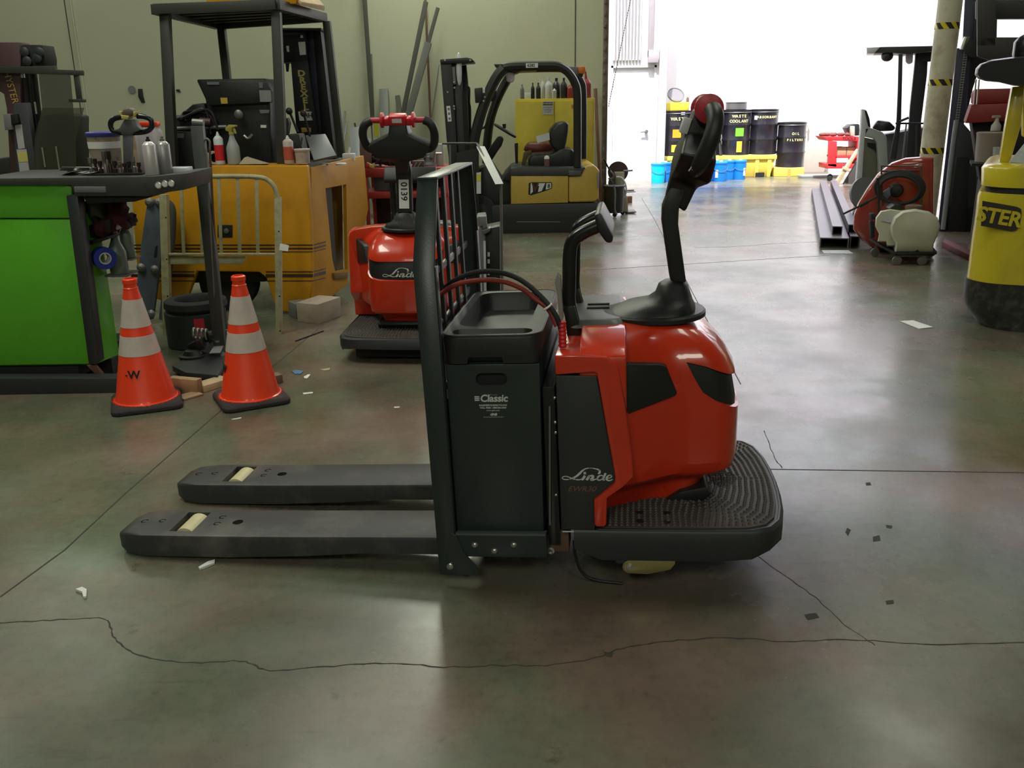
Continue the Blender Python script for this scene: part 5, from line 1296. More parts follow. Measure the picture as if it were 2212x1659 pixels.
T.part('strobe_lamp', B().prism(X4([(368, 215), (448, 218), (440, 295), (420, 312), (370, 300)], .1), .08, .25), mat('lamp_white', (.62, .60, .66), .4), .02)
T.part('mirror', B().prism(X4([(98, 358), (168, 350), (165, 482), (105, 485)], -.05), -.06, .04), BLKP, .012)
T.part('mirror_face', B().prism(X4([(168, 353), (188, 356), (188, 398), (168, 398)], -.05), -.05, .0), LGREY, .002)
T.part('mirror_arm', B().prism(X4([(160, 398), (215, 405), (190, 480), (165, 470)], -.03), -.05, .03), BLK, .004)
for u, v in ((188, 432), (176, 466)):
    q = T.px(*c4([(u, v)])[0], y=-.06); T.part('bolt', B().lathe((q.x, -.052, q.z), [(.012, 0), (.010, .01)], 10, ax=(0, -1, 0)), STEEL)
T.part('work_lamp', B().prism(X4([(235, 385), (262, 370), (290, 380), (288, 430), (262, 480), (238, 470)], .6), .55, .7), BLK, .015)
T.part('grab_rail', B().tube(bez([T.px(*q_, y=.5) for q_ in c4([(262, 470), (235, 560), (205, 650), (185, 690), (130, 706)])], 4), .016, 8), GB)
a, c = [T.px(*q_, y=.42) for q_ in c4([(275, 668), (445, 772)])]
ctr = (a+c)/2; R_ = (c-a).length/2; ax_ = (c-a).normalized(); n_ = ax_.cross(Vector((0, 1, 0))).normalized()
T.part('steering_wheel', B().tube([ctr+ax_*R_*math.cos(t_)+Vector((0, 1, 0))*R_*math.sin(t_) for t_ in [2*math.pi*k/28 for k in range(28)]], .016, 8, closed=True), BLKP)
T.part('wheel_spoke', B().bar(ctr-ax_*R_, ctr+ax_*R_, .03, .012), BLKP)
T.part('spinner_knob', B().cyl(T.px(*c4([(355, 700)])[0], y=.2), T.px(*c4([(352, 662)])[0], y=.2), .018, .024, n=12), BLKP)
T.part('steering_column', B().prism(X4([(178, 960), (225, 870), (290, 780), (320, 765), (350, 790), (330, 850), (300, 890), (240, 985)], .35), .33, .52), BLK, .02)
T.part('seat_back', B().prism(X4([(732, 770), (752, 710), (800, 660), (860, 640), (905, 655), (900, 730), (885, 820), (868, 890), (800, 900), (750, 850)], .25), .25, .7), BLKP, .04, seg=3)
T.part('seat_cushion', B().prism(X4([(560, 960), (600, 925), (760, 915), (850, 870), (940, 880), (975, 960), (970, 1035), (560, 1035)], .2), .2, .75), BLKP, .03, seg=3)
T.part('arm_rest', B().prism(X4([(520, 905), (585, 885), (590, 920), (560, 930), (530, 1010), (500, 1010)], .3), .3, .36), mat('olive_arm', (.09, .07, .03), .6), .006)
T.part('hood_latch', B().prism(X4([(440, 830), (470, 826), (470, 1000), (448, 1000)], .4), .4, .46), BLK, .006)
T.part('card_tag', B().prism(X4([(625, 768), (735, 736), (742, 798), (636, 824)], .22), .215, .222), LGREY)
# model emblem on the battery panel
y_ = -.007
T.part('emblem_plate', B().prism(X4([(562, 1166), (590, 1160), (756, 1160), (762, 1176), (760, 1212), (700, 1236), (580, 1272), (558, 1264)], y_), y_-.001, y_), BLK)
T.part('emblem_print', B().prism(X4([(578, 1168), (590, 1168), (598, 1240), (575, 1262)], y_), y_-.003, y_-.001), WHT)
T.part('emblem_print', B().prism(X4([(640, 1168), (702, 1168), (672, 1234), (640, 1244), (650, 1190), (636, 1192)], y_), y_-.003, y_-.001), WHT)
T.part('emblem_print', B().prism(X4([(712, 1168), (752, 1168), (754, 1208), (706, 1224)], y_), y_-.003, y_-.001), WHT)
q = T.px(*c4([(732, 1194)])[0], y=y_-.004); T.text('lettering', 'B', BLK, 38/3.95*mpp(T.M@q)*1.1, tuple(q), bold=.002, shear=.1)
q = T.px(*c4([(612, 1210)])[0], y=y_-.004); T.text('lettering', 'V', mat('maroon_print', (.10, .02, .02), .5), 90/3.95*mpp(T.M@q)*1.05, tuple(q), bold=.004, shear=.1)
# lift mast at its front
cm = zc(900, 120, 5.53)
def XM(pts, y=0): return T.xz(cm(pts), y)
T.part('mast_channel', B().prism(XM([(284, 92), (420, 90), (500, 1400), (640, 2600), (440, 2600), (395, 1340), (362, 1050)]), 0, .12), MAST, .006)
T.part('mast_rail', B().prism(XM([(424, 95), (520, 100), (620, 1340), (700, 2500), (640, 2500), (500, 1340)], .05), .05, .18), mat('rail_black', (.022, .022, .022), .4), .006)
T.part('mast_rail', B().prism(XM([(520, 118), (592, 112), (606, 260), (655, 950), (700, 1400), (760, 2400), (680, 2400), (610, 1340)], .45), .45, .6), MAST, .006)
T.part('mast_head', B().prism(XM([(278, 46), (330, 40), (600, 22), (650, 34), (686, 62), (682, 82), (540, 92), (284, 100)], -.02), -.02, .55), BLKP, .01)
T.part('lift_ram', B().cyl(T.px(*cm([(490, 300)])[0], y=.3), T.px(*cm([(590, 1340)])[0], y=.3), .05, n=14), BLKG)
q = T.px(*cm([(506, 165)])[0], y=.03)
T.part('pulley', B().ball(q, .035, .03, .19, 14), LGREY)
ch = B()
for k in range(26):
    a = cm([(440+k*.5, 140+k*8)])[0]; q = T.px(*a, y=.02); ch.box(q.x-.018, q.x+.018, q.y-.01, q.y+.01, q.z-.004, q.z+.004)
T.part('chain', ch, DSTEEL, kind='stuff')
for k in range(3):
    a, c = cm([(560+k*14, 420), (600+k*18, 1320)]); T.part('hose', B().tube([T.px(*a, y=.02), T.px(*c, y=.02)], .012, 8), BLKP)
T.part('hose_loop', B().tube(bez([T.px(*q_, y=.1) for q_ in cm([(605, 375), (630, 400), (628, 560), (640, 640), (640, 950)])], 4), .012, 8), BLK)
T.part('mast_label', B().prism(XM([(355, 605), (400, 601), (418, 784), (373, 790)], -.003), -.006, -.002), WHTP)
for k, v in enumerate((640, 695, 755)):
    T.part('label_print', B().prism(XM([(368+k*6, v-14), (394+k*6, v-16), (396+k*6, v+12), (371+k*6, v+14)], -.008), -.008, -.006), GREYP)
for u, v in ((447, 318), (452, 385), (447, 605), (450, 636), (370, 436), (338, 55), (640, 55)):
    q = T.px(*cm([(u, v)])[0], y=-.02); T.part('bolt', B().lathe((q.x, -.012 if u != 370 else -.0, q.z), [(.014, 0), (.010, .012)], 10, ax=(0, -1, 0)), STEEL)
T.part('warning_label', B().prism(XM([(714, 1420), (765, 1420), (762, 1500), (716, 1500)], -.08), -.084, -.08), mat('acid_yellow', (.60, .60, .06), .6), label='yellow label')
T.part('warning_label', B().prism(XM([(714, 1398), (768, 1398), (768, 1650), (716, 1650)], -.079), -.08, .0), LGREY, label='grey label strip')
q = T.px(1030, 700, y=-.08)
T.part('fork_carriage', B().prism(T.xz([(985, 330), (1034, 320), (1036, 500), (990, 500)], -.06), -.079, .0), BLK, .005)
# can and small can on its hood
zs = T.px(*c4([(710, 1030)])[0], y=.06).z
p = T.M @ Vector((T.px(*c4([(715, 1030)])[0], y=.06).x, .06, zs)); m_ = mpp(p)
t = Thing('spray_can', 'small dark pink-labelled can with white cap on the electric forklift hood', 'can', p)
t.part('can_body', B().lathe((0, 0, 0), [(5.8*m_, 0), (5.8*m_, 17*m_)], 16), mat('can_mauve', (.16, .07, .09), .5))
t.part('cap', B().lathe((0, 0, 0), [(5.6*m_, 17*m_), (5.4*m_, 21*m_), (2.5*m_, 24*m_)], 16), WHTP)

# ------------------------------------------------------------------ yellow safety cabinet and what stands on it
CY = 12.55
T = Thing('safety_cabinet', 'yellow two-door safety cabinet with a white notice behind the electric forklift', 'cabinet', (PY(1198, 300, CY).x, CY, 0), -4)
xa, xb = T.px(1114, 330, y=0).x, T.px(1283, 330, y=0).x; zt = T.px(1198, 213, y=0).z
T.part('cabinet_shell', B().box(xa, xb, .0, .42, .05, zt), YCAB, .006)
xm = (xa+xb)/2
for x0, x1 in ((xa+.02, xm-.003), (xm+.003, xb-.02)):
    d = T.part('door', B().box(x0, x1, -.025, .0, .10, zt-.03), YCAB, .004)
    T.part('handle', B().box(x1-.06 if x0 < xm-.1 else x0+.03, x1-.03 if x0 < xm-.1 else x0+.06, -.045, -.025, zt*.5, zt*.5+.12), DSTEEL, .003, parent=d)
T.part('plinth', B().box(xa+.02, xb-.02, .02, .40, 0, .05), BLK)
a, c = T.px(1172, 219, y=-.027), T.px(1195, 247, y=-.027)
n_ = T.part('notice', B().box(a.x, c.x, -.029, -.025, c.z, a.z), LGREY)
T.part('notice_header', B().box(a.x+.005, c.x-.005, -.031, -.029, a.z-.05, a.z-.01), MAROON, parent=n_)
T.text('lettering', 'WARNING', WHTP, .030, ((a.x+c.x)/2, -.0315, a.z-.03), parent=n_, bold=.0005)
for k, s_ in enumerate(('NO SMOKING', 'FLAMMABLE', 'STORAGE')):
    T.text('lettering', s_, BLK, .019, ((a.x+c.x)/2, -.0295, a.z-.08-.028*k), parent=n_)
a = T.px(1234, 226, y=-.027); T.part('reflector', B().box(a.x, a.x+.045, -.030, -.025, a.z-.05, a.z), mat('orange_sticker', (.50, .22, .03), .6))
def top(u, y): 
    return T.M @ Vector((T.px(u, 213, y=y).x, y, zt+.001))
CB = 'oil and cleaner bottles on the yellow cabinet'
for u, w_, h_, dy, mcol, lab in ((1128, 9, 30, .10, mat('pewter_bottle', (.16, .16, .14), .5), 'grey metal bottle at the left end of the yellow cabinet top'),
                                 (1151, 8, 33, .12, BLKP, 'slim black oil bottle left of its twin on the cabinet'),
                                 (1163, 10, 33, .12, BLKP, 'black oil bottle just left of the pale bottles on the cabinet'),
                                 (1173, 8, 45, .2, mat('pale_bottle', (.48, .50, .48), .4), 'tall narrow pale bottle on the cabinet'),
                                 (1185, 14, 43, .16, mat('pale_bottle', (.48, .50, .48), .4), 'wide silver-white bottle in the middle of the cabinet top'),
                                 (1202, 17, 42, .25, BLKP, 'broad black jug right of the wide silver-white bottle'),
                                 (1218, 14, 42, .16, BLKP, 'black oil bottle next to the red jug on the cabinet')):
    p = top(u, dy); m_ = mpp(p); bottle(lab, p, w_*m_/2, h_*m_, mcol, group=CB)
p = top(1197.5, .06); m_ = mpp(p); aerosol('spray_can', 'short white spray can at the front edge of the cabinet top', p, 4.6*m_, 21*m_, mat('pale_bottle', (.48, .50, .48), .4), WHTP)
p = top(1139.5, .10); m_ = mpp(p)
solo('small_box', 'small grey box between bottles at left of the cabinet top', 'box', B().box(-6.5*m_, 6.5*m_, -.04, .04, 0, 13*m_), LGREY, p, bevel=.003)
for u, w_, h_, lab in ((1236, 24, 38, 'squat dark red jug on the cabinet behind the guard leg'), (1266, 20, 54, 'dark red fuel can with raised spout at the right end of the cabinet')):
    p = top(u, .2); m_ = mpp(p)
    t = Thing('fuel_can', lab, 'fuel can', p)
    w2 = w_*m_/2
    t.part('can_body', B().loft([[(x, y, 0) for x, y in rrect(-w2, w2, -.09, .09, .03)], [(x, y, h_*.55*m_) for x, y in rrect(-w2, w2, -.09, .09, .03)], [(x, y, h_*.72*m_) for x, y in rrect(-w2*.5, w2*.5, -.04, .04, .02)]]), mat('fuel_red', (.22, .03, .03), .45), .004)
    t.part('spout', B().cyl((0, 0, h_*.68*m_), (-.01, 0, h_*m_), .02, .012, n=12), mat('fuel_red', (.22, .03, .03), .45))
p = PY(1172, 322, 12.2)
t = Thing('gas_cylinder', 'dark red gas cylinder lying behind the electric forklift seat', 'cylinder', EF.M @ Vector((EF.px(1165, 322, y=.7).x, .86, 0)))
zz2 = EF.px(1165, 322, y=.7).z
t.part('cylinder_shell', B().lathe((-.16, 0, zz2), [(.02, -.03), (.06, 0), (.085, .03), (.085, .32), (.06, .36), (.03, .37)], 20, ax=(1, 0, 0)), mat('oxblood', (.16, .03, .02), .45))
t.part('valve', B().lathe((-.2, 0, zz2), [(.02, 0), (.02, .05)], 10, ax=(1, 0, 0)), BRASS)
t.part('saddle', B().box(-.12, -.08, -.06, .06, zs, zz2).box(.08, .12, -.06, .06, zs, zz2), BLK)

# ------------------------------------------------------------------ hose reel cart by the doorway
cr = zc(1260, 340, 10.37)
T = Thing('hose_reel', 'brown hose reel disc on a cream pedestal stand by the doorway', 'hose reel', G(1345, 462))
q = T.px(*cr([(775, 322)])[0], y=.1); m_ = mpp(T.M@q)
T.part('reel_disc', B().lathe(q, [(.02, 0), (22*m_, 0), (22*m_, .02), (.02, .02)], 28, ax=(0, -1, 0)), mat('reel_brown', (.065, .035, .035), .6))
T.part('pedestal', B().prism(T.xz(cr([(700, 330), (920, 325), (920, 640), (1000, 1000), (1005, 1225), (880, 1270), (890, 700), (740, 600), (720, 400)]), 0), .0, .10), mat('pedestal_cream', (.42, .40, .30), .6), .005)
T.part('crank_bar', tb(T, cr([(900, 305), (1105, 292)]), .0, .012, 8, False), DSTEEL)
T.part('crank_bar', tb(T, cr([(930, 750), (1135, 735)]), .0, .012, 8, False), DSTEEL)
T.part('crank_bar', tb(T, cr([(960, 785), (1170, 768)]), .0, .006, 8, False), GREYP)
T.part('pull_handle', tb(T, cr([(465, 40), (560, 230), (620, 300)]), -.02, .012, 8), BLK)
T.part('hub_gear', B().prism(T.xz(cr([(560, 520), (720, 380), (730, 620), (560, 640)]), -.02), -.04, .0), mat('rusty_hub', (.12, .09, .06), .7), .01)
T.part('caster', B().prism(T.xz(cr([(935, 1220), (985, 1215), (985, 1340), (945, 1345)]), -.02), -.03, .0), BLK, .008)
T.part('foot_plank', B().prism(T.xz(cr([(1000, 1225), (1190, 1215), (1190, 1235), (1000, 1255)]), .0), .0, .3), mat('grey_plank', (.22, .20, .16), .8), .003)
for pts, m in (([(600, 300), (680, 400), (640, 480), (570, 470), (640, 540), (685, 640)], GREYP), ([(740, 440), (850, 455), (930, 560), (962, 700), (955, 800), (915, 900)], LGREY)):
    T.part('hose', tb(T, cr(pts), -.05, .012, 8), m)
T2_ = Thing('oil_drainer', 'black wheeled oil drain bucket with a grey hose beside the cream pedestal', 'oil drainer', G(1325, 466))
T = T2_; q = T.px(*cr([(675, 1290)])[0], y=-.1); m_ = mpp(T.M@q)
T.part('bucket', B().lathe((0, 0, .05), [(21.5*m_, 0), (22.5*m_, 52*m_), (24*m_, 53*m_), (24*m_, 57*m_), (21*m_, 58*m_)], 28), mat('bucket_black', (.02, .02, .02), .5))
T.part('hose', tb(T, cr([(690, 620), (712, 800), (706, 1100), (715, 1220), (760, 1280)]), -.18, .012, 8), GREYP)
for a in (30, 150, 270):
    T.part('caster', B().lathe((.16*math.cos(math.radians(a)), .16*math.sin(math.radians(a)), .03), [(.01, 0), (.03, .002), (.03, .02), (.01, .022)], 12, ax=(0, 1, 0)), BLK)
solo('wood_crate', 'small brown box on the floor behind the cream pedestal', 'box', B().box(-.04, .04, 0, .08, 0, .10), mat('small_brown', (.26, .13, .08), .7), G(1360, 438), bevel=.003)

# ------------------------------------------------------------------ drums, pails and spill pallets in the bright bay
cd = zc(1380, 180, 4.424)
def pp(u, v, Y): return PY(*cd([(u, v)])[0], Y)
DY = 19.15
SPY = 18.75
zp = pp(700, 692, DY-.3).z
x0, x1 = pp(262, 700, SPY).x, pp(1303, 700, SPY).x
T = Thing('spill_pallet', 'long yellow plastic spill pallet carrying four black drums', 'spill pallet', ((x0+x1)/2, SPY, 0)); hx_ = (x1-x0)/2
lo = [(-hx_*.94, .05), (hx_*.94, .05), (hx_*.94, 1.0), (-hx_*.94, 1.0)]; hi = [(-hx_, 0), (hx_, 0), (hx_, 1.05), (-hx_, 1.05)]
pal = T.part('pallet_body', B().loft([[(x, y, 0) for x, y in lo], [(x, y, zp-.08) for x, y in hi]]), mat('pallet_yellow', (.72, .58, .10), .5), .01)
T.part('pallet_rim', B().box(-hx_-.03, hx_+.03, -.03, 1.08, zp-.08, zp), mat('pallet_yellow', (.72, .58, .10), .5), .01)
for k in range(9):
    x = -hx_*.9+k*hx_*1.8/8
    T.part('rib', B().hull8([(x-.04, .0, 0), (x+.04, .0, 0), (x+.04, .06, 0), (x-.04, .06, 0)], [(x-.04, -.02, zp-.08), (x+.04, -.02, zp-.08), (x+.04, .06, zp-.08), (x-.04, .06, zp-.08)]), mat('pallet_yellow', (.72, .58, .10), .5), .01)
q = pp(1155, 875, SPY); T.part('fork_pocket', B().box(q.x-(x0+x1)/2-.09, q.x-(x0+x1)/2+.09, -.012, .1, .01, .09), BLK)
xs5, xe5 = pp(1292, 850, DY-.35).x, pp(1580, 850, DY-.35).x
T = Thing('spill_pallet', 'short low yellow spill pallet under the oil filter drum', 'spill pallet', ((xs5+xe5)/2, DY-.35, 0)); h5 = (xe5-xs5)/2
T.part('pallet_body', B().box(-h5, h5, 0, .7, 0, .17), mat('pallet_yellow', (.72, .58, .10), .5), .01)
T.part('fork_pocket', B().box(-.03, .03, -.01, .1, .0, .15), mat('pallet_shadow', (.45, .33, .07), .6))  # solid block, the pocket's shade put in as a darker pallet yellow
DRUMM = mat('drum_black', (.016, .014, .020), .3, coat=.3)
def drum(label, uc, Y, z, h=.88, r=.29, texts=(), stick=()):
    p = pp(uc, 600, Y); T = Thing('steel_drum', label, 'drum', (p.x, Y, z), group='black steel drums in the bright bay')
    pr = [(r*.94, 0), (r*.98, .005), (r*.98, .02), (r*.965, .03)]
    for k in (1, 2):
        zz = h*k/3; pr += [(r*.965, zz-.03), (r*1.0, zz-.01), (r*1.0, zz+.01), (r*.965, zz+.03)]
    pr += [(r*.965, h-.03), (r, h-.02), (r, h), (r*.93, h), (r*.92, h-.015)]
    T.part('drum_shell', B().lathe((0, 0, 0), pr, 36), DRUMM)
    T.part('rim_ring', B().tube([(r*.99*math.cos(a), r*.99*math.sin(a), h-.05) for a in [2*math.pi*k/36 for k in range(36)]], .008, 6, closed=True), DSTEEL)
    for s_, zf, sz in texts:
        for i, c_ in enumerate(s_):
            a = (i-(len(s_)-1)/2)*sz*.80/r
            t = T.text('lettering', c_, mat('stencil_yellow', (.75, .72, .35), .6), sz, (0, 0, 0), bold=.002, ext=.001)
            t.data.transform(Matrix.Rotation(a, 4, 'Z') @ Matrix.Translation((0, -r*.972, zf)))
    for a0_, w_, z0_, z1_, m in stick:
        n_ = 5; o1 = [(r*.978*math.sin(a0_+w_*k/n_), -r*.978*math.cos(a0_+w_*k/n_)) for k in range(n_+1)]
        i1 = [(r*.96*math.sin(a0_+w_*k/n_), -r*.96*math.cos(a0_+w_*k/n_)) for k in range(n_, -1, -1)]
        T.part('drum_label', B().prism(o1+i1, z0_, z1_, 'z'), m)
    return T
AMB = mat('label_amber', (.75, .36, .02), .5); LGR = mat('label_green', (.18, .62, .04), .5); LYL = mat('label_yellow', (.80, .62, .05), .5)
d1_ = drum('black steel drum stencilled WASTE with a yellow pan on top, nearest the door', 355, DY, zp, texts=(('WASTE', .72, .085),), stick=((-.45, .6, .36, .52, AMB), (-.5, .4, .08, .22, LYL), (.1, .3, .80, .86, LGREY)))
drum('black steel drum half hidden behind the tiller head', 640, DY, zp, stick=((-.15, .5, .10, .26, LYL),))
d3_ = drum('black steel drum stencilled WASTE COOLANT with a bright green label', 918, DY, zp, texts=(('WASTE', .755, .075), ('COOLANT', .66, .075)), stick=((-.25, .6, .37, .53, LGR), (-.12, .38, .06, .28, LYL)))
drum('black steel drum stencilled ABSORBANT right of the coolant drum', 1180, DY+.05, zp, texts=(('ABSORBANT', .73, .062),), stick=((-1.0, .25, .68, .76, LGREY),))
drum('black steel drum stencilled OIL FILTERS standing lower at the right', 1452, DY, .17, texts=(('OIL', .66, .065), ('FILTERS', .54, .065)))
p = Vector(d1_.M.translation)+Vector((0, 0, .881)); m_ = mpp(p)
t = Thing('drain_pan', 'yellow plastic pan on the leftmost drum', 'pan', p+Vector((-.02, 0, 0)))
t.part('pan_body', B().loft([[(x, y, 0) for x, y in rrect(-.22, .22, -.2, .2, .05)], [(x, y, .16) for x, y in rrect(-.23, .23, -.21, .21, .05)]]), mat('pan_yellow', (.82, .68, .06), .5), .008)
p2 = p+Vector((-.06, 0, .162))
t = Thing('drum_lid', 'tilted round pale grey lid leaning up on the yellow pan', 'lid', p2)
t.part('lid_disc', B().lathe((.02, .04, .125), [(.0, -.012), (.15, -.012), (.175, 0), (.175, .04), (.16, .045), (.15, .03), (.0, .02)], 28, ax=(.15, -.75, .65)), mat('lid_grey', (.16, .155, .15), .4))
t = Thing('oil_bottle', 'small dark bottle on the yellow pan right of the tilted lid', 'bottle', p+Vector((.20, 0, .162)))
t.part('bottle_body', B().lathe((0, 0, 0), [(.03, 0), (.03, .07), (.012, .10)], 14), RUST)
p = Vector(d3_.M.translation)+Vector((-.02, 0, .881))
t = Thing('cook_pot', 'shallow grey metal pot on the coolant drum', 'pot', p)
t.part('pot_body', B().lathe((0, 0, 0), [(.20, 0), (.21, .01), (.21, .13), (.22, .135), (.22, .145), (.20, .145), (.20, .02)], 28), mat('pot_grey', (.20, .20, .20), .35, metal=.5))
PB = mat('pail_cyan_blue', (.008, .22, .70), .4); 
for i, (uc, vt, vb, w_, lab) in enumerate(((185, 755, 940, 130, 'bright blue lidded pail at the far left beside the door'), (245, 735, 900, 110, 'blue pail behind the leftmost pail'), (545, 750, 938, 120, 'blue pail partly hidden by the tiller head'), (645, 750, 935, 130, 'blue pail directly right of the tiller head'), (775, 755, 940, 135, 'blue pail with a white side label, front row middle'), (735, 735, 905, 120, 'blue pail behind the front row, left'), (855, 735, 912, 110, 'blue pail behind the front row, right'), (960, 740, 917, 130, 'blue pail at the right end with a white barcode label'))):
    q = pp(uc, vb, 18.3 if vb > 920 else 18.55); g = G(*cd([(uc, vb)])[0]); g.y = min(g.y, 18.5); m_ = mpp(g)
    Y_ = {0: 17.84, 1: 18.07, 2: 17.70}.get(i, 18.0 if vb > 920 else 18.36)
    q = pp(uc, 800, Y_); m_ = mpp(q); r_ = .138; h_ = .37
    t = Thing('pail', lab, 'pail', (q.x, Y_, 0), group='blue lidded pails before the spill pallet')
    t.part('pail_body', B().lathe((0, 0, 0), [(r_*.88, 0), (r_*.9, .01), (r_*.98, h_*.86), (r_*1.02, h_*.87), (r_*1.02, h_*.90), (r_, h_*.91)], 26), PB if i != 0 else mat('pail_cyan', (.0, .55, .80), .4))
    t.part('lid', B().lathe((0, 0, 0), [(r_*1.05, h_*.91), (r_*1.05, h_*.97), (r_*.95, h_), (.02, h_)], 26), BLUE)
    t.part('spout_cap', B().lathe((.02, 0, h_), [(.03, 0), (.03, .02), (.02, .025)], 12), WHTP)
    t.part('handle', B().tube([(r_*1.04*math.cos(a), -abs(r_*1.06*math.sin(a)), h_*.78-.10*abs(math.sin(a))) for a in [math.pi*k/14 for k in range(15)]], .004, 6), DSTEEL)
    if i in (4, 7):
        a0_ = -.85 if i == 4 else .45
        t.part('pail_label', B().prism([(r_*.985*math.sin(a0_+.1*k), -r_*.985*math.cos(a0_+.1*k)) for k in range(5)]+[(r_*.93*math.sin(a0_+.1*k), -r_*.93*math.cos(a0_+.1*k)) for k in range(4, -1, -1)], h_*.2, h_*.6, 'z'), WHTP)
for (a, c), lab in zip((((745, 158), (770, 690)), ((772, 420), (778, 690))), ('long black pole leaning between the drums', 'thin black pole beside the long pole between drums')):
    p, q = pp(*a, 19.95), pp(*c, 18.72); d_ = q-p; q = p+d_*((p.z-.01)/-d_.z)
    # foot stands on the pallet rim
    f_ = pp(c[0]+8, 690, 18.80); f_.z = zp+.002
    solo('pole', lab, 'pole', B().cyl((0, 0, 0), p-f_, .025, n=10), BLK, f_)
T = Thing('shovel', 'long-handled square shovel leaning on the white wall', 'shovel', (pp(1625, 800, 19.8).x, 19.72, 0))
T.part('shaft', B().cyl(T.px(*cd([(1622, 440)])[0], y=.25), T.px(*cd([(1625, 770)])[0], y=.1), .016, n=10), mat('ash_handle', (.25, .20, .15), .6))
T.part('grip', B().tube([T.px(*q_, y=.26) for q_ in cd([(1622, 440), (1608, 405), (1640, 400), (1622, 440)])], .012, 8), mat('pale_grip', (.45, .42, .4), .6))
T.part('blade', B().prism(T.xz(cd([(1575, 762), (1600, 755), (1650, 755), (1678, 765), (1672, 860), (1582, 862)]), .06), .05, .08), mat('shovel_steel', (.16, .13, .11), .5), .01)
# red tool cart in the bay
T = Thing('tool_cart', 'bright red tool cart with cardboard boxes in the bright bay', 'tool cart', (pp(1935, 700, 17.6).x, 17.6, 0))
def xr_(pts, y=0): return T.xz(cd(pts), y)
CRED = mat('bay_red', (.62, .035, .04), .45)
T.part('top_tray', B().prism(xr_([(1765, 510), (2110, 510), (2110, 555), (1800, 548)]), 0, .5), CRED, .008)
T.part('side_leg', B().prism(xr_([(1815, 548), (1895, 555), (1890, 800), (1805, 790)]), 0, .04), CRED, .006)
T.part('side_leg', B().prism(xr_([(2090, 548), (2110, 555), (2110, 815), (2090, 815)]), 0, .5), CRED, .006)
T.part('side_leg', B().prism(xr_([(1815, 548), (1840, 548), (1835, 800), (1812, 800)], .46), .46, .5), CRED, .006)
T.part('middle_tray', B().prism(xr_([(1880, 695), (2100, 695), (2100, 715), (1880, 715)]), 0, .5), CRED, .005)
T.part('bottom_tray', B().prism(xr_([(1800, 770), (2105, 770), (2105, 815), (1800, 815)]), 0, .5), CRED, .006)
for u in (1830, 2080):
    for y in (.05, .45):
        q = T.px(*cd([(u, 840)])[0], y=y); T.part('caster', B().lathe((q.x, y-.02, .05), [(.02, 0), (.05, .004), (.05, .03), (.02, .034)], 14, ax=(0, 1, 0)), BLK)
q = T.px(*cd([(2010, 530)])[0], y=-.003); T.text('lettering', 'TOOLS', mat('dark_cherry', (.20, .01, .02), .6), 34/4.424*mpp(T.M@q)*1.2, tuple(q), bold=.004)
for pts, lab in (([(1895, 612), (1980, 612), (1980, 692), (1895, 692)], 'left cardboard box on the red bay cart shelf'), ([(1985, 615), (2060, 612), (2060, 692), (1985, 692)], 'cardboard box right of the other on the red bay cart shelf')):
    P_ = xr_(pts, .1); o_ = T.M@Vector((P_[3][0], .1, P_[3][1]+.004)); solo('cardboard_box', lab, 'box', B().box(0, P_[1][0]-P_[0][0], 0, .3, 0, P_[0][1]-P_[3][1]), BRISTLE, o_, bevel=.004)
for pts, lab, m in (([(1985, 430), (2030, 395), (2090, 388), (2110, 395), (2110, 500), (2020, 505)], 'black bucket on its side atop the red bay cart', BLKP), ([(2030, 410), (2065, 410), (2065, 505), (2025, 505)], 'cream bottle in front of the black bucket on the cart', mat('cream_b', (.55, .50, .38), .5))):
    y_ = .2 if m is BLKP else .05
    P_ = xr_(pts, y_); zb_ = min(p[1] for p in P_); 
    solo('bucket' if m is BLKP else 'bottle', lab, 'bucket' if m is BLKP else 'bottle', B().prism([(a, c-zb_+.0) for a, c in P_], 0, .25 if m is BLKP else .08), m, T.M@Vector((0, y_, T.px(*cd([(1900, 508)])[0], y=y_).z+.004)), bevel=.01)
random.seed(5)
b = B()
zt5 = T.px(*cd([(1900, 508)])[0], y=.1).z
for k in range(9):
    x = T.px(*cd([(1770+k*27, 500)])[0], y=.1).x; b.ball((x, random.uniform(.08, .3), zt5+.035), random.uniform(.04, .07), .05, .035, 10)
solo('rag_pile', 'row of dark red rags and gloves along the top of the bay cart', 'rags', b, mat('rag_maroon', (.16, .06, .05), .9, bump=.5, bscale=20), tuple(T.M.translation), kind='stuff')
solo('sheet_panel', 'dusty tan panel leaning against the wall left of the red bay cart', 'panel', B().prism([(-.38, 0), (.12, 0), (.30, .72), (.15, .95), (-.1, .85), (-.36, .45)], 0, .03), mat('dusty_tan', (.42, .37, .31), .85), Vector((pp(1720, 800, 19.7).x, 19.7, 0)), bevel=.004, rot=(math.radians(-8), 0, 0))
solo('floor_tray', 'flat pale metal tray on the bay floor beside the shovel', 'tray', B().loft([[(x, y, 0) for x, y in rrect(-.4, .4, -.1, .1, .05)], [(x, y, .05) for x, y in rrect(-.42, .42, -.12, .12, .05)]]), LGREY, Vector((pp(1710, 870, 18.6).x, 18.5, 0)), bevel=.004)

# ================================================================== right side
c5 = zc(1720, 60, 2.963)
def RT(name, label, cat, Y, u, rz=0): return Thing(name, label, cat, (PY(1720+u/2.963, 400, Y).x, Y, 0), rz)
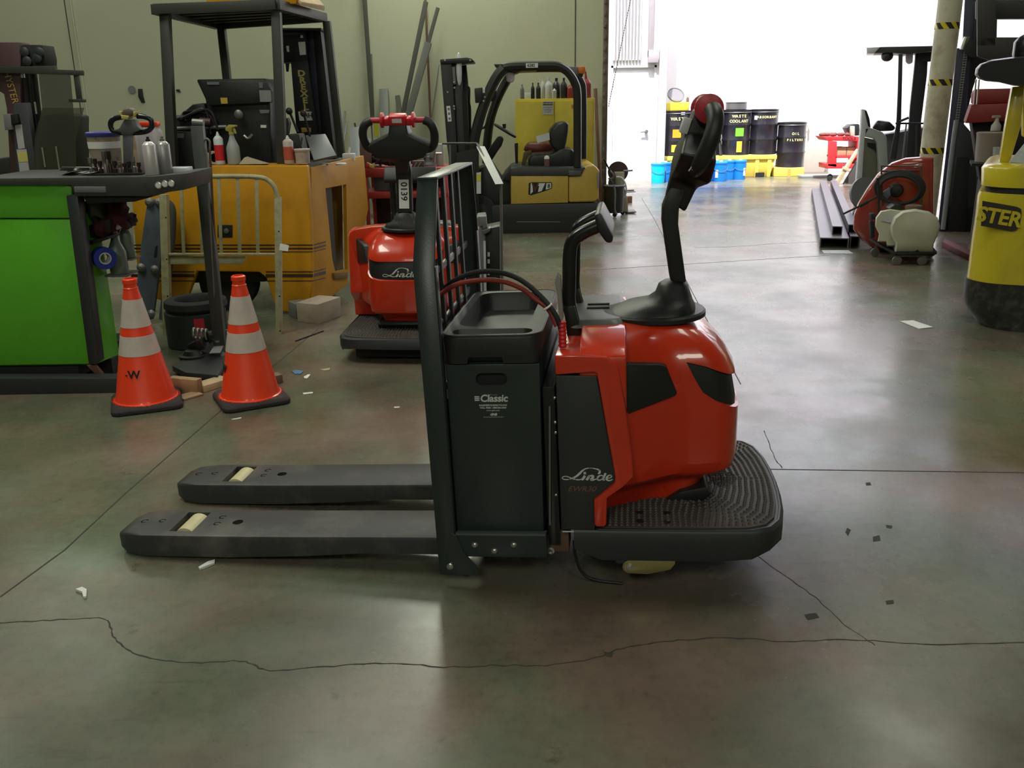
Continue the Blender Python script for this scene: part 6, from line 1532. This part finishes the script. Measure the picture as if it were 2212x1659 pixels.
# long steel channels on the floor
pts = [((1768, 534), (1752, 408)), ((1800, 524), (1782, 404)), ((1832, 519), (1800, 402)), ((1851, 513), (1815, 402))]
A0, A1 = G(1770, 535), G(1750, 405)
B0_, B1 = G(1852, 520), G(1802, 398)
D_ = (A1-A0).normalized(); Wd = (B0_-A0); Wd -= D_*Wd.dot(D_); wN = Wd.normalized(); W_ = Wd.length
LN = 5.6
def chan(name, label, s0, s1, z0, h, t, off=0., m=None):
    # open channel: web and two flanges, lying along D_
    b = B(); p = lambda s_, z, l: tuple(wN*s_+D_*l+Vector((0, 0, z)))
    sec = [(s0, z0), (s1, z0), (s1, z0+h), (s1-t, z0+h), (s1-t, z0+t), (s0+t, z0+t), (s0+t, z0+h), (s0, z0+h)]
    sec = [(s_, z0+h-(z-z0)) for s_, z in sec]
    b.hull8([p(s_, z, off) for s_, z in sec], [p(s_, z, off+LN) for s_, z in sec])
    return solo(name, label, 'steel channel', b, m or mat('galvanised', (.14, .135, .155), .4, metal=.3), A0, bevel=0, group='long steel channels lying on the floor at right', smooth=0)
chan('steel_channel', 'widest long steel channel, flat on the floor at left of the channels', 0, W_*.70, 0, .11, .012)
chan('steel_channel', 'narrow steel channel lying on top of the widest channel', W_*.30, W_*.55, .112, .09, .01, off=.25)
chan('steel_channel', 'long steel channel lying beside the widest one on its right', W_*.74, W_*.98, 0, .12, .012, off=.1)
chan('steel_channel', 'upper steel channel stacked over the right-hand channel', W_*.70, W_*.92, .122, .09, .01, off=.35)
# column with hazard tape
cb0 = PY(2012, 300, 10.3)
T = Thing('column', 'round cream steel column with black and yellow hazard tape bands', 'column', (cb0.x, 10.3, 0))
tp_, bt_ = T.px(2041, 100, y=0), T.px(2013, 330, y=0)
dx = (tp_.x-bt_.x)/(tp_.z-bt_.z)
colx = lambda z: bt_.x+(z-bt_.z)*dx
R_ = 24.6*mpp(T.M@tp_)
T.o['kind'] = 'structure'; del T.o['label']; del T.o['category']; T.o.name = 'trim_8'
cm_ = mat('column_cream', (.52, .50, .37), .55, dirt=(.16, .10, .06), dscale=4, damt=.75)
T.part('shaft', B().cyl((colx(0), 0, 0), (colx(6), 0, 6), R_, n=32), cm_)
for v in (55, 178, 326):
    zc0 = T.px(2035, v, y=-R_).z; hb_ = 6.5*mpp(T.M@tp_)
    T.part('hazard_tape', B().cyl((colx(zc0-hb_), 0, zc0-hb_), (colx(zc0+hb_), 0, zc0+hb_), R_*1.008, n=32), YELB)
    n_ = 7; rr = R_*1.016
    for k in range(n_):
        a0_ = 2*math.pi*k/n_; w_ = math.pi/n_*1.0; sl = .75
        b = B(); NV = 5
        def tpnt(j, v_, k_=1.): 
            a_ = a0_+w_*j/3-.42*v_/NV; z_ = zc0-hb_+2*hb_*v_/NV
            return (rr*k_*math.cos(a_)+colx(z_), rr*k_*math.sin(a_), z_)
        for v_ in range(NV):
            for j in range(3):
                c4_ = ((j, v_), (j+1, v_), (j+1, v_+1), (j, v_+1))
                b.hull8([tpnt(*c_) for c_ in c4_], [tpnt(*c_, .985) for c_ in c4_])
        T.part('tape_stripe', b, BLK)
# stand-up truck behind the column
T = RT('forklift', 'dark reach truck with flat overhead guard standing in the bright bay', 'forklift', 13.8, 660, -20)
def X5(pts, y=0): return T.xz(c5(pts), y)
T.part('overhead_guard', B().prism(X5([(455, 128), (540, 122), (880, 115), (880, 150), (700, 168), (620, 160), (455, 162)]), 0, 1.0), mat('guard_grey', (.035, .035, .035), .5), .01)
T.part('guard_cap', B().prism(X5([(450, 126), (540, 122), (500, 162), (452, 162)], -.01), -.01, .9), LGREY, .006)
T.part('guard_post', B().prism(X5([(655, 168), (682, 168), (672, 600), (640, 840), (598, 840), (640, 620), (650, 400)]), 0, .07), MAST, .006)
T.part('mast_column', B().prism(X5([(765, 160), (845, 160), (838, 300), (800, 600), (800, 845), (705, 845), (730, 500), (758, 240)], .3), .3, .5), MAST, .01)
T.part('mast_crosshead', B().prism(X5([(780, 150), (875, 150), (868, 215), (790, 220)], .28), .28, .5), MAST, .01)
T.part('work_lamp', B().ball(T.px(*c5([(582, 182)])[0], y=.1), .085, .08, .075), BLKP)
T.part('lamp_cover', B().prism(X5([(698, 160), (748, 160), (746, 225), (720, 235), (700, 220)], .2), .18, .3), mat('lamp_white', (.62, .60, .66), .4), .02)
T.part('guard_rail', B().tube([T.px(*q_, y=.0) for q_ in c5([(635, 612), (830, 612)])], .014, 8), BLK)
T.part('rail_post', B().tube([T.px(*q_, y=.0) for q_ in c5([(705, 612), (680, 840)])], .012, 8), DSTEEL)
T.part('rail_post', B().tube([T.px(*q_, y=.0) for q_ in c5([(770, 612), (765, 840)])], .012, 8), BLK)
T.part('lever_arm', B().tube([T.px(*q_, y=-.02) for q_ in c5([(660, 600), (720, 575)])], .018, 8), BLK)
T.part('truck_body', B().prism(X5([(500, 700), (800, 640), (860, 640), (860, 1140), (520, 1140)], .55), .55, 1.2), mat('dark_grey_body', (.05, .05, .05), .6), .02)
T.part('seat', B().prism(X5([(485, 640), (520, 590), (600, 600), (640, 640), (620, 660), (500, 665)], .4), .4, .8), BLKG, .03)
T.part('base', B().prism([(T.px(1890, 440, y=.2).x, .0), (T.px(1890, 440, y=.2).x, .34), (T.px(2010, 440, y=.2).x, .34), (T.px(2010, 440, y=.2).x, 0)], .0, 1.2), CHAR, .01)
# pale shell panel
T = RT('body_shell', 'pale grey curved truck cover standing on end beside the lumber', 'cover', 11.6, 490)
def X5(pts, y=0): return T.xz(c5(pts), y)
T.part('shell_leg', B().prism(X5([(420, 520), (448, 523), (462, 560), (474, 640), (440, 700), (430, 850), (405, 1275), (362, 1275), (400, 800), (415, 640)]), 0, .06), LGREY, .012)
T.part('shell_arch', B().prism(X5([(440, 640), (478, 640), (555, 668), (580, 700), (588, 870), (560, 1270), (520, 1270), (528, 880), (518, 735), (500, 712), (450, 700), (436, 690)]), 0, .06), mat('shell_white', (.40, .45, .42), .5), .012)
T.part('shell_inner', B().prism(X5([(436, 700), (500, 715), (520, 740), (526, 880), (515, 1260), (400, 1270), (425, 850)], .06), .06, .10), mat('shell_inner_green', (.16, .18, .13), .6), .006)
T.part('shell_tip', B().prism(X5([(440, 530), (452, 530), (470, 580), (478, 640), (462, 630)], -.012), -.012, .03), BLK, .006)
T.part('dark_disc', B().lathe(T.px(*c5([(432, 1060)])[0], y=-.05), [(.0, 0), (.20, 0), (.20, .04), (.0, .04)], 24, ax=(.2, -1, .2)), GREYP)
T.part('rib', B().prism(X5([(455, 735), (505, 740), (512, 800), (500, 780), (460, 760)], .05), .045, .06), BLK)
T = RT('lumber', 'pale wooden frame board leaning beside the grey cover', 'wood', G(1810, 399).y, 320)
T.part('board', B().prism(T.xz(c5([(246, 1000), (275, 1000), (395, 800), (395, 775)]), 0), 0, .09), WOODL, .004)
T.part('cross_piece', B().prism(T.xz(c5([(305, 888), (345, 905), (340, 925), (298, 905)]), -.01), -.02, .05), WOODL, .003)
T.part('shadow_slab', B().prism(T.xz(c5([(300, 1000), (395, 840), (395, 1030), (330, 1040)]), .1), .1, .14), mat('shadow_dark', (.07, .06, .055), .8), .004)  # dark slab added as the painted shadow of the leaning board
# red covers behind the hose and tank
T = RT('engine_cover', 'large glossy dark-red rounded hood standing on the floor behind the tank cart', 'cover', 9.45, 560, -20)
gl = mat('glossy_dark_red', (.30, .040, .028), .22, coat=.6)
outer = [(362, 1290), (366, 1200), (395, 1120), (450, 1030), (520, 935), (610, 862), (700, 832), (800, 825), (880, 830)]
rings = []
def ringp(pts, y): return [tuple(T.px(*q_, y=y)) for q_ in c5(pts)]
base = [(880, 1400), (500, 1420), (420, 1360)]
o_ = outer+base
ins = lambda k: [(620+(u-620)*k, 1130+(v-1130)*k) for u, v in o_]
T.part('hood_shell', B().loft([ringp(ins(.86), -.06), ringp(ins(.95), -.04), ringp(ins(1.0), .03), ringp(ins(1.0), .30)]), gl, smooth=60)
T.part('hood_insert', B().prism(T.xz(c5([(640, 965), (700, 940), (780, 950), (780, 1100), (700, 1130), (640, 1090)]), -.07), -.08, -.05), mat('insert_red', (.45, .06, .02), .4), .012)
T.part('pipe_frame', B().tube([T.px(*q_, y=-.14) for q_ in c5([(548, 1140), (545, 886), (800, 886), (798, 1140)])], .013, 8), RUST)
T.part('crossbar', B().tube([T.px(*q_, y=-.14) for q_ in c5([(545, 918), (800, 912)])], .010, 8), mat('frame_maroon', (.10, .03, .03), .5))
T.part('fan_shroud', B().lathe(T.px(*c5([(640, 1040)])[0], y=-.10), [(.02, .05), (.055, .04), (.07, 0)], 20, ax=(0, -1, 0)), BLKP)
T.part('air_scoop', B().prism(T.xz(c5([(540, 1060), (600, 1020), (625, 1050), (570, 1120), (545, 1110)]), -.12), -.13, -.05), mat('bluish_grey', (.16, .17, .24), .4), .015)
# hose coil hung on the frame
hc = B()
for k in range(4):
    cx_, cy_ = 665+random.uniform(-6, 6), 1022+k*5; rx, ry = 158-k*9, 104-k*5
    hc.tube([T.px(*c5([(cx_+rx*math.cos(t_), cy_+ry*math.sin(t_))])[0], y=-.20-.015*k) for t_ in [2*math.pi*j/32 for j in range(32)]], .0155, 8, closed=True)
T.part('hose_coil', hc, RUB, kind='stuff')
# white tank sprayer cart
T = RT('sprayer_cart', 'cream poly tank sprayer on a small black wheeled cart', 'sprayer', 8.75, 700, -8)
def X5(pts, y=0): return T.xz(c5(pts), y)
def tring(cx, k, yy): 
    P_ = [(628, 1440), (635, 1380), (605, 1330), (600, 1270), (625, 1210), (680, 1170), (760, 1158), (850, 1175), (905, 1215), (922, 1270), (905, 1330), (880, 1385), (875, 1440)]
    return [tuple(T.px(*c5([(760+(u-760)*k+cx, 1320+(v-1320)*k)])[0], y=yy)) for u, v in P_]
T.part('tank', B().loft([tring(0, .90, -.02), tring(0, .98, .01), tring(0, 1, .05), tring(-10, 1, .22), tring(-30, .97, .30)]), HDPE, smooth=60)
def tring2(k, yy):
    P_ = [(520, 1370), (530, 1320), (505, 1270), (508, 1215), (540, 1172), (600, 1160), (680, 1170), (690, 1400), (580, 1400), (575, 1372)]
    return [tuple(T.px(*c5([(600+(u-600)*k, 1280+(v-1280)*k)])[0], y=yy)) for u, v in P_]
T.part('tank_saddle', B().loft([tring2(.93, .10), tring2(1, .14), tring2(1, .42), tring2(.93, .46)]), HDPE, smooth=60)
T.part('tank_label', B().prism(X5([(560, 1192), (632, 1200), (618, 1250), (548, 1238)], .08), .085, .095), mat('label_lilac', (.50, .50, .56), .5))
q = T.px(*c5([(752, 1150)])[0], y=.12)
T.part('tank_cap', B().lathe(q, [(.075, -.03), (.08, 0), (.075, .02), (.05, .028)], 24), mat('brown_cap', (.06, .03, .022), .5))
T.part('pump', B().prism(X5([(585, 1155), (620, 1128), (665, 1130), (680, 1160), (620, 1172)], .2), .15, .30), BLKP, .01)
T.part('drain_plug', B().lathe(T.px(*c5([(775, 1432)])[0], y=-.02), [(.018, 0), (.012, .02)], 10, ax=(0, -1, 0)), BLK)
for a, c, ya, yc_ in (((475, 1355), (640, 1450), .5, -.05), ((640, 1450), (892, 1442), -.05, -.05), ((892, 1442), (860, 1400), -.05, .5)):
    T.part('cart_rail', B().bar(T.px(*c5([a])[0], y=ya), T.px(*c5([c])[0], y=yc_), .025, .025), BLK, .003)
T.part('cart_deck', B().box(T.px(*c5([(640, 1450)])[0], y=-.05).x, T.px(*c5([(890, 1450)])[0], y=-.05).x, -.04, .5, T.px(*c5([(640, 1450)])[0], y=-.05).z-.012, T.px(*c5([(640, 1440)])[0], y=-.05).z), BLK)
for u, v, y in ((642, 1512, -.03), (802, 1515, -.03), (508, 1412, .45), (860, 1430, .45)):
    q = T.px(*c5([(u, v)])[0], y=y); zw = .045
    T.part('caster', B().lathe((q.x, y-.01, zw), [(.01, 0), (.044, .003), (.044, .024), (.01, .027)], 16, ax=(0, 1, 0)), DSTEEL)
    T.part('caster_fork', B().bar((q.x, y, zw), (q.x, y, T.px(*c5([(640, 1445)])[0], y=-.05).z), .02, .008), DSTEEL)
T.part('side_valve', B().prism(X5([(475, 1190), (505, 1185), (505, 1225), (480, 1230)], .4), .38, .48), BLK, .006)
T.part('side_valve', B().prism(X5([(470, 1235), (500, 1240), (500, 1340), (478, 1345)], .4), .38, .46), BLK, .006)
T.part('wand', B().tube([T.px(*q_, y=.3) for q_ in c5([(300, 1192), (430, 1130), (515, 1082)])], .010, 8), BLK)
T.part('wand_grip', B().tube([T.px(*q_, y=.3) for q_ in c5([(405, 1142), (460, 1112)])], .018, 8), BLK)
T.part('feed_hose', B().tube(bez([T.px(*q_, y=.3) for q_ in c5([(525, 1180), (528, 1060), (520, 960)])], 4), .012, 8), BLKP)
# dark mast truck right of the column
T = RT('forklift', 'tall dark blue-black lift mast truck directly right of the column', 'forklift', 10.9, 1020, -24)
def X5(pts, y=0): return T.xz(c5(pts), y)
T.part('mast_channel', B().prism(X5([(1028, 130), (1130, 130), (1120, 200), (1000, 1300), (905, 1300), (985, 560)]), 0, .18), MASTB, .006)
T.part('mast_rail', B().prism(X5([(1080, -200), (1150, -200), (1085, 590), (1030, 590), (1060, 200)], .05), .05, .2), MASTB, .006)
T.part('mast_rail', B().prism(X5([(1150, -200), (1290, -200), (1280, 240), (1180, 240), (1130, 390), (1080, 610), (1070, 600)], .1), .1, .3), MAST, .006)
chb = B()
for k in range(34):
    t_ = k/33; q = T.px(*c5([(1098-68*t_, 60+530*t_)])[0], y=-.01); chb.box(q.x-.022, q.x+.022, -.02, -.008, q.z-.006, q.z+.006)
T.part('lift_chain', chb, DSTEEL, kind='stuff')
for dx_ in (-8, 8):
    T.part('chain_side', B().tube([T.px(*q_, y=-.01) for q_ in c5([(1098+dx_, 60), (1030+dx_, 590)])], .005, 6), DSTEEL)
T.part('lift_ram', B().cyl(T.px(*c5([(1090, 60)])[0], y=-.04), T.px(*c5([(1062, 140)])[0], y=-.04), .03, n=12), STEEL)
T.part('mast_pulley', B().lathe(T.px(*c5([(1140, 130)])[0], y=-.06), [(.02, 0), (.10, .0), (.10, .04), (.02, .05)], 20, ax=(0, -1, 0)), BLK)
T.part('side_tube', B().tube([T.px(*q_, y=-.05) for q_ in c5([(1026, 592), (1010, 700), (985, 900), (940, 1290)])], .028, 10), mat('tube_grey', (.22, .23, .25), .4))
T.part('body_side', B().prism(X5([(1030, 600), (1060, 600), (1130, 680), (1160, 780), (1150, 1300), (1050, 1380), (930, 1370), (950, 1200)]), -.02, .5), mat('body_slate', (.04, .043, .05), .5), .02)
T.part('door_recess', B().prism(X5([(1030, 830), (1105, 830), (1090, 1370), (960, 1360)], -.03), -.03, .0), BLK, .006)
T.part('body_rear', B().prism(X5([(1140, 560), (1330, 560), (1330, 900), (1210, 1300), (1150, 1320)], .3), .3, 1.0), mat('body_slate', (.04, .043, .05), .5), .02)
T.part('base', B().prism([(T.px(2030, 500, y=0).x, .0), (T.px(2030, 500, y=0).x, .30), (T.px(2130, 500, y=0).x, .30), (T.px(2130, 500, y=0).x, 0)], -.02, 1.0), MAST, .01)
T.part('foot_rail', B().prism(T.xy([(2040, 522), (2115, 560), (2118, 572), (2035, 530)], .02), .0, .06, 'z'), mat('red_rail', (.14, .025, .015), .6), .004)
# red truck hood and tubs farther right
T = RT('forklift', 'red machine hood with tubs in front of it at far right', 'forklift', 9.2, 1280, -24)
def X5(pts, y=0): return T.xz(c5(pts), y)
RH = mat('hood_red_dull', (.20, .012, .012), .5)
T.part('hood_top', B().prism(X5([(1130, 420), (1150, 392), (1480, 385), (1480, 480), (1128, 490)], .1), .1, .6), RH, .015)
T.part('hood_front', B().prism(X5([(1120, 492), (1480, 480), (1480, 590), (1080, 612)], .0), .0, .6), RH, .012)
T.part('body', B().prism(X5([(1120, 605), (1500, 590), (1520, 1000), (1180, 1000)], .15), .15, .9), BLK, .02)
T.part('base', B().box(T.px(2110, 480, y=0).x, T.px(2260, 480, y=0).x, .15, .9, 0, T.px(2150, 390, y=.15).z), BLK, .02)
T.part('cross_beam', B().prism(X5([(1160, 60), (1500, 60), (1500, 240), (1330, 240), (1160, 180)], .6), .6, .8), mat('dark_carriage', (.03, .028, .028), .6), .01)
T.part('cross_beam', B().prism(X5([(1160, 120), (1280, 120), (1280, -200), (1160, -200)], .6), .6, .8), mat('dark_carriage', (.03, .028, .028), .6), .01)
T.part('carriage_bar', B().prism(X5([(1280, 110), (1500, 110), (1500, 150), (1280, 150)], .85), .85, .9), mat('dark_carriage', (.03, .028, .028), .6), .01)
T.part('amber_board', B().prism(X5([(1305, 80), (1400, 75), (1400, 118), (1305, 120)], .8), .8, .84), mat('amber_board', (.32, .15, .05), .6), .003)
T.part('top_beam', B().prism(X5([(1150, -180), (1500, -180), (1500, -60), (1150, -60)], .8), .8, 1.0), mat('dark_carriage', (.03, .028, .028), .6), .01)
for u in (1145, 1165):
    T.part('hydraulic_line', B().tube([T.px(*q_, y=-.02) for q_ in c5([(u+6, 330), (u-8, 490)])], .008, 8), STEEL)
T.part('shelf', B().box(T.px(2098, 360, y=-.3).x, T.px(2200, 360, y=-.3).x, -.35, .15, T.px(2140, 349, y=-.1).z-.03, T.px(2140, 349, y=-.1).z-.004), BLK)
p = T.M @ Vector((T.px(2134, 349, y=-.1).x, -.1, T.px(2134, 349, y=-.1).z)); m_ = mpp(p)
t = Thing('bucket', 'dull beige plastic bucket before the red hood at far right', 'bucket', p)
t.part('bucket_body', B().lathe((0, 0, 0), [(26*m_, 0), (29*m_, 56*m_), (30*m_, 60*m_), (27*m_, 62*m_)], 24), mat('beige_dull', (.24, .20, .17), .6))
p = T.M @ Vector((T.px(2160, 349, y=-.28).x, -.28, T.px(2160, 349, y=-.28).z)); m_ = mpp(p)
t = Thing('plastic_tub', 'grey plastic tub right of the beige bucket at far right', 'tub', p)
t.part('tub', B().lathe((0, 0, 0), [(15*m_, 0), (17*m_, 30*m_)], 22), mat('tub_grey', (.30, .30, .29), .5))
q_ = T.M @ Vector((T.px(2150, 285, y=.0).x, -.02, 0)); 
t = Thing('spray_bottle', 'white trigger bottle standing on the beige bucket', 'spray bottle', Vector((PY(2150, 285, 9.2).x, 9.2, p.z+62*m_)))
t.part('bottle_body', B().lathe((0, 0, 0), [(.045, 0), (.045, .05), (.02, .09), (.018, .12)], 16), mat('beige_white', (.36, .32, .30), .5))
t.part('spray_head', B().box(-.05, .03, -.012, .012, .12, .145), mat('beige_white', (.36, .32, .30), .5), .004)
# high window glimpsed behind the machines
wz0, wz1 = 3.0, 6.0
# ------------------------------------------------------------------ yellow counterweight truck at the right edge
T = RT('forklift', 'bright yellow stand-up truck with rounded counterweight and black seat at the right edge', 'forklift', 6.2, 1300, -24)
def X5(pts, y=0): return T.xz(c5(pts), y)
def cw_ring(u, v, rad=.22, grow=0., w=1.2, flat=0):
    q = T.px(*c5([(u, v)])[0], y=.12); x0_, z_ = q.x-grow, q.z
    out = []
    for k in range(9):
        a = math.radians(180+90*k/8); out.append((x0_+rad+rad*math.cos(a), rad+rad*math.sin(a), z_))
    out += [(x0_+w, 0, z_), (x0_+w, 1.1, z_), (x0_+.08, 1.1, z_)]
    return out
def setz(r, z): return [(x, y, z) for x, y, _ in r]
body = [cw_ring(1092, 1640), cw_ring(1120, 1400), cw_ring(1150, 1200), cw_ring(1162, 1080), cw_ring(1168, 1050, grow=-.005)]
T.part('counterweight', B().loft(body), YELB, smooth=50)
T.part('upper_ring', B().loft([cw_ring(1186, 1012), cw_ring(1190, 900), cw_ring(1200, 882, grow=-.01), cw_ring(1225, 868, grow=-.03)]), YELB, smooth=50)
T.part('ring_gap', B().loft([cw_ring(1178, 1052, grow=-.03, w=1.1), cw_ring(1184, 1008, grow=-.03, w=1.1)]), BLK, smooth=50)
cz = zc(1860, 380, 3.949)
zb0 = T.px(*cz([(900, 900)])[0], y=0).z
def low_ring(u, v, g=0):
    q = T.px(*cz([(u, v)])[0], y=.12); r = .24
    return [(q.x+r+r*math.cos(math.radians(180+90*k/8)), r+r*math.sin(math.radians(180+90*k/8))-.01, q.z) for k in range(9)]+[(q.x+1.2, -.01, q.z), (q.x+1.2, 1.1, q.z), (q.x+.08, 1.1, q.z)]
T.part('bumper_skirt', B().loft([low_ring(1010, 1290), low_ring(905, 1150), low_ring(868, 1075), low_ring(872, 1020), low_ring(890, 880)]), mat('scraped_black', (.018, .018, .016), .4, dirt=(.20, .20, .18), dscale=14, damt=.35), smooth=50)
T.part('drive_wheel', B().lathe((T.px(2185, 735, y=.1).x, .08, .16), [(.05, 0), (.14, .01), (.16, .03), (.16, .2), (.05, .22)], 24, ax=(0, 1, 0)), RUB)
T.part('under_body', B().box(T.px(2150, 735, y=.2).x, T.px(2300, 735, y=.2).x+.3, .25, 1.0, .08, .35), BLK)
# wrapped name plate with letters
dec = [(1172, 1108), (1425, 1150), (1442, 1175), (1435, 1250), (1405, 1300), (1380, 1304), (1160, 1268)]
yy = -.004
T.part('name_plate', B().prism(T.xz(c5([(1192, 1108), (1412, 1146), (1440, 1160), (1442, 1190), (1428, 1270), (1408, 1298), (1380, 1304), (1182, 1268)]), yy), yy-.002, .01), mat('plate_brown_black', (.028, .02, .012), .5))
mq = mpp(T.M@T.px(2170, 460, y=0))
ptx = T.px(*c5([(1300, 1215)])[0], y=yy-.004)
T.text('lettering', 'STER', YELB, 104/2.963*mq*1.25, tuple(ptx), ry=-7.5 if False else 8, bold=.004, ext=.002, space=.98, sx=.93)
T.part('upright', B().prism(X5([(1383, 378), (1462, 372), (1440, 620), (1372, 850), (1358, 862), (1300, 862), (1328, 690)], .25), .25, .40), YELB, .01)
T.part('upright', B().prism(X5([(1440, 100), (1520, 60), (1520, 700), (1450, 700)], .55), .55, .7), YELB, .01)
sr = []
def seatring(k, yy):
    P_ = [(1143, 300), (1148, 262), (1175, 232), (1250, 205), (1380, 188), (1520, 178), (1520, 380), (1390, 372), (1300, 350), (1210, 342), (1160, 325)]
    return [tuple(T.px(*c5([(1340+(u-1340)*k, 280+(v-280)*k)])[0], y=yy)) for u, v in P_]
T.part('seat_pad', B().loft([seatring(.90, .02), seatring(.97, .05), seatring(1, .10), seatring(1, .45), seatring(.95, .50)]), BLKG, smooth=60)
T.part('seat_back', B().prism(X5([(1385, 200), (1400, 90), (1430, 50), (1520, 20), (1520, 200)], .35), .35, .5), BLKG, .03)
T.part('silver_wrap', B().hull8([P3(T, *c5([(1360, 862)])[0], .2), P3(T, *c5([(1458, 740)])[0], .25), P3(T, *c5([(1540, 740)])[0], .25), P3(T, *c5([(1540, 870)])[0], .2)], [P3(T, *c5([(1370, 862)])[0], .24), P3(T, *c5([(1458, 750)])[0], .29), P3(T, *c5([(1540, 750)])[0], .29), P3(T, *c5([(1540, 870)])[0], .24)]), mat('silver_wrap', (.40, .43, .45), .3, bump=.8, bscale=18), .004)
